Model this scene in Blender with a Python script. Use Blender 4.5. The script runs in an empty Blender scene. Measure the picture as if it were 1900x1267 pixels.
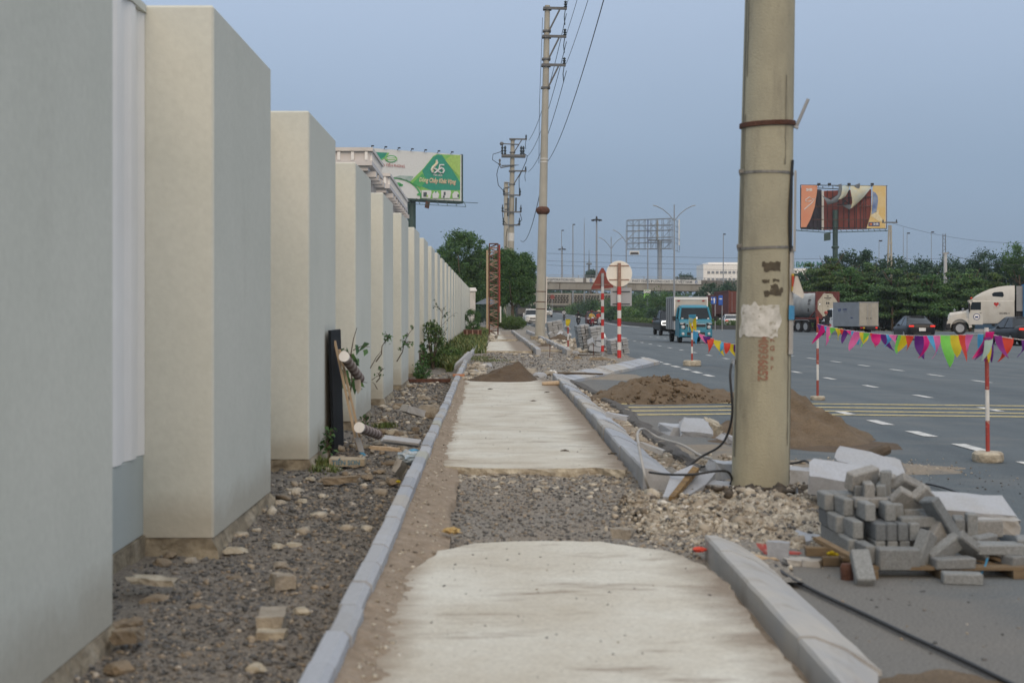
import bpy, math, random
import numpy as np
from mathutils import Vector, Matrix, Euler, noise as mnoise

SC = bpy.context.scene
COL = SC.collection
random.seed(7)
RNG = np.random.default_rng(11)
R = math.radians
PI = math.pi

# ---------------------------------------------------------------- camera
FPX, VU, VV, EYE = 2500.0, 895.0, 578.0, 1.5        # focal length and vanishing point in photo pixels, eye height
cam_d = bpy.data.cameras.new('camera')
cam = bpy.data.objects.new('camera', cam_d)
COL.objects.link(cam)
cam.location = (0, 0, EYE)
cam.rotation_euler = (R(90), 0, 0)
cam_d.sensor_width = 36
cam_d.lens = FPX * 36 / 1900
cam_d.shift_x = (950 - VU) / 1900
cam_d.shift_y = -(633.5 - VV) / 1900
cam_d.clip_start = 0.1
cam_d.clip_end = 5000
cam_d.dof.use_dof = True
cam_d.dof.focus_distance = 48
cam_d.dof.aperture_fstop = 3.2
SC.camera = cam

# ---------------------------------------------------------------- world: overcast evening sky
W = bpy.data.worlds.new('World')
SC.world = W
W.use_nodes = True
nt = W.node_tree
nt.nodes.clear()
def wn(t, **kw):
    n = nt.nodes.new(t)
    for k, v in kw.items():
        setattr(n, k, v)
    return n
SUN_EL, SUN_AZ = 30.0, 174.0     # azimuth clockwise from +Y (the viewing direction): behind the camera, a little to the right
sky = wn('ShaderNodeTexSky', sky_type='NISHITA')
sky.sun_disc = False
sky.sun_elevation = R(SUN_EL)
sky.sun_rotation = R(SUN_AZ)
sky.air_density = 1.2
sky.dust_density = 3.0
tc = wn('ShaderNodeTexCoord')
sep = wn('ShaderNodeSeparateXYZ')
nt.links.new(tc.outputs['Generated'], sep.inputs[0])
ramp = wn('ShaderNodeValToRGB')               # an overcast sky: three times as bright overhead as at the horizon
nt.links.new(sep.outputs['Z'], ramp.inputs[0])
els = ramp.color_ramp.elements
stops = [(0.0, (2.15, 2.95, 4.05)), (0.10, (2.65, 3.55, 4.85)), (0.235, (4.05, 5.0, 6.55)), (0.6, (8.2, 8.9, 9.8)), (1.0, (11.2, 11.6, 12.2))]
SK = 13.0
els[0].position = 0; els[0].color = [c / SK for c in stops[0][1]] + [1]
els[1].position = 1; els[1].color = [c / SK for c in stops[-1][1]] + [1]
for p, c in stops[1:-1]:
    e = els.new(p); e.color = [k / SK for k in c] + [1]
cl = wn('ShaderNodeTexNoise')                 # faint soft clouds
cl.inputs['Scale'].default_value = 1.6
cl.inputs['Detail'].default_value = 3
mpn = wn('ShaderNodeMapping')
mpn.inputs['Scale'].default_value = (1, 1, 3)
nt.links.new(tc.outputs['Generated'], mpn.inputs[0])
nt.links.new(mpn.outputs[0], cl.inputs['Vector'])
mr = wn('ShaderNodeMapRange')
mr.inputs['From Min'].default_value = 0.3
mr.inputs['From Max'].default_value = 0.7
mr.inputs['To Min'].default_value = SK * 0.95
mr.inputs['To Max'].default_value = SK * 1.05
nt.links.new(cl.outputs['Fac'], mr.inputs['Value'])
sc_ = wn('ShaderNodeVectorMath', operation='SCALE')
nt.links.new(ramp.outputs[0], sc_.inputs[0])
nt.links.new(mr.outputs[0], sc_.inputs['Scale'])
mx = wn('ShaderNodeMix', data_type='RGBA')
mx.inputs[0].default_value = 0.94
nt.links.new(sky.outputs[0], mx.inputs[6])
nt.links.new(sc_.outputs[0], mx.inputs[7])
bg = wn('ShaderNodeBackground')
bg.inputs['Strength'].default_value = 0.106
nt.links.new(mx.outputs[2], bg.inputs['Color'])
wo = wn('ShaderNodeOutputWorld')
nt.links.new(bg.outputs[0], wo.inputs['Surface'])

sun_d = bpy.data.lights.new('sun', 'SUN')
sun_d.energy = 1.4
sun_d.angle = R(40)
sun_d.color = (1.0, 0.74, 0.46)
sun = bpy.data.objects.new('sun', sun_d)
COL.objects.link(sun)
sdir = Vector((math.sin(R(SUN_AZ)) * math.cos(R(SUN_EL)), math.cos(R(SUN_AZ)) * math.cos(R(SUN_EL)), math.sin(R(SUN_EL))))
sun.rotation_euler = sdir.to_track_quat('Z', 'Y').to_euler()
sun.location = (0, 0, 60)

SC.view_settings.view_transform = 'Standard'
SC.view_settings.look = 'None'
SC.view_settings.exposure = 0.0
SC.view_settings.gamma = 1.0
SC.view_settings.use_curve_mapping = False
SC.render.engine = 'CYCLES'
SC.cycles.max_bounces = 5
SC.cycles.diffuse_bounces = 3
SC.cycles.use_denoising = True

# ---------------------------------------------------------------- where things stand
def rise(y):
    return 1.7 * max(0.0, (min(y, 330) - 150) / 150) ** 1.7
def gz(x, y):
    return -0.02 * min(max(x - 4.0, 0.0), 12.0) + rise(y)
def at(u, v, z=0.0):
    """World point at height z seen at photo pixel (u, v)."""
    y = FPX * (EYE - z) / (v - VV)
    return Vector(((u - VU) * y / FPX, y, z))
def atd(u, y, v=None, z=None):
    """World point at distance y seen at column u (and row v)."""
    if z is None:
        z = EYE - (v - VV) * y / FPX
    return Vector(((u - VU) * y / FPX, y, z))
def onroad(u, v):
    z = 0.0
    for _ in range(30):
        p = at(u, v, z)
        z = gz(p.x, min(p.y, 330))
    return at(u, v, z)
def lerp(a, b, t):
    return a + (b - a) * t
def interp(tab, y):
    if y <= tab[0][0]:
        return tab[0][1]
    for (a, va), (b, vb) in zip(tab, tab[1:]):
        if y <= b:
            return va + (vb - va) * (y - a) / (b - a)
    return tab[-1][1]

# ---------------------------------------------------------------- materials
MATS = {}
def mat(name, col, rough=0.8, var=0.12, scale=3.0, bump=0.0, bscale=40.0, col2=None, metallic=0.0, emit=None, spec=0.4, stretch=(1, 1, 1), island=None, coat=0.0, det=4.0, ramp2=None, trans=0.0, edges=(), grain=None, orand=0.0):
    """Procedural principled material: colour broken up by noise in world space, fine bump, optional second colour."""
    m = bpy.data.materials.new(name)
    m.use_nodes = True
    t = m.node_tree
    b = t.nodes['Principled BSDF']
    def N(ty, **kw):
        n = t.nodes.new(ty)
        for k, v in kw.items():
            setattr(n, k, v)
        return n
    L = t.links.new
    b.inputs['Roughness'].default_value = rough
    b.inputs['Metallic'].default_value = metallic
    b.inputs['Specular IOR Level'].default_value = spec
    if coat:
        b.inputs['Coat Weight'].default_value = coat
        b.inputs['Coat Roughness'].default_value = 0.08
    g = N('ShaderNodeNewGeometry')
    mp = N('ShaderNodeMapping')
    mp.inputs['Scale'].default_value = stretch
    L(g.outputs['Position'], mp.inputs[0])
    if island:
        rp = N('ShaderNodeValToRGB')
        rp.color_ramp.interpolation = 'LINEAR'
        e = rp.color_ramp.elements
        e[0].position = island[0][0]; e[0].color = (*island[0][1], 1)
        e[1].position = island[-1][0]; e[1].color = (*island[-1][1], 1)
        for p, c in island[1:-1]:
            k = e.new(p); k.color = (*c, 1)
        L(g.outputs['Random Per Island'], rp.inputs[0])
        base = rp.outputs[0]
    else:
        base = None
    nz = N('ShaderNodeTexNoise')
    nz.inputs['Scale'].default_value = scale
    nz.inputs['Detail'].default_value = det
    nz.inputs['Roughness'].default_value = 0.62
    L(mp.outputs[0], nz.inputs['Vector'])
    mrn = N('ShaderNodeMapRange')
    mrn.inputs['From Min'].default_value = 0.32
    mrn.inputs['From Max'].default_value = 0.68
    L(nz.outputs['Fac'], mrn.inputs['Value'])
    if col2 is not None:
        mixn = N('ShaderNodeMix', data_type='RGBA')
        mixn.inputs[6].default_value = (*col, 1)
        mixn.inputs[7].default_value = (*col2, 1)
        L(mrn.outputs[0], mixn.inputs[0])
        c_out = mixn.outputs[2]
    else:
        mrn.inputs['To Min'].default_value = 1 - var
        mrn.inputs['To Max'].default_value = 1 + var
        vs = N('ShaderNodeVectorMath', operation='SCALE')
        if base is None:
            vs.inputs[0].default_value = col[:3]
        else:
            L(base, vs.inputs[0])
        L(mrn.outputs[0], vs.inputs['Scale'])
        c_out = vs.outputs[0]
    if ramp2:   # (scale, stretch, low, high, colour, strength): a second layer of stains
        sc2, st2, lo, hi, c2, stg = ramp2
        mp2 = N('ShaderNodeMapping'); mp2.inputs['Scale'].default_value = st2
        L(g.outputs['Position'], mp2.inputs[0])
        n2 = N('ShaderNodeTexNoise'); n2.inputs['Scale'].default_value = sc2; n2.inputs['Detail'].default_value = 5; n2.inputs['Roughness'].default_value = 0.6
        L(mp2.outputs[0], n2.inputs['Vector'])
        m2 = N('ShaderNodeMapRange'); m2.inputs['From Min'].default_value = lo; m2.inputs['From Max'].default_value = hi; m2.inputs['To Max'].default_value = stg
        L(n2.outputs['Fac'], m2.inputs['Value'])
        mm = N('ShaderNodeMix', data_type='RGBA')
        L(m2.outputs[0], mm.inputs[0]); L(c_out, mm.inputs[6]); mm.inputs[7].default_value = (*c2, 1)
        c_out = mm.outputs[2]
    for (xa, xb, ec, es, esc, *axis) in edges:     # dirt against one side: (full at, none at, colour, strength, noise scale, axis)
        sx_ = N('ShaderNodeSeparateXYZ'); L(g.outputs['Position'], sx_.inputs[0])
        m3 = N('ShaderNodeMapRange'); m3.inputs['From Min'].default_value = xb; m3.inputs['From Max'].default_value = xa
        m3.inputs['To Min'].default_value = -.55; m3.inputs['To Max'].default_value = .9
        m3.clamp = True
        L(sx_.outputs[axis[0] if axis else 'X'], m3.inputs['Value'])
        n3 = N('ShaderNodeTexNoise'); n3.inputs['Scale'].default_value = esc; n3.inputs['Detail'].default_value = 6; n3.inputs['Roughness'].default_value = .65
        mp3 = N('ShaderNodeMapping'); mp3.inputs['Scale'].default_value = (.6, 1.3, 1); L(g.outputs['Position'], mp3.inputs[0]); L(mp3.outputs[0], n3.inputs['Vector'])
        ad = N('ShaderNodeMath', operation='ADD'); L(m3.outputs[0], ad.inputs[0]); L(n3.outputs['Fac'], ad.inputs[1])
        m4 = N('ShaderNodeMapRange'); m4.inputs['From Min'].default_value = .42; m4.inputs['From Max'].default_value = 1.0; m4.inputs['To Max'].default_value = es
        L(ad.outputs[0], m4.inputs['Value'])
        mm = N('ShaderNodeMix', data_type='RGBA'); L(m4.outputs[0], mm.inputs[0]); L(c_out, mm.inputs[6]); mm.inputs[7].default_value = (*ec, 1)
        c_out = mm.outputs[2]
    if grain or orand:                     # fine speckle; one object a little lighter than the next
        fac = None
        if grain:
            ng = N('ShaderNodeTexNoise'); ng.inputs['Scale'].default_value = grain[0]; ng.inputs['Detail'].default_value = 3; L(g.outputs['Position'], ng.inputs['Vector'])
            mg = N('ShaderNodeMapRange'); mg.inputs['From Min'].default_value = .3; mg.inputs['From Max'].default_value = .7; mg.inputs['To Min'].default_value = 1 - grain[1]; mg.inputs['To Max'].default_value = 1 + grain[1]
            L(ng.outputs['Fac'], mg.inputs['Value']); fac = mg.outputs[0]
        if orand:
            oi = N('ShaderNodeObjectInfo'); mo = N('ShaderNodeMapRange'); mo.inputs['To Min'].default_value = 1 - orand; mo.inputs['To Max'].default_value = 1 + orand
            L(oi.outputs['Random'], mo.inputs['Value'])
            if fac is None: fac = mo.outputs[0]
            else:
                mm_ = N('ShaderNodeMath', operation='MULTIPLY'); L(fac, mm_.inputs[0]); L(mo.outputs[0], mm_.inputs[1]); fac = mm_.outputs[0]
        vg = N('ShaderNodeVectorMath', operation='SCALE'); L(c_out, vg.inputs[0]); L(fac, vg.inputs['Scale']); c_out = vg.outputs[0]
    L(c_out, b.inputs['Base Color'])
    if bump > 0:
        nb = N('ShaderNodeTexNoise')
        nb.inputs['Scale'].default_value = bscale
        nb.inputs['Detail'].default_value = 5
        L(g.outputs['Position'], nb.inputs['Vector'])
        bn = N('ShaderNodeBump')
        bn.inputs['Strength'].default_value = bump
        bn.inputs['Distance'].default_value = 0.02
        L(nb.outputs['Fac'], bn.inputs['Height'])
        L(bn.outputs[0], b.inputs['Normal'])
    if emit:
        b.inputs['Emission Color'].default_value = (*emit[0], 1)
        b.inputs['Emission Strength'].default_value = emit[1]
    if trans:
        tr = N('ShaderNodeBsdfTranslucent')
        L(c_out, tr.inputs['Color'])
        ms = N('ShaderNodeMixShader'); ms.inputs[0].default_value = trans
        L(b.outputs[0], ms.inputs[1]); L(tr.outputs[0], ms.inputs[2])
        L(ms.outputs[0], t.nodes['Material Output'].inputs['Surface'])
    MATS[name] = m
    return m

# ---------------------------------------------------------------- mesh building
class MB:
    """Collects shapes and links them as one mesh object."""
    def __init__(s):
        s.v = []; s.f = []; s.m = []
        s.cur = 0
    def add(s, vs, fs, M=None):
        o = len(s.v)
        if M is not None:
            vs = [M @ Vector(p) for p in vs]
        s.v.extend([tuple(p) for p in vs])
        s.f.extend([tuple(i + o for i in f) for f in fs])
        s.m.extend([s.cur] * len(fs))
        return s
    def box(s, c, d, rot=(0, 0, 0), bev=0.0, jit=0.0):
        x, y, z = d[0] / 2, d[1] / 2, d[2] / 2
        M = Matrix.Translation(Vector(c)) @ Euler(rot).to_matrix().to_4x4()
        if bev <= 0:
            vs = [(i * x, j * y, k * z) for k in (-1, 1) for j in (-1, 1) for i in (-1, 1)]
            fs = [(0, 2, 3, 1), (4, 5, 7, 6), (0, 1, 5, 4), (2, 6, 7, 3), (0, 4, 6, 2), (1, 3, 7, 5)]
            if jit:
                vs = [(p[0] + random.uniform(-jit, jit), p[1] + random.uniform(-jit, jit), p[2] + random.uniform(-jit, jit)) for p in vs]
            return s.add(vs, fs, M)
        b = min(bev, x * .45, y * .45, z * .45)
        vs = []; idx = {}
        for k in (-1, 1):
            for j in (-1, 1):
                for i in (-1, 1):
                    jx, jy, jz = (random.uniform(-jit, jit) for _ in range(3))
                    for a in range(3):
                        q = [i * (x - b), j * (y - b), k * (z - b)]
                        q[a] += (i, j, k)[a] * b
                        idx[(i, j, k, a)] = len(vs)
                        vs.append((q[0] + jx, q[1] + jy, q[2] + jz))
        fs = []
        for a in range(3):
            o1, o2 = [q for q in range(3) if q != a]
            for sg in (-1, 1):
                loop = []
                for (p, q) in ((-1, -1), (1, -1), (1, 1), (-1, 1)):
                    k = [0, 0, 0]; k[a] = sg; k[o1] = p; k[o2] = q
                    loop.append(idx[(*k, a)])
                n = (sg > 0) if a != 1 else (sg < 0)
                fs.append(tuple(loop if n else loop[::-1]))
        for a in range(3):
            o1, o2 = [q for q in range(3) if q != a]
            for p in (-1, 1):
                for q in (-1, 1):
                    k0 = [0, 0, 0]; k0[a] = -1; k0[o1] = p; k0[o2] = q
                    k1 = list(k0); k1[a] = 1
                    f = (idx[(*k0, o1)], idx[(*k0, o2)], idx[(*k1, o2)], idx[(*k1, o1)])
                    n = (p * q > 0) if a != 1 else (p * q < 0)
                    fs.append(f if not n else f[::-1])
        for k in (-1, 1):
            for j in (-1, 1):
                for i in (-1, 1):
                    f = (idx[(i, j, k, 0)], idx[(i, j, k, 1)], idx[(i, j, k, 2)])
                    fs.append(f if i * j * k > 0 else f[::-1])
        return s.add(vs, fs, M)
    def tube(s, pts, r, n=8, caps=True):
        """Tube through points; r is one radius or one per point."""
        pts = [Vector(p) for p in pts]
        rs = r if isinstance(r, (list, tuple)) else [r] * len(pts)
        o = len(s.v); vs = []; fs = []
        up = None
        for i, p in enumerate(pts):
            d = (pts[min(i + 1, len(pts) - 1)] - pts[max(i - 1, 0)])
            if d.length < 1e-9:
                d = Vector((0, 0, 1))
            d.normalize()
            if up is None:
                up = Vector((1, 0, 0)) if abs(d.x) < .9 else Vector((0, 1, 0))
            a = d.cross(up)
            if a.length < 1e-4:
                a = d.cross(Vector((0, 1, 0)))
            a.normalize()
            b = d.cross(a)
            for k in range(n):
                t = 2 * PI * k / n
                vs.append(p + (a * math.cos(t) + b * math.sin(t)) * rs[i])
        for i in range(len(pts) - 1):
            for k in range(n):
                k2 = (k + 1) % n
                fs.append((i * n + k, i * n + k2, (i + 1) * n + k2, (i + 1) * n + k))
        if caps:
            fs.append(tuple(range(n))[::-1])
            fs.append(tuple(range((len(pts) - 1) * n, len(pts) * n)))
        return s.add(vs, fs)
    def lathe(s, prof, n=20, M=None, axis='Z'):
        """prof: (radius, height) points round the local Z axis."""
        vs = []; fs = []
        for (r, h) in prof:
            for k in range(n):
                t = 2 * PI * k / n
                vs.append((r * math.cos(t), r * math.sin(t), h))
        for i in range(len(prof) - 1):
            for k in range(n):
                k2 = (k + 1) % n
                fs.append((i * n + k, i * n + k2, (i + 1) * n + k2, (i + 1) * n + k))
        fs.append(tuple(range(n))[::-1])
        fs.append(tuple(range((len(prof) - 1) * n, len(prof) * n)))
        if axis == 'X':
            M = (M or Matrix()) @ Matrix.Rotation(PI / 2, 4, 'Y')
        if axis == 'Y':
            M = (M or Matrix()) @ Matrix.Rotation(-PI / 2, 4, 'X')
        return s.add(vs, fs, M)
    def prism(s, poly, h0, h1, M=None, axis='Z'):
        """poly of (a, b) extruded from h0 to h1; axis Z: a,b = x,y; axis X: a,b = y,z; axis Y: a,b = x,z."""
        n = len(poly)
        def P(a, b, h):
            return (a, b, h) if axis == 'Z' else ((h, a, b) if axis == 'X' else (a, h, b))
        vs = [P(a, b, h0) for a, b in poly] + [P(a, b, h1) for a, b in poly]
        fs = [tuple(range(n))[::-1], tuple(range(n, 2 * n))]
        for i in range(n):
            j = (i + 1) % n
            fs.append((i, j, n + j, n + i))
        return s.add(vs, fs, M)
    def quad(s, a, b, c, d):
        return s.add([a, b, c, d], [(0, 1, 2, 3)])
    def loft(s, rings, caps=True, M=None):
        n = len(rings[0]); vs = [p for r in rings for p in r]; fs = []
        for i in range(len(rings) - 1):
            for k in range(n):
                k2 = (k + 1) % n
                fs.append((i * n + k, i * n + k2, (i + 1) * n + k2, (i + 1) * n + k))
        if caps:
            fs.append(tuple(range(n))[::-1]); fs.append(tuple(range((len(rings) - 1) * n, len(rings) * n)))
        return s.add(vs, fs, M)
    def mesh(s, name, mats, smooth=False):
        me = bpy.data.meshes.new(name)
        me.from_pydata(s.v, [], s.f)
        for m in (mats if isinstance(mats, (list, tuple)) else [mats]):
            me.materials.append(m)
        if any(s.m):
            me.polygons.foreach_set('material_index', s.m)
        if smooth:
            me.polygons.foreach_set('use_smooth', [True] * len(me.polygons))
            if smooth is not True:
                try:
                    me.set_sharp_from_angle(angle=R(smooth))
                except Exception:
                    pass
        me.update()
        return me
    def build(s, name, mats, parent=None, smooth=False, loc=None, rot=None, sub=0):
        o = bpy.data.objects.new(name, s.mesh(name, mats, smooth))
        COL.objects.link(o)
        import bmesh
        bm = bmesh.new(); bm.from_mesh(o.data)
        bmesh.ops.recalc_face_normals(bm, faces=bm.faces)
        bm.to_mesh(o.data); bm.free()
        if parent is not None:
            o.parent = parent
        if loc is not None:
            o.location = loc
        if rot is not None:
            o.rotation_euler = rot
        if sub:
            md = o.modifiers.new('smooth', 'SUBSURF'); md.levels = sub; md.render_levels = sub
        return o

def tag(o, label=None, cat=None, group=None, kind=None):
    if label: o['label'] = label
    if cat: o['category'] = cat
    if group: o['group'] = group
    if kind: o['kind'] = kind
    return o
def thing(name, label, cat, loc=(0, 0, 0), rz=0.0, group=None, rot=None):
    o = bpy.data.objects.new(name, None)
    o.empty_display_size = 0.2
    COL.objects.link(o)
    o.location = loc
    o.rotation_euler = rot if rot is not None else (0, 0, rz)
    return tag(o, label, cat, group)
def inst(name, me, parent=None, loc=(0, 0, 0), rot=(0, 0, 0), scale=None):
    o = bpy.data.objects.new(name, me)
    COL.objects.link(o)
    o.parent = parent
    o.location = loc; o.rotation_euler = rot
    if scale is not None:
        o.scale = scale if isinstance(scale, (tuple, list)) else (scale,) * 3
    return o
def copy_tree(o, parent=None):
    c = o.copy(); COL.objects.link(c); c.parent = parent
    for ch in list(o.children):
        copy_tree(ch, c)
    return c
def fastmesh(name, verts, faces, m, smooth=False):
    """Mesh from numpy arrays; faces is (n, k)."""
    me = bpy.data.meshes.new(name)
    n, k = faces.shape
    me.vertices.add(len(verts)); me.vertices.foreach_set('co', verts.astype(np.float32).ravel())
    me.loops.add(n * k); me.loops.foreach_set('vertex_index', faces.astype(np.int32).ravel())
    me.polygons.add(n)
    me.polygons.foreach_set('loop_start', np.arange(0, n * k, k, dtype=np.int32))
    me.polygons.foreach_set('loop_total', np.full(n, k, dtype=np.int32))
    if smooth:
        me.polygons.foreach_set('use_smooth', np.ones(n, dtype=bool))
    me.materials.append(m)
    me.update(calc_edges=True)
    return me
def rotmats(n):
    q = RNG.normal(size=(n, 4)); q /= np.linalg.norm(q, axis=1)[:, None]
    w, x, y, z = q.T
    return np.stack([np.stack([1 - 2 * (y * y + z * z), 2 * (x * y - z * w), 2 * (x * z + y * w)], -1),
                     np.stack([2 * (x * y + z * w), 1 - 2 * (x * x + z * z), 2 * (y * z - x * w)], -1),
                     np.stack([2 * (x * z - y * w), 2 * (y * z + x * w), 1 - 2 * (x * x + y * y)], -1)], 1)
_t = (1 + 5 ** .5) / 2
ICO_V = np.array([(-1, _t, 0), (1, _t, 0), (-1, -_t, 0), (1, -_t, 0), (0, -1, _t), (0, 1, _t), (0, -1, -_t), (0, 1, -_t), (_t, 0, -1), (_t, 0, 1), (-_t, 0, -1), (-_t, 0, 1)], float)
ICO_V /= np.linalg.norm(ICO_V[0])
ICO_F = np.array([(0, 11, 5), (0, 5, 1), (0, 1, 7), (0, 7, 10), (0, 10, 11), (1, 5, 9), (5, 11, 4), (11, 10, 2), (10, 7, 6), (7, 1, 8), (3, 9, 4), (3, 4, 2), (3, 2, 6), (3, 6, 8), (3, 8, 9), (4, 9, 5), (2, 4, 11), (6, 2, 10), (8, 6, 7), (9, 8, 1)])
def stones(name, pos, size, m, flat=0.65, rough=0.46):
    """pos (n,3), size (n,): angular stones as one mesh."""
    n = len(pos)
    v = np.repeat(ICO_V[None], n, 0) * (1 + RNG.uniform(-rough, rough, (n, 12, 1)))
    v = v * RNG.uniform(0.6, 1.25, (n, 1, 3))
    v = np.einsum('nij,nkj->nki', rotmats(n), v)
    v[:, :, 2] *= flat
    v = v * size[:, None, None] + pos[:, None, :]
    f = ICO_F[None] + (np.arange(n) * 12)[:, None, None]
    return fastmesh(name, v.reshape(-1, 3), f.reshape(-1, 3), m)
def leafmesh(name, pos, size, m, up=0.35, aspect=0.55):
    """One bent four-sided leaf per position."""
    n = len(pos)
    Rm = rotmats(n)
    ax = Rm[:, :, 0]; bx = Rm[:, :, 1]
    nz = np.cross(ax, bx)
    sg = np.where(RNG.random(n) < up + .5, np.sign(nz[:, 2] + 1e-6), 1)[:, None]
    bx = bx * sg
    ax = ax * size[:, None]; bx = bx * (size * aspect)[:, None]
    v = np.stack([pos - ax * .5, pos + bx * .5, pos + ax * .5, pos - bx * .5], 1)
    v[:, 2, 2] -= size * .15; v[:, 0, 2] -= size * .1
    f = np.arange(n * 4).reshape(n, 4)
    return fastmesh(name, v.reshape(-1, 3), f, m)
def obj(name, me, parent=None, loc=(0, 0, 0)):
    return inst(name, me, parent, loc)
def text_mesh(s, size, m, ext=0.0, align='CENTER', shear=0.0, bold=0.0, sx=1.0):
    cu = bpy.data.curves.new('lettering', 'FONT')
    cu.body = s; cu.size = size; cu.align_x = align; cu.align_y = 'CENTER'
    cu.extrude = ext; cu.shear = shear; cu.offset = bold; cu.resolution_u = 3
    o = bpy.data.objects.new('lettering', cu)
    COL.objects.link(o)
    dg = bpy.context.evaluated_depsgraph_get()
    me = bpy.data.meshes.new_from_object(o.evaluated_get(dg))
    bpy.data.objects.remove(o)
    me.materials.clear(); me.materials.append(m)
    if sx != 1.0:
        me.transform(Matrix.Diagonal((sx, 1, 1, 1)))
    return me
def text(s, size, m, parent, loc, rot=(PI / 2, 0, 0), name='lettering', **kw):
    return inst(name, text_mesh(s, size, m, **kw), parent, loc, rot)
# ================================================================ materials
M_road = mat('asphalt', (.072, .090, .102), rough=.85, scale=.7, col2=(.110, .130, .141), bump=.35, bscale=160, stretch=(1.3, .14, 1), grain=(70, .3),
             ramp2=(1.1, (.7, 1.3, 1), .50, .75, (.19, .185, .17), .45), det=8, edges=((1.6, 4.2, (.19, .17, .145), .6, 1.8),))
M_earth = mat('earth', (.06, .065, .03), rough=.95, scale=.4, col2=(.10, .085, .05), bump=.6, bscale=8)
M_dirt = mat('gravelly_dirt', (.12, .11, .10), rough=.95, scale=26, grain=(90, .35), col2=(.27, .245, .21), bump=1.0, bscale=70, ramp2=(1.3, (1, 1, 1), .42, .66, (.19, .165, .135), .55), det=8)
M_greygravel = mat('grey_gravel', (.15, .138, .125), rough=.95, scale=30, grain=(90, .35), col2=(.32, .295, .255), bump=1.0, bscale=60, ramp2=(.9, (1, 1, 1), .45, .7, (.25, .21, .165), .7), det=8)
M_slab = mat('raw_concrete', (.61, .60, .54), rough=.9, scale=1.25, col2=(.46, .42, .345), bump=.35, bscale=90, stretch=(.9, 1.0, 1), grain=(55, .10),
             ramp2=(6.0, (.32, 1.1, 1), .55, .72, (.235, .185, .14), .8), det=9, edges=((-.52, -.14, (.27, .215, .16), .8, 4), (1.45, .72, (.20, .155, .115), .9, 3.6)))
M_slabedge = mat('broken_concrete', (.52, .475, .38), rough=.95, scale=9, col2=(.26, .22, .165), bump=1.0, bscale=30)
M_sand = mat('brown_sand', (.115, .083, .052), rough=.95, scale=3, grain=(60, .25), col2=(.165, .122, .08), bump=.8, bscale=55)
M_sand_dark = mat('damp_sand', (.085, .06, .039), rough=.95, scale=4, grain=(60, .25), col2=(.12, .086, .056), bump=.8, bscale=60)
M_sandedge = mat('sandy_dirt', (.225, .175, .125), rough=.95, scale=12, col2=(.32, .26, .20), bump=.9, bscale=45)
M_granite = mat('grey_granite', orand=.09, col=(.37, .385, .41), rough=.75, scale=60, var=.10, bump=.15, bscale=200, ramp2=(2.4, (1, 1, 1), .5, .72, (.28, .265, .24), .55))
M_granite_b = mat('bluish_granite', orand=.10, col=(.33, .35, .385), rough=.75, scale=60, var=.10, bump=.15, bscale=200, ramp2=(3, (1, 1, 1), .55, .75, (.28, .265, .24), .4))
M_granite_y = mat('greenish_granite', (.37, .375, .335), rough=.75, scale=60, var=.10, bump=.15, bscale=200)
M_granite_d = mat('dusty_granite', (.34, .345, .35), rough=.85, scale=2.2, col2=(.42, .40, .365), bump=.25, bscale=120, ramp2=(3.3, (1, 1, 1), .54, .7, (.24, .21, .17), .7))
M_wall = mat('beige_plaster', grain=(25, .035), edges=((.02, .55, (.36, .32, .25), .55, 2.2, 'Z'),), col=(.55, .56, .50), rough=.9, scale=.9, col2=(.595, .60, .54), bump=.10, bscale=35, ramp2=(1.2, (1.5, 1.5, .35), .60, .8, (.45, .45, .40), .3))
M_plinth = mat('grey_plaster', (.43, .47, .455), rough=.9, scale=.9, var=.06, bump=.1, bscale=35)
M_found = mat('old_foundation', (.31, .265, .19), rough=.95, scale=7, col2=(.15, .125, .09), bump=1.0, bscale=22, ramp2=(2.3, (1, 1, 1), .52, .66, (.40, .36, .29), .7))
M_white = mat('white_paint', (.82, .81, .79), rough=.7, scale=1.2, var=.05, bump=.05)
M_whiteold = mat('weathered_white', (.62, .59, .56), rough=.8, scale=1.5, var=.08, ramp2=(2, (1, 1, .6), .55, .75, (.42, .39, .36), .5))
M_yellow_line = mat('yellow_marking', (.62, .50, .20), rough=.8, scale=4, col2=(.44, .38, .22), ramp2=(9, (1, 1, 1), .55, .65, (.2, .19, .17), .8))
M_white_line = mat('white_marking', (.66, .66, .63), rough=.8, scale=5, col2=(.48, .48, .47), ramp2=(9, (1, 1, 1), .56, .66, (.22, .22, .22), .8))
M_steel = mat('galvanised_steel', (.34, .35, .36), rough=.55, metallic=.3, scale=8, var=.1)
M_black = mat('black_plastic', (.015, .016, .018), rough=.5, scale=5, var=.2)
M_rubber = mat('rubber', (.022, .022, .023), rough=.85, scale=20, var=.2)
M_cable = mat('black_cable', (.02, .022, .025), rough=.45)
M_wire = mat('overhead_wire', (.045, .05, .055), rough=.6)
M_wood = mat('pallet_wood', (.20, .145, .085), rough=.85, scale=6, col2=(.13, .095, .06), stretch=(1, 8, 8), bump=.3, bscale=30)
M_woodpale = mat('pale_wood', (.50, .39, .27), rough=.8, scale=6, col2=(.40, .30, .20), stretch=(6, 6, 1), bump=.2)
M_rust = mat('rusty_steel', (.13, .058, .038), rough=.9, scale=9, col2=(.07, .036, .027), bump=.5, bscale=40)
M_rustlight = mat('worn_red_steel', (.26, .13, .095), rough=.85, scale=12, col2=(.36, .27, .21), bump=.3)
M_red = mat('red_paint', (.58, .03, .03), rough=.55, scale=9, col2=(.42, .045, .04))
M_redold = mat('faded_red_paint', (.36, .04, .035), rough=.7, scale=14, col2=(.26, .07, .055), ramp2=(16, (1, 1, 1), .58, .66, (.45, .35, .28), .6))
M_whiteband = mat('white_band', (.68, .68, .66), rough=.6, scale=9, col2=(.55, .55, .53))
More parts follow.
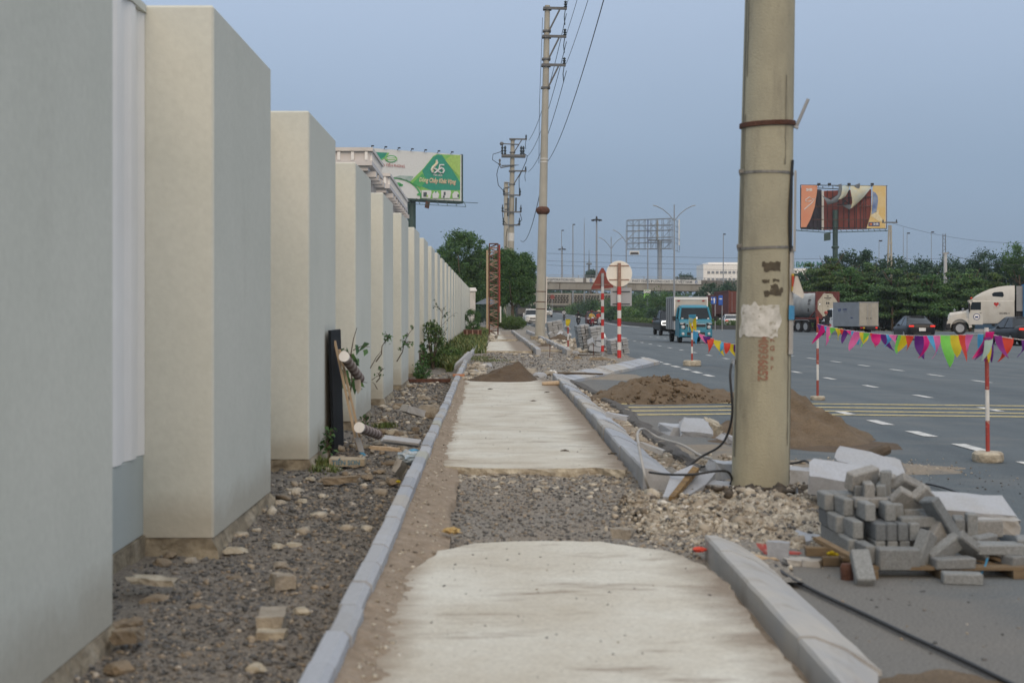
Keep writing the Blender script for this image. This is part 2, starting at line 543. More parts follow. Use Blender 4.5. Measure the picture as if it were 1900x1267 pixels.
M_concpole = mat('pole_concrete', (.40, .375, .275), rough=.9, scale=2.6, col2=(.29, .275, .21), stretch=(1, 1, .45), bump=.3, bscale=60, ramp2=(5, (1.6, 1.6, .35), .56, .74, (.20, .185, .145), .6), det=7)
M_greypole = mat('grey_concrete_pole', (.38, .365, .315), rough=.9, scale=2, var=.12, stretch=(1, 1, .4), bump=.15)
M_dark = mat('dark_hole', (.02, .018, .016), rough=1)
M_glass = mat('dark_car_glass', (.018, .024, .03), rough=.1, spec=.22, var=.05)
M_chrome = mat('chrome', (.62, .63, .65), rough=.2, metallic=.9)
M_alloy = mat('alloy_wheel', (.42, .43, .44), rough=.4, metallic=.6)
M_taillight = mat('red_tail_lamp', (.40, .012, .012), rough=.2, coat=.6)
M_brakelit = mat('lit_brake_lamp', (.6, .03, .02), rough=.3, emit=((1, .05, .03), .55))
M_headlit = mat('lit_headlamp', (.8, .8, .8), rough=.2, emit=((1, .97, .9), 1.6))
M_lampglass = mat('headlamp_glass', (.50, .52, .54), rough=.12, coat=.8)
M_plate = mat('number_plate', (.66, .67, .66), rough=.5)
M_orange = mat('orange_lamp', (.6, .17, .02), rough=.3)
M_asph_edge = mat('broken_asphalt_edge', (.07, .068, .065), rough=.95, scale=14, col2=(.13, .12, .11), bump=1, bscale=40)
M_tan = mat('tan_grit', (.30, .25, .19), rough=.95, scale=30, col2=(.20, .175, .14), bump=.8, bscale=80, ramp2=(2, (1, 1, 1), .5, .66, (.17, .165, .155), .8))
M_palerubble = mat('pale_rubble', (.42, .38, .31), rough=.95, var=.25, scale=14, bump=.8, bscale=50, island=[(0, (.10, .085, .07)), (.15, (.27, .23, .18)), (.6, (.41, .365, .295)), (.9, (.50, .46, .385)), (1, (.58, .55, .50))])
M_gravelstones = mat('mixed_gravel', (.2, .2, .2), rough=.92, var=.2, scale=30, island=[(0, (.06, .062, .064)), (.45, (.125, .123, .12)), (.68, (.185, .176, .163)), (.86, (.25, .205, .155)), (.96, (.31, .26, .195)), (1, (.42, .39, .35))])
M_rock = mat('tan_rock', (.27, .215, .15), rough=.95, scale=10, col2=(.17, .14, .105), bump=.8, bscale=40)
M_rockgrey = mat('pale_rock', (.37, .33, .27), rough=.95, scale=9, col2=(.23, .205, .17), bump=.8, bscale=40)
M_leafA = mat('leaf_mid', (.05, .09, .03), rough=.55, var=.25, scale=.6, island=[(0, (.036, .092, .034)), (.5, (.072, .158, .052)), (1, (.13, .23, .07))], trans=.3)
M_leafB = mat('leaf_dark', (.04, .07, .04), rough=.55, var=.25, scale=.4, island=[(0, (.020, .050, .034)), (.5, (.036, .084, .050)), (1, (.066, .125, .064))], trans=.25)
M_leafC = mat('leaf_bright', (.09, .14, .03), rough=.55, var=.25, scale=.8, island=[(0, (.038, .080, .026)), (.5, (.078, .140, .040)), (1, (.135, .195, .055))], trans=.25)
M_leafD = mat('leaf_fan', (.05, .09, .03), rough=.55, var=.3, scale=.35, island=[(0, (.030, .076, .038)), (.5, (.078, .158, .058)), (1, (.155, .245, .076))], trans=.28)
M_bark = mat('bark', (.12, .095, .07), rough=.95, scale=8, col2=(.07, .055, .04), stretch=(1, 1, .2), bump=.8, bscale=20)
M_grass = mat('grass_blades', (.08, .13, .03), rough=.7, var=.2, scale=1, island=[(0, (.05, .085, .022)), (.6, (.10, .14, .035)), (1, (.20, .19, .07))])

# ================================================================ ground and road
YR = [-20, -8, -2, 1, 3, 5, 7, 9, 11, 13, 15, 17, 19, 21, 23, 25, 28, 31, 34, 37, 40, 44, 48, 52, 56, 60, 66, 72, 78, 84, 90, 96, 102, 108, 114, 120, 130, 140, 150] + list(range(155, 331, 6))
def sheet(name, rows, xs_of, z_of, m):
    b = MB(); n = None
    for y in rows:
        xs = xs_of(y); n = len(xs)
        b.v.extend([(x, y, z_of(x, y)) for x in xs])
    for j in range(len(rows) - 1):
        for i in range(n - 1):
            a = j * n + i
            b.f.append((a, a + 1, a + n + 1, a + n)); b.m.append(0)
    return tag(b.build(name, m, smooth=True), kind='structure')
sheet('ground', YR + [380, 450, 600, 800, 1000], lambda y: [-900, -300, -100, -40, -15, -5, 0, 4, 8, 12, 16, 30, 60, 120, 300, 900], lambda x, y: gz(x, y) - .22, M_earth)
XL = [(0, 1.55), (28, 1.55), (60, 2.0), (134, 4.2), (208, 5.8), (260, 6.6), (330, 7)]
XRT = [(0, 70), (100, 70), (108, 60), (116, 38), (140, 26), (150, 20), (174, 19), (250, 20), (330, 16)]
sheet('road', YR, lambda y: [lerp(interp(XL, y), interp(XRT, y), t) if k < 2 else lerp(interp(XL, y), interp(XRT, y), t) for k, t in enumerate([0, .03, .06, .1, .15, .2, .3, .45, .6, .8, 1])],
      lambda x, y: gz(x, y), M_road)

# road markings: sheets 5 mm above the asphalt
def marking(name, quads, m):
    b = MB()
    for q in quads:
        b.add([(p[0], p[1], gz(p[0], p[1]) + .006) for p in q], [(0, 1, 2, 3)])
    return tag(b.build(name, m), kind='structure')
qs = []
for (yl, yr) in ((21.75, 22.75), (20.95, 21.85), (20.2, 20.95), (19.45, 20.25)):
    xs = [2.25 + k * .8 for k in range(15)]
    for a, c in zip(xs, xs[1:]):
        ya = yl + (yr - yl) * (a - 2.3) / 6.8; yc = yl + (yr - yl) * (c - 2.3) / 6.8
        qs.append([(a, ya, 0), (c, yc, 0), (c, yc + .19, 0), (a, ya + .19, 0)])
marking('rumble_strip_marking', qs, M_yellow_line)
def dashes(x0, x1, ys, w):
    q = []
    for (a, c) in ys:
        xa = lerp(x0, x1, (a - 5) / 60); xc = lerp(x0, x1, (c - 5) / 60)
        q.append([(xa - w, a, 0), (xa + w, a, 0), (xc + w, c, 0), (xc - w, c, 0)])
    return q
marking('edge_line_marking', dashes(5.55, 5.2, [(11.2, 12.0), (12.9, 13.7), (14.75, 15.55), (16.45, 17.2), (18.15, 18.95), (19.9, 20.6)] + [(31.6 + 1.75 * k, 32.6 + 1.75 * k) for k in range(8)], .085), M_white_line)
marking('lane_line_marking', dashes(8.25, 8.15, [(18 + 3.35 * k, 18.9 + 3.35 * k) for k in range(20)], .07) + dashes(12.2, 11.3, [(22 + 3.1 * k, 23.1 + 3.1 * k) for k in range(22)], .07), M_white_line)
q = []
ml = [(150, 17.6), (162, 17.2), (174, 16.9), (195, 17.2), (215, 17.6), (240, 17.6), (262, 17.1), (285, 15.6)]
for (a, xa), (c, xc) in zip(ml, ml[1:]):
    q.append([(xa - .12, a, 0), (xa + .12, a, 0), (xc + .12, c, 0), (xc - .12, c, 0)])
marking('median_line_marking', q, M_white_line)

# ---- displaced dirt beds
def nz(x, y, s, seed=0.0):
    return mnoise.noise((x * s + seed, y * s - seed * 1.7, seed))
def bed(name, x0, x1, y0, y1, dx, dyk, zf, m, kind='structure'):
    rows = [y0]
    while rows[-1] < y1:
        rows.append(min(y1, rows[-1] + max(.03, rows[-1] * dyk)))
    nx = max(2, int((x1 - x0) / dx) + 1)
    xs = [lerp(x0, x1, i / (nx - 1)) for i in range(nx)]
    v = np.array([(x, y, zf(x, y)) for y in rows for x in xs])
    j, i = np.meshgrid(np.arange(len(rows) - 1), np.arange(nx - 1), indexing='ij')
    a = (j * nx + i).ravel()
    f = np.stack([a, a + 1, a + nx + 1, a + nx], 1)
    o = obj(name, fastmesh(name, v, f, m, True))
    return tag(o, kind=kind)
LK = [(3.0, -.645), (4.72, -.642), (9.05, -.616), (16.1, -.588), (20, -.564), (26.6, -.554), (36, -.50), (44, -.40), (53, -.26)]     # outer edge of the left kerb
def wallx(y):
    return -1.765 + .0062 * y
def zleft(x, y):
    z = -.045 + .035 * nz(x, y, 1.6) + .02 * nz(x, y, 6, 3) + .012 * nz(x, y, 17, 5)
    d = interp(LK, y) - x
    z -= .05 * math.exp(-((d - .12) / .12) ** 2)           # the trench along the kerb
    if y > 30: z += .05 * min(1, (y - 30) / 10)
    return z
bed('wall_verge', -2.4, -.50, 3.0, 54, .045, .006, zleft, M_dirt)
def ztrench(x, y):
    z = .005 + .02 * nz(x, y, 2.2, 8) + .02 * nz(x, y, 7, 2) + .012 * nz(x, y, 20, 5)
    if y > 10.9: z += .03 * (y - 10.9)
    if x > 1.25:
        z += .02
    return z
bed('trench_gravel', -.56, 1.75, 7.3, 12.4, .04, .005, ztrench, M_greygravel)
bed('path_bed', -.56, 1.50, 2.8, 7.35, .15, .02, lambda x, y: .03 + .02 * nz(x, y, 3), M_sandedge)
bed('path_bed', -.56, 1.50, 12.3, 27.3, .15, .02, lambda x, y: .05 + .02 * nz(x, y, 3), M_sandedge)
TK = [(28.5, 1.6), (31, 2.35), (34, 3.25), (37, 4.15), (39.4, 4.85)]
def zgrav(x, y):
    z = .055 + .03 * nz(x, y, 1.1, 4) + .02 * nz(x, y, 4, 2)
    lim = interp(TK, y) if y < 39.4 else interp([(39.4, 4.85), (50, 5.2), (64, 5.1), (80, 4.7), (100, 4.6), (134, 5.2)], y)
    e = lim - x + .25 * nz(x, y, .6, 9) * (1 if y > 39.4 else .05)
    if e < .3: z -= (.3 - e) * .35
    return z if y < 40 else z
bed('forecourt_gravel', -.62, 5.6, 27.0, 50, .09, .006, zgrav, M_greygravel)
bed('far_sidewalk', -1.2, 5.6, 50, 140, .2, .01, lambda x, y: zgrav(x, y) + rise(y), M_greygravel)
bed('side_lane', -22, 3.5, 100, 330, 1.2, .02, lambda x, y: .04 + rise(y), M_road)
def zpole(x, y):                                          # the rubble mound dug up round the near pole
    r = math.hypot((x - 2.1) / 1.05, (y - 10.0) / 1.25)
    z = .15 * math.exp(-r * r * 1.1) - .02 + .06 * nz(x, y, 3, 1) + .04 * nz(x, y, 8, 6) + .04 * abs(nz(x, y, 17, 2)) + .03 * nz(x, y, 32, 4)
    if x < 1.45: z = max(z, ztrench(x, y) - .02)
    if math.hypot(x - 1.72, y - 10.95) < .42: z -= .25 * (1 - math.hypot(x - 1.72, y - 10.95) / .42)
    return z - .12 * max(0, r - .95)
M_mound = mat('crumbled_concrete', (.10, .08, .06), rough=1, scale=13, grain=(45, .3), col2=(.50, .455, .375), bump=1.0, bscale=38, ramp2=(3.1, (1, 1, 1), .52, .66, (.30, .245, .18), .7), det=9)
bed('pole_mound', 1.1, 3.3, 8.3, 12.2, .025, .0028, zpole, M_mound)
GUT = [(11.0, 2.05), (13, 2.0), (15.5, 1.98), (18, 2.02), (20, 2.08), (24, 2.02), (28.6, 1.85)]
def zgut(x, y):
    lim = interp(GUT, y) + .06 * nz(x, y, 2.5, 7)
    return .016 + .018 * nz(x, y, 5, 3) + .012 * nz(x, y, 14, 3) - (0 if x < lim else .5 * (x - lim))
bed('kerb_gutter', 1.6, 2.35, 11.2, 28.8, .04, .006, zgut, M_sandedge)
# raised broken edge of the old asphalt beside the gutter
b = MB(); pp = []
y = 11.6
while y < 28.2:
    x = interp(GUT, y) + random.uniform(-.04, .04)
    w, h = random.uniform(.05, .09), random.uniform(.05, .085)
    pp.append((x, y, w, h)); y += random.uniform(.12, .3)
b.loft([[(x - w, y, -.03), (x - w * .6, y, h * .8), (x, y, h), (x + w * 1.6, y, h * .5), (x + w * 2.6, y, -.01)] for x, y, w, h in pp])
tag(b.build('asphalt_edge', M_asph_edge), kind='structure')

# ---- thin spreads of grit and sand on the road
def spread(name, cx, cy, rx, ry, m, seed, h=.012, kind='stuff'):
    b = MB(); n = 40; rings = 5
    b.v.append((cx, cy, gz(cx, cy) + h))
    for k in range(1, rings + 1):
        for i in range(n):
            t = 2 * PI * i / n
            rr = (k / rings) * (1 + .28 * mnoise.noise((math.cos(t) * 1.6 + seed, math.sin(t) * 1.6, seed)) + .10 * mnoise.noise((math.cos(t) * 6 + seed, math.sin(t) * 6, seed)))
            x, y = cx + rx * rr * math.cos(t), cy + ry * rr * math.sin(t)
            b.v.append((x, y, gz(x, y) + h * (1 - (k / rings) ** 3) + (.004 if k < rings else -.004)))
    for i in range(n):
        b.f.append((0, 1 + i, 1 + (i + 1) % n)); b.m.append(0)
    for k in range(rings - 1):
        for i in range(n):
            a = 1 + k * n + i; c = 1 + k * n + (i + 1) % n
            b.f.append((a, c, c + n, a + n)); b.m.append(0)
    return tag(b.build(name, m, smooth=True), kind=kind)
spread('tan_grit', 3.35, 13.0, 1.3, .65, M_tan, 2.2)
spread('tan_grit', 2.35, 13.6, .75, 1.6, M_tan, 5.1)
spread('sandy_dust', 1.86, 5.25, .34, .42, M_sand, 8.4)
spread('sandy_dust', 3.0, 31.0, .8, 1.6, M_tan, 3.3)

# ---- heaps of sand
def heap(name, label, cx, cy, rx, ry, h, m, seed, peak=(0, 0), sharp=1.25, flat=0.0, rough=1.0):
    n, k = 56, 26
    b = MB()
    for j in range(k + 1):
        for i in range(n):
            t = 2 * PI * i / n; q = j / k
            rr = q * (1 + .16 * mnoise.noise((math.cos(t) * 1.5 + seed, math.sin(t) * 1.5, seed)) + .07 * mnoise.noise((math.cos(t) * 5 + seed, math.sin(t) * 5, seed)))
            x = rx * rr * math.cos(t) + peak[0] * (1 - q); y = ry * rr * math.sin(t) + peak[1] * (1 - q)
            z = h * max(0, (1 - q ** .95)) ** sharp
            if flat: z = min(z, flat + .25 * (z - flat)) if z > flat else z
            z += rough * (1 - q) * q * 4 * (.10 * h * mnoise.noise((x * 2.2 + seed, y * 2.2, 1)) + .10 * h * mnoise.noise((x * 6 + seed, y * 6, 3)) + .05 * h * mnoise.noise((x * 17, y * 17, seed)))
            b.v.append((x, y, z - (.012 if j == k else 0)))
    for j in range(k):
        for i in range(n):
            a = j * n + i; c = j * n + (i + 1) % n
            b.f.append((a, c, c + n, a + n)); b.m.append(0)
    o = b.build(name, m, smooth=True, loc=(cx, cy, gz(cx, cy)))
    return tag(o, label, 'sand heap', 'sand heaps left by the works')
p = at(935, 706, .1)
heap('sand_heap', 'dark brown sand heap lying across the concrete path', .42, 27.6, .78, .85, .40, M_sand_dark, 3.3, peak=(.32, 0), sharp=1.1, rough=1.3).location.z = .09
heap('sand_heap', 'low rough sand heap on the road beyond the yellow stripes', 3.15, 22.9, 1.35, 1.15, .45, M_sand, 9.2, peak=(-.25, 0), sharp=.85, flat=.36, rough=1.8)
heap('sand_heap', 'tall sand heap on the road half hidden by the near pole', 3.72, 16.2, 1.0, 1.5, .64, M_sand, 5.7, peak=(-.12, 0), sharp=1.15, rough=1.0)

spread('sand_apron', 3.68, 15.4, .98, .85, M_sand_dark, 4.7, h=.02)
# ================================================================ concrete path slabs
def slab(outline, z0, z1, nm='concrete_slab'):
    b = MB(); n = len(outline)
    top = [(x, y, z1) for x, y in outline]
    bot = [(x + random.uniform(-.02, .02), y + random.uniform(-.03, .01), z0) for x, y in outline]
    mid = [(x + random.uniform(-.012, .012), y + random.uniform(-.03, .012), lerp(z0, z1, random.uniform(.5, .8))) for x, y in outline]
    b.add(top, [tuple(range(n))])
    b.cur = 1
    o = len(b.v)
    b.v.extend(top); b.v.extend(mid); b.v.extend(bot)
    for i in range(n):
        j = (i + 1) % n
        b.f.append((o + i, o + n + i, o + n + j, o + j)); b.m.append(1)
        b.f.append((o + n + i, o + 2 * n + i, o + 2 * n + j, o + n + j)); b.m.append(1)
    return tag(b.build(nm, [M_slab, M_slabedge]), kind='structure')
def rag(pts, step=.08, j=.02):
    out = []
    for (a, c) in zip(pts, pts[1:]):
        L = math.hypot(c[0] - a[0], c[1] - a[1]); k = max(1, int(L / step))
        for i in range(k):
            t = i / k
            out.append((lerp(a[0], c[0], t) + random.uniform(-j, j), lerp(a[1], c[1], t) + random.uniform(-j, j)))
    return out + [pts[-1]]
back = [at(u, v, .1).xy for u, v in ((735, 1095), (768, 1055), (815, 1022), (880, 1008), (970, 1003), (1110, 1004), (1240, 1022), (1310, 1050), (1352, 1085))]
back = [(p[0], p[1]) for p in back]
slab(rag([(-.50, 3.0), (-.44, 5.5)] + back + [(1.22, 6.0), (1.22, 4.6), (1.3, 3.0)], .07, .012), 0, .10)
slab(rag([(-.44, 27.3), (-.42, 20), (-.37, 14), (-.36, 12.25), (-.1, 12.08), (.5, 12.0), (1.0, 12.1), (1.28, 11.9), (1.32, 15), (1.38, 20), (1.42, 27.6), (.4, 27.9), (-.44, 27.3)], .08, .018), 0, .10)
slab(rag([(-.28, 47.4), (.6, 47.3), (1.75, 47.0), (1.8, 56), (1.88, 62), (.9, 62.4), (.2, 61.8), (-.2, 58), (-.28, 47.4)], .3, .04), 0, .12)
slab(rag([(.75, 66), (1.7, 66), (1.85, 76), (.85, 76.4), (.75, 66)], .4, .05), 0, .13)
slab(rag([(.75, 78), (1.8, 78), (1.9, 92), (.8, 92), (.75, 78)], .4, .05), 0, .13)
slab(rag([(2.0, 48.4), (2.75, 48.2), (2.75, 56), (2.02, 56.2), (2.0, 48.4)], .3, .03), 0, .13)
# sand ridge swept up between the kerb and the slab
def zridge(x, y):
    xi = interp(LK, y) + .10
    t = (x - xi) / .30
    w = 1 + .5 * nz(0, y, .9, 3)
    return .135 - .075 * max(0, t) / w + .018 * nz(x, y, 5, 2) + .012 * nz(x, y, 16, 4) - (0.1 if t > 1.0 * w else 0)
bed('sand_ridge', -.56, -.20, 3.0, 27.5, .02, .006, zridge, M_sandedge, 'stuff')

# ================================================================ kerbs
def kerb(name, line, length, prof_fn, mats, jit=.006, seed=1, chip=.0, ztop=0.0):
    """A row of kerb stones along a line of (x, y); each stone is a part."""
    rnd = random.Random(seed)
    k = bpy.data.objects.new(name, None); COL.objects.link(k); tag(k, kind='structure')
    pts = [Vector((x, y, 0)) for x, y in line]
    cum = [0]
    for a, c in zip(pts, pts[1:]): cum.append(cum[-1] + (c - a).length)
    def P(s):
        for i in range(len(pts) - 1):
            if s <= cum[i + 1] or i == len(pts) - 2:
                return pts[i].lerp(pts[i + 1], (s - cum[i]) / (cum[i + 1] - cum[i]))
    s = 0.0; n = 0
    while s < cum[-1] - .05:
        e = min(s + length * rnd.uniform(.97, 1.03), cum[-1])
        a, c = P(s), P(e)
        d = (c - a).normalized(); side = Vector((d.y, -d.x, 0))
        dx = rnd.uniform(-jit, jit); dz = rnd.uniform(-jit, jit); g = .006
        b = MB(); rings = []
        ts = (0, 1) if length < .7 else (0, .2, .4, .6, .8, 1)
        for t in ts:
            q = a.lerp(c, t) + d * (g if t == 0 else (-g if t == 1 else 0))
            ring = []
            for (px, pz) in prof_fn(n, t):
                cx = rnd.uniform(-chip, chip)
                ring.append(q + side * (px + dx + cx * .6) + Vector((0, 0, pz + dz + cx * .5 + ztop)))
            rings.append(ring)
        b.loft(rings)
        b.build('kerb_stone', rnd.choice(mats), k)
        s = e; n += 1
    return k
pl = lambda n, t: [(0, -.12), (0, .195), (.008, .202), (.072, .200), (.098, .178), (.104, -.12)]
kerb('path_edge_kerb', [(x, y) for y, x in LK], .5, pl, [M_granite, M_granite, M_granite_b, M_granite_b, M_granite_d, M_granite, M_granite_y], seed=4, jit=.007)
pr = lambda n, t: [(0, -.12), (0, .188), (.012, .203), (.07, .200), (.20, .150), (.345, .060), (.352, -.12)]
kerb('roadside_kerb', [(1.285, 4.55), (1.30, 5.4), (1.315, 6.9), (1.335, 8.1)], 1.0, lambda n, t: [(x * (min(1, .1 + t * .85) if n == 0 else 1), z) for x, z in pr(n, t)], [M_granite_d, M_granite, M_granite_d], seed=9, chip=.004, jit=.004, ztop=-.04)
kerb('roadside_kerb', [(1.318, 11.1), (1.33, 12.8), (1.39, 17.2), (1.43, 22), (1.475, 28.4)], 1.0, pr, [M_granite, M_granite_b, M_granite_d], seed=5, jit=.01, chip=.003)
kerb('roadside_kerb', [(1.50, 28.5), (2.35, 31.0), (3.25, 34), (4.15, 37), (4.75, 39.2)], 1.0, lambda n, t: [(-.02, -.12), (-.02, .155), (.0, .165), (.08, .160), (.25, .115), (.42, .06), (.43, -.12)], [M_granite, M_granite_b, M_granite_d], seed=6, jit=.012)
pf = lambda n, t: [(0, -.1), (0, .25), (.15, .25), (.16, .23), (.16, -.1)]
kerb('planting_kerb', [(1.80, 44.6), (1.86, 64), (1.95, 91)], 1.0, pf, [M_granite, M_granite_b, M_granite_d], seed=7, jit=.02)
kerb('planting_kerb', [(2.78, 44.6), (2.86, 64), (2.95, 91)], 1.0, pf, [M_granite, M_granite_b, M_granite_d], seed=8, jit=.02)
kerb('roadside_kerb', [(4.75, 102), (5.3, 134), (6.1, 170), (6.9, 208), (7.4, 240)], 4.0, lambda n, t: [(0, -.1), (0, .22), (.3, .22), (.32, -.1)], [M_granite_d], seed=8, jit=.02)

# ================================================================ the boundary wall
WH = 3.45
wall = thing('boundary_wall', 'long beige boundary wall of deep rectangular piers along the gravel verge', 'wall', (-1.9, 8, 0))
def wp(b, name, m, **kw):
    o = b.build(name, m, None, **kw)
    o.parent = wall; o.location = Vector(o.location) - Vector(wall.location)
    return o
for k in range(-1, 24):
    y0 = 8.58 + 4.52 * k; y1 = y0 + 2.24
    if k == -1: y0 += .0
    xf0, xf1 = wallx(y0), wallx(y1)
    b = MB()
    zb = .055 + random.uniform(-.01, .012)
    bv = .014
    ring = lambda z, e: [(xf0 - .46, y0 + e, z), (xf0 - bv, y0 + e, z), (xf0 - e, y0 + bv, z), (xf1 - e, y1 - bv, z), (xf1 - bv, y1 - e, z), (xf1 - .46, y1 - e, z)]
    b.loft([ring(zb, 0), ring(WH - .015, 0), ring(WH, .012)])
    wp(b, 'pier', M_wall)
    b = MB(); n = 9; rings = []
    def edge(z, o):
        pts = [(xf0 - .46, y0 - o)] + [(lerp(xf0 - .46, xf0 + o, t), y0 - o) for t in (.25, .5, .75)] + [(xf0 + o, y0 - o)]
        pts += [(lerp(xf0, xf1, t) + o, lerp(y0, y1, t)) for t in (.15, .3, .45, .6, .75, .9)] + [(xf1 + o, y1 + o), (xf1 - .46, y1 + o)]
        return [(x + random.uniform(-.02, .02), y + random.uniform(-.02, .02), z + random.uniform(-.012, .012)) for x, y in pts]
    e1 = [(x, y, zb - .004) for x, y, z in edge(0, -.004)]
    b.loft([edge(-.35, .06), edge(-.08, .045), edge(-.01, .02), e1])
    wp(b, 'pier_footing', M_found)
    # recessed bay behind and beyond the pier: plinth, fluted panel, footing
    ya, yb = y1, y0 + 4.52
    xr = wallx((ya + yb) / 2) - .44
    b = MB(); b.box((xr - .12, (ya + yb) / 2, .335), (.24, yb - ya - .004, .50)); wp(b, 'plinth', M_plinth)
    b = MB(); b.box((xr - .13, (ya + yb) / 2, -.13), (.30, yb - ya - .006, .42), jit=.01); wp(b, 'plinth_footing', M_found)
    b = MB()
    nfl = 7 if k < 8 else 5
    wbay = (yb - ya - .01) / nfl
    poly = [(xr - .2, ya + .005)]
    for i in range(nfl):
        yy = ya + .005 + i * wbay
        poly += [(xr + .01, yy + .001), (xr + .01, yy + wbay * .30)]
        poly += [(xr + .01 - .022 * math.sin(PI * t), yy + wbay * (.30 + .70 * t)) for t in ((.15, .35, .5, .65, .85) if k < 8 else (.5,))]
    poly += [(xr + .01, yb - .006), (xr - .2, yb - .005)]
    b.prism(poly, .59, WH - .055)
    wp(b, 'fluted_panel', M_white)
    b = MB(); b.box((xr - .1, (ya + yb) / 2, WH - .026), (.24, yb - ya - .004, .05)); wp(b, 'coping', M_wall)
# white gate pillar at the far end
gp = thing('gate_pillar', 'small white gate pillar with a cap at the far end of the wall', 'pillar', atd(877, 121, z=.03))
b = MB(); b.box((0, 0, 1.65), (.5, .5, 3.2)); b.build('shaft', M_whiteold, gp)
b = MB(); b.box((0, 0, 3.36), (.75, .75, .2), bev=.03); b.box((0, 0, 3.53), (.6, .6, .14), bev=.03); b.build('cap', M_white, gp)
b = MB(); b.box((0, 0, .2), (.7, .7, .4), bev=.02); b.build('base', M_whiteold, gp)
# drainpipe at the wall's end
dp = atd(861, 104, z=.05)
b = MB(); b.tube([(0, 0, 0), (0, 0, 3.3), (-.25, 0, 3.4)], .11, 8)
tag(b.build('drainpipe', M_steel, loc=dp), 'dark drainpipe running down the wall near its far end', 'pipe')
# ================================================================ poles, wires, signs, markers
def band(b, r, z, h, n=24, x=0, y=0):
    b.lathe([(r - .02, z - h / 2), (r, z - h / 2), (r, z + h / 2), (r - .02, z + h / 2)], n, Matrix.Translation((x, y, 0)))

# ---- the near concrete pole
np_ = thing('concrete_pole', 'thick near concrete utility pole with torn posters and red stencilled letters', 'pole', (2.205, 10.7, .05))
np_.rotation_euler = (0, R(1.15), 0)
HP = 11.0
rad = lambda z: .226 - z * .0078
b = MB(); b.lathe([(rad(z), z) for z in [-.6 + i * .25 for i in range(47)]], 40); b.build('shaft', M_concpole, np_, smooth=True)
def pz(v): return EYE - (v - VV) * 10.7 / FPX - .05
M_strap = mat('dull_strap', (.12, .12, .115), rough=.6, scale=25, col2=(.26, .25, .23), metallic=.3)
# bands round the shaft
z = pz(232)
b = MB(); rr = rad(z) + .006
for k in range(3):
    b.tube([((rr + .004) * math.cos(t), (rr + .004) * math.sin(t), z + .012 * k - .012 - .015 * math.cos(t + 2.6)) for t in [2 * PI * i / 32 for i in range(33)]], .0085, 6, caps=False)
b.build('rusty_wire_tie', M_rust, np_, smooth=True)
b = MB(); b.tube([(rad(z) + .008, -.06, z - .03), (rad(z) + .10, -.07, z + .20)], .014, 6); b.tube([(rad(z) - .02, -.07, z - .012), (rad(z) + .025, -.07, z - .03)], .012, 6)
b.build('steel_bar', M_steel, np_)
for vv_, sl in ((323, 0.0), (461, .01)):
    z = pz(vv_)
    b = MB()
    pts = [((rad(z) + .004) * math.cos(t), (rad(z) + .004) * math.sin(t), z + sl * math.cos(t)) for t in [2 * PI * i / 32 for i in range(33)]]
    b.loft([[(x * k, y * k, zz + dz) for k, dz in ((.985, -.010), (1.012, -.010), (1.012, .010), (.985, .010))] for x, y, zz in pts], caps=False)
    b.box((-rad(z) + .01, -.06, z + .01), (.07, .03, .035), bev=.006)
    b.build('steel_strap', M_insul if False else M_strap, np_)
# cable guard boards and black cable down the right flank
def skin_patch(b, t0, t1, z0, z1, off, nt=8, nzs=6, rag_=0.0, seed=0.0):
    """A patch that lies on the shaft between two angles and two heights, with a ragged outline."""
    rows = []
    for j in range(nzs + 1):
        q = j / nzs; zz = lerp(z0, z1, q); row = []
        for i in range(nt + 1):
            t = lerp(t0, t1, i / nt); z3 = zz
            if rag_:
                if i in (0, nt): t += rag_ * 1.2 * mnoise.noise((seed, zz * 9, i))
                if j in (0, nzs): z3 += rag_ * .3 * mnoise.noise((t * 5, seed, j))
            rr = rad(z3) + off
            row.append((rr * math.cos(t), rr * math.sin(t), z3))
        rows.append(row)
    n = nt + 1; o = len(b.v)
    for r_ in rows: b.v.extend(r_)
    for j in range(nzs):
        for i in range(nt):
            a = o + j * n + i
            b.f.append((a, a + 1, a + n + 1, a + n)); b.m.append(b.cur)
D = lambda deg: R(deg)     # -90 faces the camera, 0 faces right
M_poster = mat('weathered_poster', (.50, .47, .42), rough=.85, scale=8, col2=(.36, .33, .29), stretch=(1, 1, .5))
M_poster_w = mat('torn_white_poster', (.66, .65, .62), rough=.85, scale=14, col2=(.42, .41, .37), ramp2=(20, (1, 1, 1), .56, .68, (.26, .24, .18), .8))
M_glue = mat('dark_glue_smear', (.055, .045, .032), rough=.9, scale=22, col2=(.10, .085, .06))
M_streak = mat('dark_pole_streak', (.14, .135, .11), rough=.95, scale=9, col2=(.22, .21, .16), stretch=(1, 1, .3))
M_stencil = mat('faded_red_stencil', (.27, .12, .085), rough=.9, scale=30, col2=(.25, .19, .13))
M_bluetape = mat('blue_tape', (.05, .24, .44), rough=.6, scale=30, col2=(.09, .30, .48))
M_yellowp = mat('yellow_paper', (.62, .42, .03), rough=.8)
M_redp = mat('red_paper', (.55, .06, .03), rough=.8)
b = MB(); skin_patch(b, D(-36), D(6), pz(466), pz(318), .028, 6, 8, .02, 2); b.build('poster_strip', M_poster, np_)
b = MB(); skin_patch(b, D(-44), D(4), pz(655), pz(462), .016, 6, 8, .02, 5); b.build('poster_strip', M_poster, np_)
b = MB(); b.tube([((rad(zz) + .014) * math.cos(D(-40 + 6 * math.sin(zz * 5))), (rad(zz) + .014) * math.sin(D(-40 + 6 * math.sin(zz * 5))), zz) for zz in [pz(v) for v in range(300, 480, 12)]], .011, 6); b.build('cable', M_cable, np_)
b = MB(); skin_patch(b, D(-48), D(-8), pz(592), pz(566), .024, 6, 3, .01, 1); b.build('blue_tape', M_bluetape, np_)
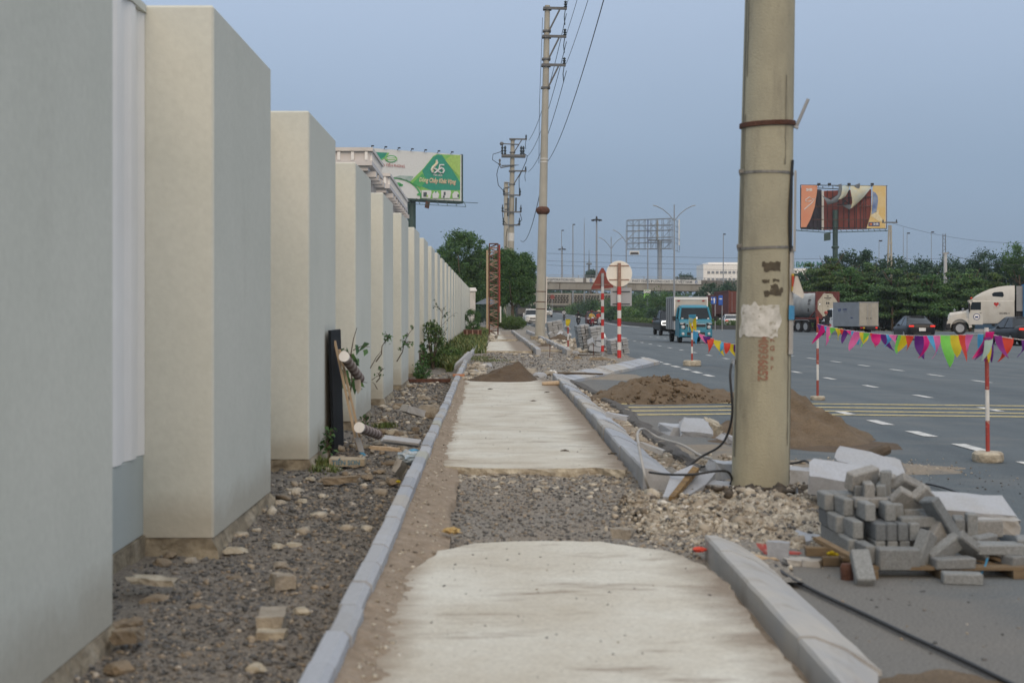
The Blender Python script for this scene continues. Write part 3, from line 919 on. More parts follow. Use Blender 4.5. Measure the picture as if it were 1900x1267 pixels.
b = MB(); skin_patch(b, D(-40), D(-28), pz(540), pz(508), .026, 2, 4, .02, 1); b.build('torn_notice', M_yellowp, np_)
b = MB(); skin_patch(b, D(-40), D(-30), pz(531), pz(512), .029, 2, 3, .02, 1); b.build('torn_notice', M_redp, np_)
b = MB()
zt, z2 = pz(512), pz(553)
b.add([(.215, -.13, zt), (.235, -.13, zt + .0), (.285, -.15, z2 + .03), (.27, -.16, z2), (.19, -.15, z2 + .05)], [(0, 1, 2, 3, 4)])
b.build('peeling_paper', M_poster, np_)
b = MB(); skin_patch(b, D(-155), D(-68), pz(624), pz(566), .006, 22, 12, .16, 4); b.build('torn_poster', M_poster_w, np_)
for (a0, a1, v0, v1, sd) in ((-108, -100, 487, 497, 1), (-103, -68, 488, 504, 2), (-105, -92, 520, 526, 3), (-82, -70, 518, 523, 4), (-90, -74, 527, 539, 5), (-98, -66, 541, 549, 6), (-90, -62, 537, 544, 7)):
    b = MB(); skin_patch(b, D(a0), D(a1), pz(v1), pz(v0), .004, 8, 4, .10, sd); b.build('glue_smear', M_glue, np_)
def wrap_text(s, size, ang, zc, m, sx=1.0, bold=0.0, rotup=True):
    """Lettering painted on the shaft, reading downwards."""
    me = text_mesh(s, size, m, bold=bold)
    for vtx in me.vertices:
        x, y = vtx.co.x, vtx.co.y * sx
        zz = zc - x if rotup else zc + y
        across = y if rotup else x
        t = ang + across / rad(zz)
        rr = rad(zz) + .004
        vtx.co = (rr * math.cos(t), rr * math.sin(t), zz)
    return inst('stencil_lettering', me, np_)
wrap_text('3M0936852', .085, D(-102), pz(657), M_stencil, 1.2, .0035)
for ch, v_ in (('K', 628), ('G', 645), ('a', 662), ('r', 679)):
    wrap_text(ch, .055, D(-83), pz(v_), M_stencil, bold=.002, rotup=False)
b = MB(); zz0 = pz(672)
b.lathe([(.001, -.02), (.018, -.02), (.018, .02), (.001, .02)], 10, Matrix.Translation((-.235, -.02, zz0)))
b.build('cable_clip', M_chrome, np_)

for (a0, a1, z0_, z1_, sd) in ((-172, -163, 0.3, 5.2, 1), (-160, -157, 1.6, 3.0, 2), (-158, -154, 3.3, 4.6, 4), (-22, -16, .1, 1.5, 6), (-40, -36, .4, 1.3, 7), (-60, -57, 2.6, 3.3, 9)):  # darker upright streaks on the shaft, the longest along its left edge
    b = MB(); skin_patch(b, D(a0), D(a1), z0_, z1_, .003, 3, 26, .035, sd); b.build('dark_streak', M_streak, np_)
# ---- cables round the near pole
def cable(label, pts, r=.012, m=None, nm='cable', cat='cable', seg=6):
    """Smooth curve through the points."""
    P = [Vector(p) for p in pts]; out = []
    for i in range(len(P) - 1):
        p0, p1, p2, p3 = P[max(i - 1, 0)], P[i], P[i + 1], P[min(i + 2, len(P) - 1)]
        for k in range(seg):
            t = k / seg
            out.append(.5 * ((2 * p1) + (p2 - p0) * t + (2 * p0 - 5 * p1 + 4 * p2 - p3) * t * t + (3 * p1 - p0 - 3 * p2 + p3) * t ** 3))
    out.append(P[-1])
    b = MB(); b.tube(out, r, 7)
    return tag(b.build(nm, m or M_cable, smooth=True), label, cat)
A = atd
cable('black cable hanging down the left side of the near pole to the rubble', [A(1357, 10.55, 675), A(1355, 10.5, 700), A(1359, 10.5, 760), A(1352, 10.6, 800), A(1335, 10.9, 828), A(1300, 11.0, 848), A(1268, 10.9, 872)], .010)
cable('grey cable looping from the gutter over the sloped kerb stones', [A(1207, 11.2, 916), A(1196, 11.0, 880), A(1184, 11.6, 820), A(1184, 12.2, 801), A(1195, 12.8, 796), A(1222, 12.9, 812), A(1265, 12.5, 825), A(1300, 12.2, 845), A(1320, 11.9, 850)], .012, M_granite_d)
cable('black cable lying across the tilted kerb slabs beside the near pole', [A(1205, 10.9, 876), A(1240, 10.6, 880), A(1285, 10.5, 880), A(1325, 10.5, 874), A(1350, 10.6, 875), A(1358, 10.7, 890), A(1350, 10.8, 900), A(1320, 10.9, 893)], .010)
cable('black cable running behind the near pole to the dark slab', [A(1300, 11.4, 866), A(1340, 11.4, 862), A(1462, 11.2, 860), A(1495, 11.1, 855), A(1510, 10.9, 872), A(1520, 10.8, 892)], .010)
cable('thick black cable snaking from the mound across the road to the corner', [A(1478, 10.2, 906), A(1478, 9.6, 940), A(1466, 9.2, 975), A(1442, 8.8, 1003), A(1432, 8.2, 1033), at(1452, 1062, .02), at(1520, 1100, .02), at(1600, 1137, .02), at(1690, 1180, .02), at(1790, 1226, .02), at(1900, 1280, .02)], .0115)
cable('black cable lying on the road beyond the brick pallet', [A(1480, 10.3, 909), A(1530, 10.2, 914), A(1580, 10.5, 916), at(1700, 898, .02), at(1745, 903, .02), at(1790, 918, .02)], .010)

# ---- the far poles with crossarms
def crossarm(parent, z, x0, x1, r, dark=M_steel, brace=True, ins=True):
    b = MB()
    b.box(((x0 + x1) / 2, -r - .06, z), (x1 - x0, .10, .13))
    b.box((0, 0, z), (2 * r + .16, 2 * r + .14, .11))
    arm = b.build('crossarm', M_armsteel, parent)
    if brace:
        b = MB(); b.tube([(r * .8, -r - .06, z - 1.15), (x1 * .62, -r - .06, z - .08)], .05, 6); b.box((0, 0, z - 1.15), (2 * r + .14, 2 * r + .12, .09))
        b.build('brace', M_armsteel, arm)
    if ins:
        b = MB(); b.lathe([(.05, .0), (.10, .06), (.04, .12), (.10, .18), (.04, .24), (.09, .30), (.03, .36)], 10, Matrix.Translation((x1 - .08, -r - .06, z + .04)))
        b.tube([(x1 - .08, -r - .06, z - .05), (x1 - .15, -r - .4, z - .5), (x1 - .1, -r - .3, z - .9)], .025, 5)
        b.build('insulator', M_insul, arm)
    return arm
M_armsteel = mat('weathered_arm_steel', (.13, .135, .14), rough=.7, scale=4)
M_insul = mat('dark_insulator', (.035, .05, .06), rough=.3)
p0 = atd(1002, 69.4, z=.1)
fp = thing('concrete_pole', 'tall slim concrete pole with three steel crossarms beside the footpath', 'pole', p0)
fp.rotation_euler = (0, R(1.27), 0)
fr = lambda z: .265 - z * .0075
b = MB(); b.lathe([(fr(z), z) for z in [-.5, 0] + [i * 1.0 for i in range(1, 18)] + [17.15]], 18); b.build('shaft', M_greypole, fp, smooth=40)
def fz(v): return EYE - (v - VV) * 69.4 / FPX - .1
b = MB(); zz = fz(391); b.lathe([(fr(zz), zz - .2), (fr(zz) + .06, zz - .17), (fr(zz) + .14, zz - .06), (fr(zz) + .14, zz + .06), (fr(zz) + .06, zz + .17), (fr(zz), zz + .2)], 16); b.build('rusty_collar', M_rust, fp)
for v_ in (295, 301): b = MB(); band(b, fr(fz(v_)) + .012, fz(v_), .05); b.build('steel_strap', M_whiteband, fp)
for v_ in (541, 560, 573): b = MB(); band(b, fr(fz(v_)) + .01, fz(v_), .04); b.build('steel_strap', M_rust, fp)
b = MB(); b.box((fr(1) + .02, -.05, 2.0), (.06, .08, 2.4)); b.build('cable_guard', M_whiteold, fp)
for v_ in (17, 69, 122): crossarm(fp, fz(v_), -.22, 1.0, fr(fz(v_)))
b = MB(); b.tube([(-.24, -.1, 16.5), (-.30, -.1, 12), (-.26, -.1, 9)], .012, 5); b.build('cable', M_cable, fp)
b = MB(); b.box((0, 0, 0), (.9, .8, .16), jit=.06); b.build('footing', M_slabedge, fp)

p0 = atd(946, 118, z=.1)
ep = thing('equipment_pole', 'farther concrete pole crowded with switch gear rising out of a street tree', 'pole', p0)
ep.rotation_euler = (0, R(.85), 0)
er = lambda z: .34 - z * .0100
def ez(v): return EYE - (v - VV) * 118 / FPX - .1
b = MB(); b.lathe([(er(z), z) for z in [-.5] + [i * 1.2 for i in range(0, 14)] + [16.4]], 14); b.build('shaft', M_greypole, ep, smooth=40)
for v_, x0, x1 in ((259, -.3, 1.25), (318, -.3, 1.25)): crossarm(ep, ez(v_), x0, x1, er(ez(v_)))
b = MB()
z = ez(290); b.box((.1, -.4, z), (2.1, .14, .2)); b.box((.1, .35, z), (2.1, .14, .2)); b.build('switch_arm', M_armsteel, ep)
for x in (-.9, -.65, .75, .95):
    b = MB(); b.lathe([(.05, 0), (.13, .08), (.06, .2), (.13, .32), (.06, .44), (.12, .56), (.05, .75)], 8, Matrix.Translation((x, -.4, z + .1))); b.build('insulator', M_insul, ep)
z = ez(268); b = MB(); b.tube([(-.95, -.3, z), (.5, -.3, z - .05)], .05, 6); b.lathe([(.04, -.18), (.16, -.1), (.16, .1), (.04, .18)], 8, Matrix.Translation((-.95, -.3, z)), 'X'); b.build('lightning_arm', M_armsteel, ep)
z = ez(309); b = MB(); b.tube([(-1.15, -.3, z + .1), (-1.0, -.3, z - .15), (.55, -.3, z + .1), (-.95, -.3, z + .02)], .06, 6); b.lathe([(.05, 0), (.12, .1), (.05, .3), (.1, .5), (.04, .6)], 8, Matrix.Translation((-1.1, -.3, z))); b.build('switch_arm', M_armsteel, ep)
for v_, w in ((363, .75), (394, .85), (418, .75)):
    z = ez(v_); b = MB(); b.box((0, -.35, z), (2 * w, .09, .12)); b.build('crossarm', M_armsteel, ep)
    for x in (-w + .05, w - .05):
        b = MB(); b.lathe([(.05, 0), (.11, .08), (.05, .2), (.11, .32), (.05, .44), (.04, .62)], 8, Matrix.Translation((x, -.35, z))); b.build('insulator', M_insul, ep)
b = MB(); b.box((-.33, -.2, ez(385)), (.14, .2, 1.6)); b.box((.37, -.2, ez(380)), (.14, .2, 1.2)); b.build('fuse_box', M_insul, ep)
for pts in ([(-1.0, -.35, ez(283)), (-1.7, -.35, ez(288)), (-1.75, -.35, ez(298)), (-1.1, -.35, ez(307))], [(.8, -.35, ez(283)), (1.3, -.35, ez(290)), (1.2, -.35, ez(300)), (.6, -.35, ez(330)), (.65, -.35, ez(365))],
            [(-1.2, -.35, ez(310)), (-1.35, -.35, ez(325)), (-1.2, -.35, ez(345)), (-.7, -.35, ez(356))], [(-.8, -.35, ez(396)), (-.75, -.35, ez(408)), (-.4, -.35, ez(418))], [(.75, -.35, ez(397)), (.9, -.35, ez(408)), (.4, -.35, ez(420))],
            [(-.35, -.3, ez(425)), (-.45, -.3, ez(440)), (-.42, -.3, ez(470))]):
    b = MB(); b.tube(pts, .03, 5); b.build('cable', M_cable, ep)
b = MB(); z = ez(440); b.lathe([(er(z) + .015, z - .35), (er(z) + .015, z + .35)], 14); b.build('white_band', M_whiteband, ep)
b = MB(); b.box((-.08, -.36, 2.4), (.34, .12, 1.1), bev=.02); b.build('meter_box', M_whiteold, ep)
p0 = atd(939, 150, z=.2)
rp = thing('concrete_pole', 'distant third concrete pole just left of the equipment pole', 'pole', p0)
def rz_(v): return EYE - (v - VV) * 150 / FPX - .2
b = MB(); b.lathe([(.32, -.5), (.24, rz_(338))], 12); b.build('shaft', M_greypole, rp, smooth=40)
for v_ in (340, 349, 359, 379, 389): b = MB(); b.tube([(-.15, -.28, rz_(v_)), (.9, -.28, rz_(v_))], .06, 5); b.build('crossarm', M_armsteel, rp)
b = MB(); b.tube([(.1, -.28, rz_(349)), (.9, -.28, rz_(341))], .045, 5); b.tube([(.1, -.28, rz_(389)), (.9, -.28, rz_(381))], .045, 5); b.build('brace', M_armsteel, rp)

# ---- overhead wires
def wire(label, a, c, sag, r=.016, group=None, n=22):
    a, c = Vector(a), Vector(c)
    pts = [a.lerp(c, i / n) - Vector((0, 0, sag * 4 * (i / n) * (1 - i / n))) for i in range(n + 1)]
    b = MB(); b.tube(pts, r, 5)
    return tag(b.build('overhead_wire', M_wire), label, 'wire', group or 'overhead wires along the road')
def fpt(u, v): return atd(u, 69.2, v)
top_of_near = [Vector((3.3, 9.5, 16.6)), Vector((3.35, 9.6, 15.3)), Vector((3.4, 9.7, 14.0))]
for i, (v_, tn) in enumerate(zip((12, 64, 118), top_of_near)):
    w = ('top', 'middle', 'lowest')[i]
    wire('overhead wire arriving at the %s crossarm of the slim pole' % w, fpt(1051, v_), tn, .9, .013)
    wire('overhead wire leaving the %s crossarm of the slim pole towards the equipment pole' % w, fpt(1051, v_ + 14), atd((981, 979, 980)[i], 117.6, (261, 290, 319)[i]), 1.0, .018)
wire('lone black wire sagging from the slim pole up to the near pole', atd(1016, 69.2, 300), Vector((2.45, 10.75, 9.8)), 1.15, .013)
wire('sagging wire from the slim pole down behind the street tree', atd(1001, 69.6, 362), atd(966, 118, 446), .9, .02)
for i, (x0, v0, x1, v1) in enumerate(((1015, 470, 1900, 478), (1015, 484, 1900, 489), (1015, 492, 1900, 500), (770, 410, 1500, 450))):
    if i == 3: continue
    wire(('upper', 'middle', 'lower', 'faint slanting')[i] + ' long wire crossing the sky in front of the flyover', atd(x0, 205, v0), atd(x1, 205, v1), .5, .022, 'wires crossing the road far off')
wire('wire running from the lattice pole right over the trees', atd(1655, 150, 414), atd(1905, 150, 451), .6, .016)
wire('wire from the lamp pole over the right trees', atd(1757, 118, 471), atd(1905, 118, 492), .3, .016)

# ---- road signs seen from behind, on red and white posts
def banded_post(parent, r, z0, z1, n_b, first_red, m1=M_red, m2=M_whiteband, tops=None, seg=12):
    for k in range(n_b):
        a, c = lerp(z0, z1, k / n_b), lerp(z0, z1, (k + 1) / n_b)
        red = (k % 2 == 0) == first_red
        b = MB(); b.lathe([(r, a), (r, c)], seg); b.build('red_band' if red else 'white_band', m1 if red else m2, parent, smooth=40)
M_signback = mat('sign_back', (.76, .73, .66), rough=.6, scale=3, var=.05, ramp2=(6, (1, 1, 1), .6, .75, (.45, .36, .26), .4))
M_signgrey = mat('sign_back_grey', (.33, .345, .37), rough=.5, scale=2, var=.06, metallic=.2)
M_signred = mat('sign_back_red', (.22, .055, .045), rough=.7, scale=5, var=.15)
p0 = at(1149, 664, .06); d = p0.y; k_ = d / FPX
s1 = thing('round_sign', 'round cream traffic sign seen from behind on a red and white post', 'road sign', p0)
zz = lambda v: (664 - v) * k_
banded_post(s1, .062, 0, zz(532), 9, True)
b = MB(); b.lathe([(.055, zz(532)), (.055, zz(488))], 12); b.build('pole_top', M_rustlight, s1, smooth=40)
b = MB(); b.lathe([(.40, -.012), (.405, -.004), (.405, .008), (.40, .012)], 40, Matrix.Translation((.005, -.0 + .075, zz(508))), 'Y'); b.build('sign_plate', M_signback, s1)
for v_ in (493, 519): b = MB(); b.box((0, .052, zz(v_)), (.62, .02, .03)); b.build('bracket', M_rustlight, s1)
b = MB(); b.box((.07, .10, zz(551)), (.66, .015, .56), bev=.006); b.build('panel_plate', M_signgrey, s1)
for v_ in (541, 564): b = MB(); b.box((.07, .078, zz(v_)), (.54, .025, .025)); b.build('panel_rail', M_insul, s1)
p0 = at(1118, 660, .06); k2_ = p0.y / FPX
s2 = thing('triangle_sign', 'red backed triangular traffic sign on the left striped post', 'road sign', p0)
zz = lambda v: (660 - v) * k2_
banded_post(s2, .05, .12, zz(532), 10, True)
b = MB(); b.lathe([(.055, 0), (.055, .13)], 12); b.build('post_base', M_steel, s2)
b = MB(); b.lathe([(.048, zz(532)), (.048, zz(507))], 12); b.build('pole_top', M_steel, s2, smooth=40)
tri = [(-.36, zz(537)), (.36, zz(534)), (.36, zz(531)), (.03, zz(497)), (-.03, zz(497)), (-.36, zz(534))]
b = MB(); b.prism([(x, z) for x, z in tri], .055, .075, axis='Y'); b.build('sign_plate', M_signred, s2)
b = MB(); b.box((0, .045, zz(528)), (.5, .018, .03)); b.box((0, .045, zz(511)), (.2, .018, .03)); b.build('bracket', M_rustlight, s2)

# ---- marker poles with concrete feet and strings of pennants
def marker(label, u, v, htop, r, n_b, first_red, foot=True, lean=(0, 0), m1=M_redold, footr=.15, footh=.1, zb=None):
    p = onroad(u, v) if zb is None else at(u, v, zb)
    t = thing('marker_pole', label, 'marker pole', p, group='red and white marker poles')
    t.rotation_euler = (lean[0], lean[1], 0)
    h = (v - htop) * p.y / FPX
    if foot:
        b = MB(); b.lathe([(footr * .93, 0), (footr, .02), (footr * .98, footh * .8), (footr * .85, footh), (r, footh + .004)], 18); b.build('concrete_foot', M_slabedge, t, smooth=40)
    for k in range(n_b):
        a, c = lerp(footh if foot else 0, h, k / n_b), lerp(footh if foot else 0, h, (k + 1) / n_b)
        red = (k % 2 == 0) == first_red
        b = MB(); b.lathe([(r, a), (r, c)], 10); b.build('red_band' if red else 'white_band', m1 if red else M_whiteband, t, smooth=40)
    return p, h
pA, hA = marker('nearest marker pole in a thick round concrete foot at the far right', 1833, 856, 608, .021, 4, True, lean=(0, R(-.6)), footr=.155, footh=.10)
pB, hB = marker('marker pole standing behind the tall sand heap', 1517, 742, 588, .022, 5, True, foot=True, footr=.13, footh=.07)
pC, hC = marker('small marker pole with a yellow flag in front of the teal truck', 1284, 679, 592, .028, 6, True, footr=.26, footh=.16)
pD, hD = marker('thin marker pole with a yellow tuft near the far paver stacks', 1054, 655, 595, .028, 5, False, foot=False, zb=.06)
PC = {n: mat('pennant_' + n, c, rough=.6, scale=9, var=.08, trans=.35) for n, c in dict(yellow=(.62, .50, .02), pink=(.70, .14, .36), magenta=(.66, .015, .20), purple=(.115, .02, .20), red=(.62, .055, .03), green=(.20, .62, .10), blue=(.08, .36, .62), violet=(.26, .035, .25), pale=(.40, .55, .50)).items()}
def pennant(parent, p, along, L, w, col, swing, lean, twist, seed, face=0.0):
    """Cloth tongue hanging from p: along is the string direction, swing pushes it sideways."""
    a = Vector(along).normalized(); n = 7; b = MB()
    if face: a = (a * (1 - face) + Vector((1, 0, 0)) * face * (1 if a.x >= 0 else -1)).normalized()
    rows = []
    side = Vector((0, 0, 1)).cross(a).normalized()
    for i in range(n):
        t = i / (n - 1)
        ww = w * (1 - t ** 2.2) ** .75 if t < 1 else 0.004
        c = Vector(p) + Vector((0, 0, -1)) * L * t * (1 - .25 * abs(swing) * t) + a * L * swing * (t ** 1.6) + side * (lean * L * t + .10 * L * math.sin(3.2 * t + seed))
        tw = twist * t
        d = a * math.cos(tw) + side * math.sin(tw)
        rows.append((c - d * ww / 2, c + side * .018 * math.sin(5 * t + seed), c + d * ww / 2))
    o = len(b.v)
    for r_ in rows: b.v.extend([tuple(x) for x in r_])
    for i in range(n - 1):
        for k in range(2):
            q = o + i * 3 + k
            b.f.append((q, q + 1, q + 4, q + 3)); b.m.append(0)
    return b.build('pennant', PC[col], parent, smooth=True)
def bunting(label, a, c, sag, cols, L, w, seed, swing0=0.0):
    rnd = random.Random(seed)
    a, c = Vector(a), Vector(c)
    t = thing('bunting', label, 'bunting', a, group='strings of coloured pennants')
    d = c - a; n = len(cols)
    f = lambda q: d * q - Vector((0, 0, sag * 4 * q * (1 - q)))
    b = MB(); b.tube([f(i / 24) for i in range(25)], .004, 5); b.build('string', M_whiteold, t)
    for i, cc in enumerate(cols):
        q = (i + .7 + rnd.uniform(-.2, .2)) / (n + .4)
        pennant(t, f(q), f(q + .01) - f(q), L * rnd.uniform(.55, 1.25), w * rnd.uniform(.5, 1.15), cc, swing0 + rnd.uniform(-.5, .5), rnd.uniform(-.35, .35), rnd.uniform(-1.7, 1.7), rnd.uniform(0, 6), .7)
    return t
tA = Vector((pA.x, pA.y, pA.z + hA - .06)); tB = Vector((pB.x, pB.y, pB.z + hB - .12)); tC = Vector((pC.x, pC.y, pC.z + hC * .78))
bunting('string of bright pennants between the two marker poles on the right', tB, tA, .09, 'purple magenta blue pink green yellow red purple magenta blue pink yellow green red magenta purple blue pink green yellow red purple magenta blue pink green yellow red pink blue'.split(), .29, .135, 5)
bunting('string of pennants leaving the right edge from the nearest marker pole', tA, tA + Vector((1.2, .5, -.06)), .05, 'violet red purple magenta blue magenta green'.split(), .30, .14, 9)
bunting('string of pennants between the yellow flagged marker and the near pole', tC, Vector((8.7, 38.5, .75)), .32, 'blue pink purple red yellow blue red yellow purple blue yellow pink green purple red blue yellow pink'.split(), .42, .24, 3)
bk = thing('pennant_bundle', 'bundle of wrapped pennants tied on top of the nearest marker pole', 'bunting', tA + Vector((0, -.03, 0)), group='strings of coloured pennants')
for cc, sw, ln in (('violet', -.40, .1), ('magenta', -.50, .0), ('pale', -.30, -.15), ('yellow', -.12, -.2), ('purple', .10, .1), ('violet', -.2, -.1)):
    pennant(bk, (0, 0, .02), (1, 0, 0), .32, .085, cc, sw, ln, random.uniform(-1, 1), random.uniform(0, 6))
bk = thing('pennant_bundle', 'yellow and green pennants tied on top of the small marker pole by the truck', 'bunting', tC + Vector((0, -.04, .32)), group='strings of coloured pennants')
for cc, sw, ln in (('yellow', .25, .1), ('yellow', .0, -.1), ('blue', -.1, .1), ('pale', -.2, .2)):
    pennant(bk, (0, 0, .1), (1, 0, 0), .5, .2, cc, sw, ln, random.uniform(-1, 1), random.uniform(0, 6))
bk = thing('pennant_bundle', 'yellow tuft tied on the thin marker pole near the paver stacks', 'bunting', (pD.x, pD.y - .04, pD.z + hD - .05), group='strings of coloured pennants')
for k in range(3): pennant(bk, (0, 0, .1), (1, 0, 0), .25, .16, 'yellow', random.uniform(-.3, .3), 0, random.uniform(-1, 1), k)

# ---- rusty lattice mast lying against nothing: an old upright sign frame
p0 = at(916, 622, .1); kk = p0.y / FPX
lm = thing('lattice_mast', 'upright rusty lattice frame of an old hoarding on the footpath', 'lattice frame', p0, R(0))
H = (622 - 452) * kk; wq = 16 * kk
for (x, y) in ((-wq / 2, 0), (wq / 2, 0), (-wq / 2, .55), (wq / 2, .55)):
    b = MB(); b.box((x, y, H / 2), (.075, .075, H)); b.build('upright', M_rust, lm)
nb = 22
for k in range(nb):
    z0, z1 = H * k / nb, H * (k + 1) / nb
    for y in (-.02, .57):
        b = MB(); sgn = 1 if k % 2 else -1
        b.tube([(-wq / 2 * sgn, y, z0), (wq / 2 * sgn, y, z1)], .028, 5); b.tube([(-wq / 2, y, z1), (wq / 2, y, z1)], .024, 5)
        b.build('lattice_bar', M_rustlight if k % 3 else M_rust, lm)
b = MB(); b.box((wq / 2 + .09, .1, H * .62), (.09, .06, H * .74)); b.build('red_board', M_redold, lm)
b = MB(); b.box((wq / 2 + .15, .08, H * .19 + .2), (.09, .05, .95)); b.build('white_board', M_whiteband, lm)
b = MB(); b.box((-wq / 2 - .12, .1, H * .50), (.12, .06, H * .86)); b.build('faded_board', M_woodpale, lm)
# rusty drum beside the verge
p0 = at(877, 628, .05)
rb = thing('rusty_drum', 'rusty square steel bin sunk in weeds at the end of the kerb', 'bin', p0)
b = MB(); b.box((0, 0, .22), (.95, .7, .5), jit=.02); b.build('body', M_rust, rb)
for x in (-.3, 0, .3): b = MB(); b.box((x, -.36, .22), (.06, .03, .48)); b.build('rib', M_rustlight, rb)
# ================================================================ paving bricks on the pallet
M_brick = mat('grey_paving_brick', orand=.15, grain=(140, .2), col=(.215, .225, .225), rough=.9, scale=45, var=.14, bump=.5, bscale=160, ramp2=(5, (1, 1, 1), .56, .75, (.27, .26, .24), .5))
M_brickw = mat('warm_grey_brick', orand=.12, grain=(140, .2), col=(.265, .262, .25), rough=.9, scale=45, var=.14, bump=.5, bscale=160)
M_brickd = mat('dark_grey_brick', orand=.12, grain=(140, .2), col=(.165, .18, .19), rough=.9, scale=45, var=.14, bump=.5, bscale=160)
b = MB(); b.box((0, 0, 0), (.21, .06, .10), bev=.007, jit=.0025)
ME_BR = [b.mesh('paving_brick', m) for m in (M_brick, M_brickw, M_brickd)]
BG = 'grey paving bricks heaped on the pallet'
def brick(x, y, z, rx=0, ry=0, rz=0, m=0, label=None, sc=None):
    label = label or ('grey brick on edge in the %s course of the neat stack' % ('bottom' if z < .16 else ('middle' if z < .28 else 'third')))
    o = inst('paving_brick', ME_BR[m], None, (x, y, z), (R(rx), R(ry), R(rz + random.uniform(-1.5, 1.5))), sc)
    return tag(o, label, 'brick', BG)
def b6(cx, cy, Y, rx=0, ry=0, rz=0, m=0, label='', sc=None):
    """Brick seen at a point of the enlarged pile (4.525x, from 1500, 820) at distance Y."""
    p = atd(1500 + cx / 4.525, Y, 820 + cy / 4.525)
    return brick(p.x, p.y, p.z, rx, ry, rz, m, label, sc)
random.seed(21)
# neat stack: bricks on edge with their long side away from the camera
for k in range(7):
    for j in range(2):
        brick(2.165 + .064 * k, 8.40 - .215 * j, .118, 0, 0, 90, random.choice((0, 0, 2)))
brick(2.165, 7.97, .118, 0, 0, 90); brick(2.205, 7.76, .118, 0, 0, 90)
for k in range(6):
    brick(2.155 + .064 * k, 8.42, .220, 0, 0, 90, random.choice((0, 2)))
    brick(2.155 + .064 * k, 8.20, .220, 0, 0, 90, random.choice((0, 2)))
brick(2.20, 7.99, .220, 0, 0, 90)
for x in (2.31, 2.376, 2.442, 2.508): brick(x, 7.92, .220, 0, 0, 90, random.choice((0, 2)))
brick(2.31, 7.92, .118, 0, 0, 90); brick(2.38, 7.92, .118, 0, 0, 90); brick(2.45, 7.92, .118, 0, 0, 90)
for x in (2.145, 2.205): brick(x, 8.42, .322, 0, 0, 90)
brick(2.20, 8.20, .322, 0, 0, 90); brick(2.27, 8.40, .322, 0, 0, 90); brick(2.34, 8.40, .322, 0, 0, 90); brick(2.42, 8.40, .322, 0, 0, 90)
brick(2.275, 8.00, .322, 0, 0, 88); brick(2.40, 8.00, .322, 0, 0, 86)
Lb = 'grey brick lying flat as the course '
b6(905, 665, 7.92, 90, 0, 2, 0, 'grey brick lying flat above three narrow brick ends in the third course')
b6(525, 505, 8.12, 90, 0, 1, 1, 'warm grey brick lying flat on top of the neat stack')
b6(745, 975, 7.64, 0, 0, -1, 0, 'broad grey brick at the front of the pallet, right of the leaning brick', (1.12, 1.9, 1.2))
b6(455, 1050, 7.45, 90, -42, 88, 0, 'grey brick leaning on end against the front of the pallet')
b6(1290, 1140, 7.45, 90, 0, -12, 0, 'grey brick fallen on the road in front of the pallet')
b6(1210, 1010, 7.62, 90, 0, 3, 0, 'grey brick lying flat at the front edge of the pallet above the fallen brick', (1.1, 1, 1.1))
b6(960, 900, 7.68, 8, -58, 35, 0, 'grey brick tipped up at the foot of the slide, left of the others', (1, 1.2, 1))
b6(1075, 790, 7.86, 0, -50, 25, 1, 'warm grey brick tipped back behind the tipped front brick')
b6(1145, 905, 7.70, 20, -32, 12, 0, 'grey brick sliding down to the left in the middle of the spilled heap')
b6(1340, 880, 7.74, 65, 35, 20, 0, 'rough faced grey brick sliding steeply down to the right', (1.15, 1, 1.2))
b6(1590, 890, 7.76, 90, 0, -3, 0, 'large grey brick lying on the right end of the pallet', (1.3, 1, 1.5))
b6(1470, 850, 7.95, 10, 0, 40, 0, 'grey brick wedged behind the large right brick')
b6(1110, 640, 7.88, 75, 58, 5, 2, 'big dark grey brick propped steeply against the heap', (1.3, 1, 1.3))
b6(840, 490, 8.05, 40, 26, 20, 1, 'warm brick tilted to the right on the shoulder of the stack')
b6(990, 480, 8.06, 35, 34, 40, 1, 'warm brick tilted right next to the steep dark brick', (1, 1, 1))
b6(450, 300, 8.35, 18, -8, 32, 1, 'warm brick on the very top of the pile at its left', (1.1, 1.2, 1.1))
b6(575, 310, 8.45, 30, 10, -25, 1, 'pale brick lying across the crown of the pile')
b6(500, 405, 8.22, 0, 0, 80, 1, 'brick standing on edge under the topmost left brick')
b6(650, 385, 8.25, 0, 90, 70, 0, 'brick standing upright in the middle of the crown', (1, 1.1, 1))
b6(860, 380, 8.25, 55, 24, 30, 1, 'warm brick lying tilted at the right of the crown', (1.2, 1.1, 1.1))
b6(735, 570, 8.05, 0, 0, 80, 0, 'brick half hidden under the tilted shoulder bricks')
b6(915, 595, 8.05, 90, 0, 4, 0, 'brick lying flat behind the single flat brick of the third course')
b6(615, 450, 8.28, 90, 0, 10, 0, 'brick lying flat under the crown of the pile'); b6(400, 420, 8.35, 0, 0, 85, 0, 'brick on edge behind the left top brick')
b6(1260, 700, 8.05, 0, 0, 75, 0, 'brick on edge right of the big propped brick'); b6(1365, 745, 8.0, 0, 90, 80, 0, 'upright brick at the back right of the heap', (1, 1, 1))
b6(1480, 725, 8.1, 0, 0, 8, 1, 'warm brick standing on edge in front of the broken white slab')
b6(1790, 870, 7.85, 0, 0, 70, 0, 'brick at the far right end of the pallet'); b6(1790, 985, 7.7, 90, 0, 20, 0, 'brick lying low at the far right end of the pallet')
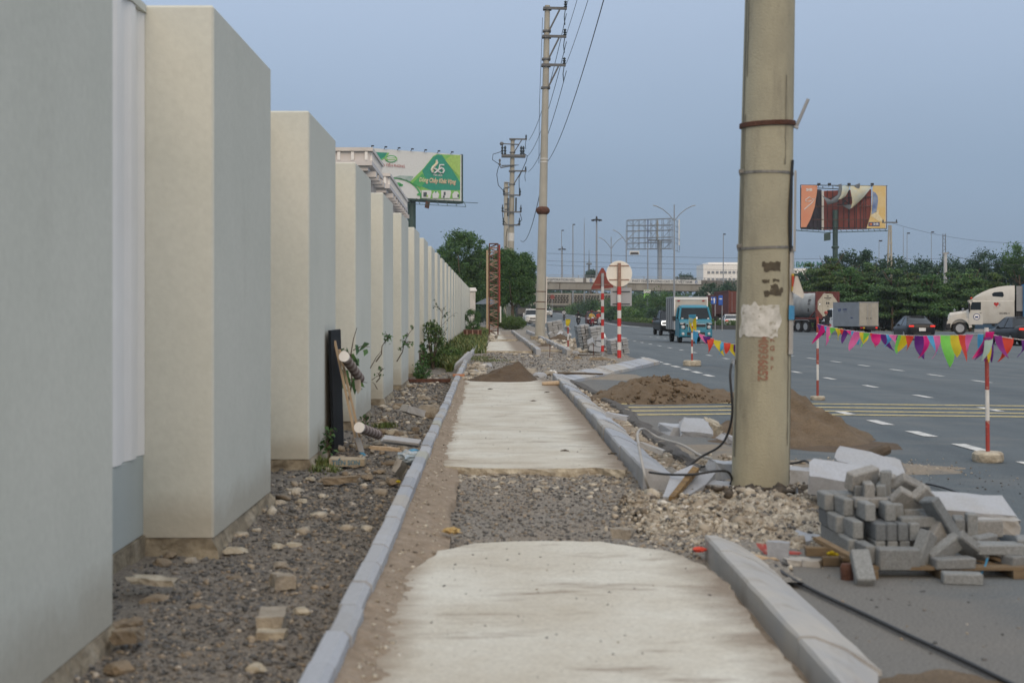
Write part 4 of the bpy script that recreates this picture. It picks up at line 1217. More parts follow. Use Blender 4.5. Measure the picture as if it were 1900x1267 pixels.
for (x, y, z, r_) in ((2.55, 8.3, .118, 80), (2.64, 8.3, .118, 95), (2.73, 8.28, .118, 88), (2.62, 8.1, .13, 15), (2.8, 8.1, .118, 60), (2.55, 8.25, .22, 70), (2.66, 8.15, .22, 100), (2.62, 7.9, .14, 40), (2.75, 7.95, .14, 10), (2.88, 8.0, .118, 85), (2.5, 8.3, .32, 85), (2.58, 8.2, .32, 60), (2.50, 8.15, .33, 20), (2.36, 8.3, .40, 85), (2.45, 8.25, .40, 70), (2.68, 8.05, .25, 30)):
    brick(x, y, z, random.uniform(-8, 8), random.uniform(-8, 8), r_, 0, 'grey paving brick buried in the middle of the spilled heap')
# the pallet
pa = thing('wooden_pallet', 'broken wooden pallet under the grey paving bricks', 'pallet', (2.6, 8.0, 0))
for y in (-.37, -.1, .18, .45):
    b = MB(); b.box((0, y, .055), (1.0, .10, .018), (0, 0, R(random.uniform(-2, 2)))); b.build('plank', M_wood, pa)
for x in (-.42, 0, .42):
    b = MB(); b.box((x, .03, .023), (.09, .95, .043), (0, 0, R(random.uniform(-2, 2)))); b.build('bearer', M_wood, pa)
p = atd(1500 + 1520 / 4.525, 7.75, 820 + 1015 / 4.525); b = MB(); b.box(tuple(p - pa.location), (.20, .07, .018), (R(-8), R(12), R(-35))); b.build('plank', M_wood, pa)
p = atd(1500 + 1690 / 4.525, 7.72, 820 + 1010 / 4.525); b = MB(); b.box(tuple(p - pa.location), (.26, .08, .018), (R(-6), R(14), R(-35))); b.build('plank', M_wood, pa)
for (cx, cy, w, Y, nm) in ((95, 918, .15, 8.15, 'timber block with its flat side to the camera, behind the small concrete cube'), (250, 1000, .165, 7.95, 'timber block in front of the yellow ribbon')):
    p = atd(1500 + cx / 4.525, Y, 820 + cy / 4.525); b = MB(); b.box((0, 0, 0), (w * 1.15, .05, .055), bev=.004)
    tag(b.build('timber_block', M_wood, loc=p, rot=(0, 0, R(-3))), nm, 'timber')
p = atd(1556, 7.8, 1020); b = MB(); b.box((0, 0, 0), (.36, .05, .02), (0, R(14), R(-58))); tag(b.build('plank', M_wood, loc=p), 'thin plank slanting down along the left foot of the brick stack', 'plank')
b = MB(); p = atd(1548, 8.0, 1028)
for k in range(5): b.tube([(random.uniform(-.05, .05), random.uniform(-.02, .02), random.uniform(-.01, .02)) for _ in range(4)], .006, 4)
tag(b.build('yellow_ribbon', PC['yellow'], loc=p), 'crumpled yellow ribbon lying among the timber blocks', 'ribbon')
b = MB(); a, c = atd(1832, 7.6, 1035), at(1820, 1068, .01); b.loft([[tuple(lerp(a, c, t) + Vector((dx, 0, 0)) + Vector((.004 * math.sin(5 * t), 0, 0))) for dx in (-.006, .006)] + [tuple(lerp(a, c, t) + Vector((0, .004, 0)))] for t in (0, .3, .6, 1)])
tag(b.build('blue_strap', PC['blue']), 'blue plastic strap hanging off the front of the pallet', 'strap')
p = atd(1572, 7.55, 1062); b = MB(); b.lathe([(.035, -.05), (.04, .03), (.032, .05)], 9); tag(b.build('clay_stub', M_rust, loc=p), 'dark clay stub beside the leaning brick', 'stub')

# ================================================================ broken kerb stones, slabs and rocks
def chunk(name, label, cat, p, d, rot=(0, 0, 0), m=None, group=None, jit=.0, bev=.006, cut=0.0, seed=0):
    """A broken block: a box with one ragged end and uneven faces."""
    rnd = random.Random(seed + int(p[0] * 1000))
    nx = 5; b = MB(); rings = []
    x, y, z = d[0] / 2, d[1] / 2, d[2] / 2
    for i in range(nx + 1):
        t = i / nx; rr = []
        for (a, c) in ((-1, -1), (1, -1), (1, 0), (1, 1), (.4, 1.0), (-.5, 1.0), (-1, 1), (-1, .1)):
            ex = rnd.uniform(-cut, cut) * (1 if i in (0, nx) else .2)
            rr.append((lerp(-x, x, t) + ex + rnd.uniform(-jit, jit) * .5, a * (y - rnd.uniform(0, jit)), c * (z - rnd.uniform(0, jit))))
        rings.append(rr)
    b.loft(rings)
    return tag(b.build(name, m or M_granite, loc=p, rot=tuple(R(q) for q in rot)), label, cat, group)
def rock(name, label, u, v, size, m, z=0.0, flat=.7, cat='rock', sx=1.0, seed=1, rz=None, group='loose rocks and broken stones'):
    p = at(u, v, z)
    rnd = random.Random(seed * 77 + int(u))
    b = MB()
    import bmesh
    bm = bmesh.new(); bmesh.ops.create_icosphere(bm, subdivisions=2, radius=1)
    for vt in bm.verts:
        q = vt.co.copy()
        k = 1 + .30 * mnoise.noise(q * 1.3 + Vector((seed * 3.1, u, v))) + .16 * mnoise.noise(q * 3.1 + Vector((seed, 0, u)))
        k = min(k, 1.12)
        # planar faces
        vt.co = q * k
        for nrm, off in ((Vector((.1, .1, 1)).normalized(), .55), (Vector((.8, -.3, .5)).normalized(), .62), (Vector((-.6, -.7, .3)).normalized(), .60), (Vector((.2, -1, .2)).normalized(), .68), (Vector((-.9, .3, .4)).normalized(), .66), (Vector((.5, .8, .3)).normalized(), .7)):
            dd = vt.co.dot(nrm) - off
            if dd > 0: vt.co -= nrm * dd
    me = bpy.data.meshes.new(name); bm.to_mesh(me); bm.free()
    me.materials.append(m)
    o = inst(name, me, None, (p.x, p.y, z + size * flat * .22), (0, 0, rnd.uniform(0, 6) if rz is None else R(rz)), (size * sx, size, size * flat))
    return tag(o, label, cat, group)
GK = 'broken granite kerb stones'
# tilted slabs between the mid kerb and the near pole
def plate(name, label, cat, pts, y0, y1, v0, v1, th, m, group=None):
    """A flat broken plate tilted back: its lower edge stands at distance y0 (row v0), its upper edge at y1 (row v1)."""
    P = [atd(u, lerp(y0, y1, (v - v0) / (v1 - v0)), v) for u, v in pts]
    c = sum(P, Vector()) / len(P)
    nrm = (P[1] - P[0]).cross(P[2] - P[0]).normalized()
    if nrm.y < 0: nrm = -nrm
    b = MB(); n = len(P)
    b.v = [tuple(q - c) for q in P] + [tuple(q - c + nrm * th) for q in P]
    b.f = [tuple(range(n)), tuple(range(n, 2 * n))[::-1]] + [(i, (i + 1) % n, n + (i + 1) % n, n + i) for i in range(n)]
    b.m = [0] * len(b.f)
    return tag(b.build(name, m, loc=c), label, cat, group)
plate('granite_slab', 'granite slab tilted back in the hole left of the near pole, under the yellow batten', 'granite slab', [(1230, 921), (1246, 879), (1284, 862), (1297, 868), (1243, 922)], 10.25, 10.85, 921, 862, .05, M_granite_b, GK)
plate('granite_slab', 'granite slab tilted beside the yellow batten, nearer the near pole', 'granite slab', [(1256, 912), (1296, 874), (1328, 876), (1311, 897), (1276, 919)], 10.30, 10.9, 919, 874, .07, M_granite_b, GK)
plate('timber_batten', 'stained yellow timber batten lying on the tilted granite slab', 'batten', [(1241, 921), (1286, 864), (1297, 868), (1252, 921)], 10.15, 10.72, 921, 864, .04, mat('stained_batten', (.26, .17, .07), rough=.9, scale=30, col2=(.11, .075, .045)), None)
chunk('granite_slab', 'flat granite offcut beside the dark hole at the near pole', 'granite slab', atd(1330, 10.75, 900), (.26, .16, .05), (10, 8, 12), M_granite_b, GK, .004, cut=.02, seed=4)
chunk('granite_block', 'pale granite block standing just left of the near pole', 'granite block', atd(1352, 11.3, 872), (.3, .2, .16), (4, 6, 12), M_granite, GK, .02, cut=.02, seed=5)
# right of the pole
chunk('granite_block', 'white granite block lying just right of the near pole', 'granite block', atd(1486, 11.0, 884), (.24, .30, .14), (0, 4, -6), M_granite, GK, .008, cut=.02, seed=6)
chunk('kerb_offcut', 'tipped grey kerb stone with a dark hollow underneath, left behind the brick pile', 'kerb stone', atd(1549, 9.6, 890), (.34, .26, .16), (24, 8, -14), M_granite_b, GK, .008, cut=.02, seed=7)
chunk('kerb_offcut', 'large rough topped kerb stone lying behind the brick pile', 'kerb stone', atd(1612, 9.9, 872), (.46, .42, .16), (10, 12, -24), M_granite, GK, .02, cut=.05, seed=8)
chunk('kerb_offcut', 'broken white kerb slab lying on the road right behind the brick pile', 'kerb stone', atd(1790, 9.05, 944), (.56, .42, .12), (12, 3, -5), M_granite, GK, .02, cut=.03, seed=9)
chunk('kerb_offcut', 'brown sided kerb stub under the broken white slab', 'kerb stone', atd(1850, 8.75, 975), (.26, .2, .10), (0, 0, -8), M_granite_d, GK, .012, cut=.03, seed=10)
b = MB(); b.tube([(0, 0, 0), (.16, .06, .05), (.30, .12, .09)], [.045, .05, .045], 9); tag(b.build('log', M_bark, loc=atd(1583, 10.4, 857)), 'short sawn log lying behind the rough topped kerb stone', 'log')
# pieces below the pole mound, by the near kerb
chunk('granite_slab', 'smooth granite slab leaning at the end of the near kerb, bright top', 'granite slab', atd(1448, 8.72, 1008), (.46, .24, .05), (6, -8, 20), M_granite_b, GK, .006, cut=.05, seed=11)
chunk('granite_slab', 'dark granite offcut standing on its end by the red scraps', 'granite slab', atd(1444, 8.05, 1030), (.13, .06, .17), (0, 0, -20), M_granite_b, GK, .004, cut=.01, seed=12)
chunk('concrete_cube', 'small concrete cube with a dark side in front of the timber blocks', 'block', atd(1507, 7.95, 1048), (.10, .09, .07), (0, 0, -25), M_granite_d, GK, .004, cut=.01, seed=13)
chunk('concrete_block', 'grey flat offcut lying between the standing offcut and the small cube', 'block', atd(1478, 8.0, 1042), (.16, .12, .05), (0, 4, 10), M_granite_d, GK, .01, cut=.02, seed=14)
chunk('red_board', 'scrap of red board behind the standing granite offcut', 'scrap', atd(1425, 8.2, 1020), (.10, .10, .012), (35, 8, 20), M_redold, None, .004, cut=.02, seed=15)
chunk('red_board', 'flat scrap of red board right of the standing granite offcut', 'scrap', atd(1467, 8.15, 1025), (.10, .06, .012), (4, 4, 10), M_redold, None, .004, cut=.02, seed=16)
chunk('wood_scrap', 'splintered wood scrap at the edge of the near kerb', 'scrap', atd(1417, 8.0, 1036), (.14, .04, .03), (0, 6, -14), M_woodpale, None, .006, cut=.03, seed=17)
# slabs on the road beyond
chunk('granite_slab', 'pale broken slab leaning on another left of the tall sand heap', 'granite slab', atd(1292, 13.1, 793), (.28, .30, .06), (24, 4, -4), M_granite, GK, .008, cut=.04, seed=18)
chunk('granite_slab', 'flat pale slab under the leaning broken slab', 'granite slab', atd(1258, 13.3, 797), (.26, .30, .09), (4, 3, 12), M_granite, GK, .008, cut=.03, seed=19)
chunk('concrete_block', 'crumbling concrete lump right of the leaning broken slab', 'block', atd(1322, 13.2, 792), (.12, .2, .12), (20, 10, 30), M_slabedge, GK, .02, cut=.03, seed=20)
chunk('concrete_block', 'whitish concrete lump close behind the near pole', 'block', atd(1352, 13.0, 815), (.14, .14, .09), (10, 20, 30), M_granite, GK, .02, cut=.03, seed=21)
chunk('kerb_offcut', 'granite offcut lying across the gutter beside the mid kerb', 'kerb stone', atd(1144, 16.2, 772), (.26, .14, .06), (0, 10, -14), M_granite, GK, .006, cut=.02, seed=22)
chunk('kerb_offcut', 'thin granite offcut leaning in the gutter nearer than the other', 'kerb stone', atd(1208, 12.4, 831), (.24, .08, .05), (0, 18, -16), M_granite_d, GK, .006, cut=.02, seed=23)
for i, (u, v, s_) in enumerate(((1176, 800, .07), (1190, 818, .09), (1218, 842, .06), (1240, 858, .09), (1162, 762, .06), (1186, 835, .05), (1228, 848, .05))):
    rock('gutter_stone', 'small stone lying in the gutter behind the mid kerb', u, v, s_, M_rockgrey, .02, cat='stone', seed=i, group='stones in the gutter')
b = MB(); b.tube([(0, 0, 0), (.45, -.1, .01), (.95, -.25, 0)], [.03, .024, .016], 6); tag(b.build('stick', M_bark, loc=at(1035, 693, .17)), 'bent stick lying across the corner of the kerbs', 'stick')
b = MB(); b.tube([(0, 0, 0), (.28, .02, .01), (.42, 0, 0)], [.035, .05, .03], 7); tag(b.build('wood_lump', M_woodpale, loc=at(1006, 712, .13)), 'short lump of pale wood at the far end of the path slab', 'wood')
# white granite pieces round the far corner
for i, (u, v, s_) in enumerate(((1018, 693, .16), (1000, 697, .18), (985, 690, .22), (880, 690, .14), (890, 684, .2), (905, 678, .16), (872, 702, .1))):
    rock('granite_lump', 'pale granite lump in the rubble round the dark sand heap', u, v, s_, M_granite if i % 2 else M_rockgrey, .08, cat='stone', seed=i + 30, flat=.5, group='stones round the sand heap')
for i, (u, v, s_, sx) in enumerate(((1072, 667, .17, 1.0), (1112, 668, .15, 2.9), (1068, 655, .13, 1.4))):
    rock('sandstone_block', ('squarish tan stone block left of the long one', 'long tan stone block lying by the striped sign posts', 'small pale block behind the tan stone blocks')[i], u, v, s_, (M_rock, M_rock, M_granite)[i], .05, cat='stone', seed=i + 60, flat=.75, sx=sx, rz=0)
chunk('dark_plank', 'weathered dark plank lying behind the tan stone blocks', 'plank', atd(1110, 44, 661), (1.3, .2, .1), (0, 2, -8), M_bark, None, .02, cut=.05, seed=33)
for i, (u, v) in enumerate(((1020, 663), (1101, 661))):
    p = at(u, v, .05); b = MB(); b.tube([(0, 0, 0), (.01, 0, .30), (0, 0, .42)], .012, 5); tag(b.build('rebar_stake', M_rust, loc=p), ('thin rusty stake in the grey gravel, left of the other', 'thin rusty stake in front of the dark plank')[i], 'stake')

# ---- along the wall verge
rock('boulder', 'big pale boulder beside the kerb on the wall verge', 797, 768, .24, M_rockgrey, 0, .75, 'boulder', 1.15, 3, rz=20)
chunk('concrete_block', 'pale concrete block lying left of the big boulder', 'block', atd(765, 17.3, 762), (.26, .2, .10), (0, 18, 35), M_granite_d, None, .01, cut=.02, seed=40)
chunk('concrete_block', 'large pale concrete block near the camera on the wall verge', 'block', atd(505, 6.6, 1152), (.125, .26, .10), (0, 0, 4), M_rockgrey, None, .006, cut=.008, seed=41)
chunk('concrete_block', 'thin slab of concrete under the front of the large pale block', 'block', atd(503, 6.42, 1183), (.135, .10, .075), (0, 0, 2), M_slabedge, None, .006, cut=.01, seed=42)
chunk('concrete_block', 'small concrete block halfway along the near verge', 'block', atd(524, 7.5, 1077), (.11, .14, .08), (0, 4, 25), M_rockgrey, None, .008, cut=.01, seed=43)
chunk('flat_stone', 'flat yellowish stone lying alone on the verge beyond the second pier', 'stone', atd(634, 11.9, 890), (.30, .12, .07), (0, -3, 6), M_rock, None, .012, cut=.03, seed=44)
chunk('concrete_block', 'brown block close to the corner of the nearest pier', 'block', atd(237, 6.1, 1179), (.12, .11, .065), (0, -4, -8), M_rock, None, .01, cut=.012, seed=45)
chunk('flat_stone', 'thin flat stone behind the brown block by the nearest pier', 'stone', atd(228, 6.4, 1157), (.13, .10, .03), (4, -8, 14), M_rock, None, .01, cut=.03, seed=46)
chunk('flat_stone', 'flat grey stone lying before the footing of the second pier', 'stone', atd(283, 7.3, 1076), (.22, .12, .04), (0, 4, 2), M_slabedge, None, .012, cut=.03, seed=47)
vr = [(290, 1115, .075, 1.3), (365, 1128, .055, 1), (437, 1075, .05, 1.1), (523, 1048, .05, 1.1), (558, 1135, .05, 1.3), (225, 1240, .07, 1.2), (435, 1022, .06, 1.6), (475, 1240, .05, 1), (515, 1015, .055, 1.2), (545, 1012, .05, 1.4), (590, 1240, .05, 1), (355, 1040, .05, 1), (345, 1215, .035, 1), (560, 930, .05, 1), (340, 1000, .06, 1.2), (315, 1030, .05, 1), (410, 1000, .06, 1.2), (300, 1045, .07, 1)]
for i, (u, v, s_, sx) in enumerate(vr):
    rock('stone', 'loose tan stone on the wall verge between the first two piers', u, v, s_, random.choice((M_rock, M_rock, M_rockgrey, M_slabedge)), -.035, seed=i, sx=sx, cat='stone', group='loose stones on the near verge', flat=.55)
random.seed(31)
for i in range(40):
    v = random.uniform(715, 900); t = random.random()
    p = at(700, v, 0); x = lerp(wallx(p.y) + .12, interp(LK, p.y) - .08, t); u = VU + x * FPX / p.y
    rock('stone', 'loose tan stone on the wall verge beyond the second pier', u, v, random.uniform(.03, .085) * (1.4 if v < 780 else 1), random.choice((M_rock, M_rockgrey, M_slabedge, M_rock)), -.02, seed=i, sx=random.uniform(.9, 1.6), cat='stone', group='loose stones on the far verge', flat=random.uniform(.4, .8))
# rusty beam across the verge, planks, bag and shard by the kerb
chunk('rusty_beam', 'rusty steel beam lying across the wall verge up to the kerb', 'beam', atd(795, 29, 706), (.95, .10, .08), (0, 0, 2), M_rust, None, .006, seed=50)
chunk('brick_offcut', 'orange brick laid across the top of the kerb', 'brick', atd(851, 27.6, 696), (.24, .12, .05), (0, 0, 3), mat('orange_brick', (.42, .20, .11), rough=.9, bump=.3), None, .004, seed=51)
chunk('grey_board', 'grey board slanting against the far kerb among the weeds', 'board', atd(856, 36, 672), (.9, .10, .16), (0, -28, 55), M_granite, None, .006, seed=52)
pk = thing('plank_pair', 'two pale blue painted planks lying by the kerb below the striped rolls', 'plank', atd(742, 13.6, 826))
for i, (x, y, w) in enumerate(((0, .12, .40), (.02, 0, .38))):
    b = MB(); b.box((x, y, .02 + .03 * i), (w, .11, .03), (R(16), R(6), R(-10)), bev=.004); b.build('plank', M_granite, pk)
chunk('plywood_strip', 'yellowish plywood strip under the pale planks', 'board', atd(715, 13.3, 832), (.30, .06, .04), (0, 4, -6), M_woodpale, None, .006, cut=.02, seed=53)
chunk('granite_shard', 'sharp dark granite shard leaning against the kerb', 'granite slab', atd(742, 12.4, 868), (.05, .26, .14), (-20, 24, -20), M_granite_d, None, .01, cut=.01, seed=54)
def crumple(name, label, cat, p, size, m, seed, flat=.5):
    b = MB()
    import bmesh
    bm = bmesh.new(); bmesh.ops.create_icosphere(bm, subdivisions=3, radius=1)
    for vt in bm.verts:
        q = vt.co
        k = 1 + .5 * mnoise.noise(q * 2.2 + Vector((seed, 0, 0))) + .3 * mnoise.noise(q * 5 + Vector((0, seed, 0)))
        vt.co = Vector((q.x * k, q.y * k, q.z * k * flat))
    me = bpy.data.meshes.new(name); bm.to_mesh(me); bm.free(); me.materials.append(m)
    return tag(inst(name, me, None, p, (0, 0, seed), size), label, cat)
M_bag = mat('pale_blue_plastic', (.42, .50, .56), rough=.35, scale=30, col2=(.26, .34, .42), ramp2=(9, (1, 1, 1), .5, .7, (.42, .36, .28), .6))
crumple('plastic_bag', 'crumpled pale blue plastic bag wedged against the kerb', 'plastic bag', atd(760, 12.9, 848), .115, M_bag, 2.0)
crumple('plastic_rag', 'bright blue plastic scrap on top of the crumpled bag', 'plastic bag', atd(768, 13.0, 836), .055, M_bluetape, 3.4, .3)
crumple('plastic_bag', 'white carrier bag with a pink print in the pale rubble', 'plastic bag', atd(1346, 9.25, 978), .06, mat('white_plastic', (.66, .64, .64), rough=.4, scale=26, col2=(.50, .48, .50)), 5.1, .8)
crumple('pink_scrap', 'pink corner of the carrier bag in the pale rubble', 'plastic bag', atd(1362, 9.2, 988), .022, PC['magenta'], 5.7, .6)
crumple('paper_wrapper', 'white paper wrapper with a blue spot by the sand ridge', 'litter', atd(806, 9.9, 955), .055, M_poster_w, 6.2, .5)
crumple('blue_scrap', 'blue scrap on the white paper wrapper', 'litter', atd(800, 9.9, 950), .02, M_bluetape, 6.9, .5)
crumple('corn_husk', 'yellow husk lying in the trench gravel by the slab', 'litter', atd(838, 8.55, 984), .05, mat('dry_husk', (.46, .33, .13), rough=.8, scale=30, col2=(.36, .24, .10)), 7.3, .4)
crumple('red_rag', 'red rag at the end of the near kerb', 'litter', atd(1298, 8.0, 1019), .04, M_redp, 8.2, .35)
crumple('yellow_rag', 'small yellow scrap beside the kerb below the shard', 'litter', atd(739, 11.3, 893), .02, PC['yellow'], 9.2, .5)
crumple('white_bag', 'white plastic bag in the gravel at the corner of the kerbs', 'litter', atd(1024, 31, 692), .11, M_white, 9.7, .5)
chunk('concrete_block', 'single pale concrete brick at the back edge of the near slab', 'block', atd(1154, 8.45, 989), (.125, .10, .07), (0, 2, -14), M_rockgrey, None, .008, cut=.012, seed=60)
for i, (u, v) in enumerate(((712, 788), (1070, 750), (985, 744), (1128, 842), (1040, 836), (905, 722), (1165, 858), (1065, 720), (1010, 728))):
    p = at(u + 60 if i == 0 else u, v, .105); b = MB(); b.tube([(0, 0, 0), (.04, .02, .006), (.09, 0, .003)], [.005, .010, .004], 5)
    tag(b.build('leaf_litter', M_glue if i % 2 else M_bark, loc=p, rot=(0, 0, random.uniform(-.5, .5))), 'dark curled scrap lying on the far path slab', 'litter', 'dark scraps on the path')
# ---- black board and the frame with two striped rolls leaning at the wall
xw = wallx(14.8)
M_blackboard = mat('black_film_board', (.008, .010, .013), rough=.7, spec=.15, scale=4, var=.3)
b = MB(); b.box((0, 0, .66), (.03, 1.0, 1.32), (0, R(-1.6), 0), bev=.004)
tag(b.build('black_board', M_blackboard, loc=(xw + .065, 14.83, -.02)), 'tall black board leaning flat against the third pier', 'board')
fr_ = thing('roll_frame', 'two pale wooden battens leaning on the black board and carrying two striped rolls', 'frame', (-1.33, 14.6, 0))
def fp_(u, v, Y): return atd(u, Y, v) - Vector((-1.33, 14.6, 0))
for (u0, v0, u1, v1, Y) in ((664, 832, 621, 632, 14.55), (671, 826, 630, 648, 14.75)):
    a, c = fp_(u0, v0, Y), fp_(u1, v1, Y + .1); b = MB(); b.loft([[tuple(q + Vector((dx, dy, 0))) for dx, dy in ((-.013, -.015), (.013, -.015), (.013, .015), (-.013, .015))] for q in (a, c)]); b.build('batten', M_woodpale, fr_)
M_roll = mat('striped_roll_brown', (.16, .115, .10), rough=.9, scale=30, bump=.3)
M_roll2 = mat('striped_roll_grey', (.33, .28, .255), rough=.9, scale=30, bump=.3)
for (u0, v0, u1, v1, Y0, Y1) in ((639, 662, 668, 702, 14.45, 15.5), (667, 793, 701, 806, 14.35, 15.4)):
    a, c = fp_(u0, v0, Y0), fp_(u1, v1, Y1)
    roll = thing('striped_roll', None, None); roll.parent = fr_
    for k in range(12):
        b = MB(); b.tube([a.lerp(c, k / 12), a.lerp(c, (k + 1) / 12)], .054, 12); b.build('stripe', M_roll if k % 2 else M_roll2, roll, smooth=40)
    d = (c - a).normalized(); b = MB(); b.tube([a - d * .02, a - d * .001], .058, 16); b.build('end_cap', M_white, roll)
b = MB(); p = fp_(664, 712, 15.2); b.add([tuple(p + Vector(q)) for q in ((-.04, 0, .04), (.03, 0, .05), (.04, .01, -.06), (.0, .0, -.12), (-.03, .01, -.05))], [(0, 1, 2, 3, 4)]); b.build('rag', M_poster, fr_)
b = MB(); a = fp_(671, 838, 14.5); c = fp_(663, 812, 14.5); b.loft([[tuple(q + Vector((dx, dy, 0))) for dx, dy in ((-.028, -.02), (.028, -.02), (.028, .02), (-.028, .02))] for q in (a, c)]); b.build('plaster_foot', M_granite, fr_)
b = MB(); q = fp_(676, 848, 14.3); b.loft([[tuple(q + Vector((dx + ox, dy, oz))) for dx, dy in ((-.02, -.02), (.02, -.02), (.02, .02), (-.02, .02))] for ox, oz in ((-.03, .05), (.02, .0), (.04, -.02))]); b.build('blue_tape', M_bluetape, fr_)
# flattened printed sack
sk = thing('printed_sack', 'flattened paper sack printed with blue letters at the foot of the black board', 'sack', atd(646, 13.4, 856))
b = MB(); b.loft([[(x, y + .02 * math.sin(x * 20), z + .008 * math.sin(9 * x + y * 20)) for y, z in ((-.10, -.03), (.12, -.02), (.14, .03), (-.09, .035))] for x in (-.18, -.12, -.05, .04, .11, .17)]); b.build('sack_body', mat('sack_paper', (.44, .38, .28), rough=.85, scale=14, col2=(.34, .28, .20), bump=.4), sk)
M_inkblue = mat('faded_blue_ink', (.10, .20, .26), rough=.8)
text('TIẾN SƠN', .062, M_inkblue, sk, (-.01, -.118, .0), name='printing', bold=.002)
# ================================================================ vehicles (built facing +Y, origin on the ground under the middle)
def paint(name, col, **kw):
    kw.setdefault('rough', .35); kw.setdefault('coat', .1); kw.setdefault('spec', .22); kw.setdefault('var', .05)
    return mat(name, col, **kw)
M_pblack = paint('black_car_paint', (.012, .013, .016))
M_pwhite = paint('white_car_paint', (.62, .63, .63))
M_pteal = paint('teal_truck_paint', (.035, .20, .29), rough=.35)
M_pdred = paint('dark_red_paint', (.09, .022, .022))
M_pcream = paint('white_tractor_paint', (.56, .545, .50), rough=.45, coat=.2, ramp2=(.9, (1, 1, .5), .5, .75, (.40, .36, .28), .5))
M_pgrey = mat('grey_box_panel', (.215, .24, .27), rough=.5, scale=2, var=.08)
M_box = mat('pale_box_panel', (.46, .44, .40), rough=.5, scale=2, var=.06)
M_boxside = mat('dull_box_side', (.25, .255, .26), rough=.5, scale=2, var=.08)
M_cred = mat('maroon_container', (.115, .03, .026), rough=.6, scale=2, col2=(.15, .045, .036))
M_crust = mat('faded_red_container', (.19, .06, .045), rough=.7, scale=2, col2=(.24, .10, .07))
M_cblue = mat('blue_container', (.025, .12, .27), rough=.55, scale=2, var=.1)
M_tank = mat('grey_tank', (.36, .37, .36), rough=.45, scale=1.2, col2=(.26, .265, .26), stretch=(1, 1, .5), metallic=.1)
M_tankend = mat('cream_tank_end', (.45, .42, .34), rough=.6, scale=3, var=.1)
M_chassis = mat('chassis', (.028, .028, .03), rough=.8, scale=6, var=.3)
M_trim = mat('black_trim', (.016, .017, .018), rough=.6)
def wheel(parent, x, y, r, w=.2, rim=M_alloy, dual=False):
    wo_ = thing('wheel', None, None, (x, y, r)); wo_.parent = parent
    s = 1 if x > 0 else -1
    b = MB(); b.lathe([(r * .60, -w / 2), (r * .93, -w / 2), (r, -w * .36), (r, w * .36), (r * .93, w / 2), (r * .60, w / 2)], 22, None, 'X'); b.build('tyre', M_rubber, wo_, smooth=35)
    b = MB(); Mx = Matrix.Translation((s * (w / 2 - .045), 0, 0))
    b.lathe([(r * .62, -.05), (r * .62, .04 * s), (r * .52, .045 * s), (r * .46, .0), (r * .15, .02 * s), (r * .12, .055 * s), (.005, .06 * s)], 18, Mx, 'X')
    for k in range(5):
        t = 2 * PI * k / 5; c = Matrix.Translation((s * (w / 2 - .015), 0, 0)) @ Matrix.Rotation(t, 4, 'X')
        o_ = len(b.v); b.box((0, 0, r * .32), (.03, r * .16, r * .46)); 
        for i in range(o_, len(b.v)): b.v[i] = tuple(c @ Vector(b.v[i]))
    b.build('rim', rim, wo_, smooth=35)
    return wo_
def half_ring(w, z0, z2, crown=.02, tuck=.82, belt=.96, top=.84):
    h = z2 - z0
    pts = [(0, z0), (w * tuck, z0), (w * .97, z0 + .16 * h), (w, z0 + .42 * h), (w * belt, z0 + .80 * h), (w * top, z2), (w * .4, z2 + crown), (0, z2 + crown * 1.2)]
    return pts + [(-x, z) for x, z in pts[-2:0:-1]]
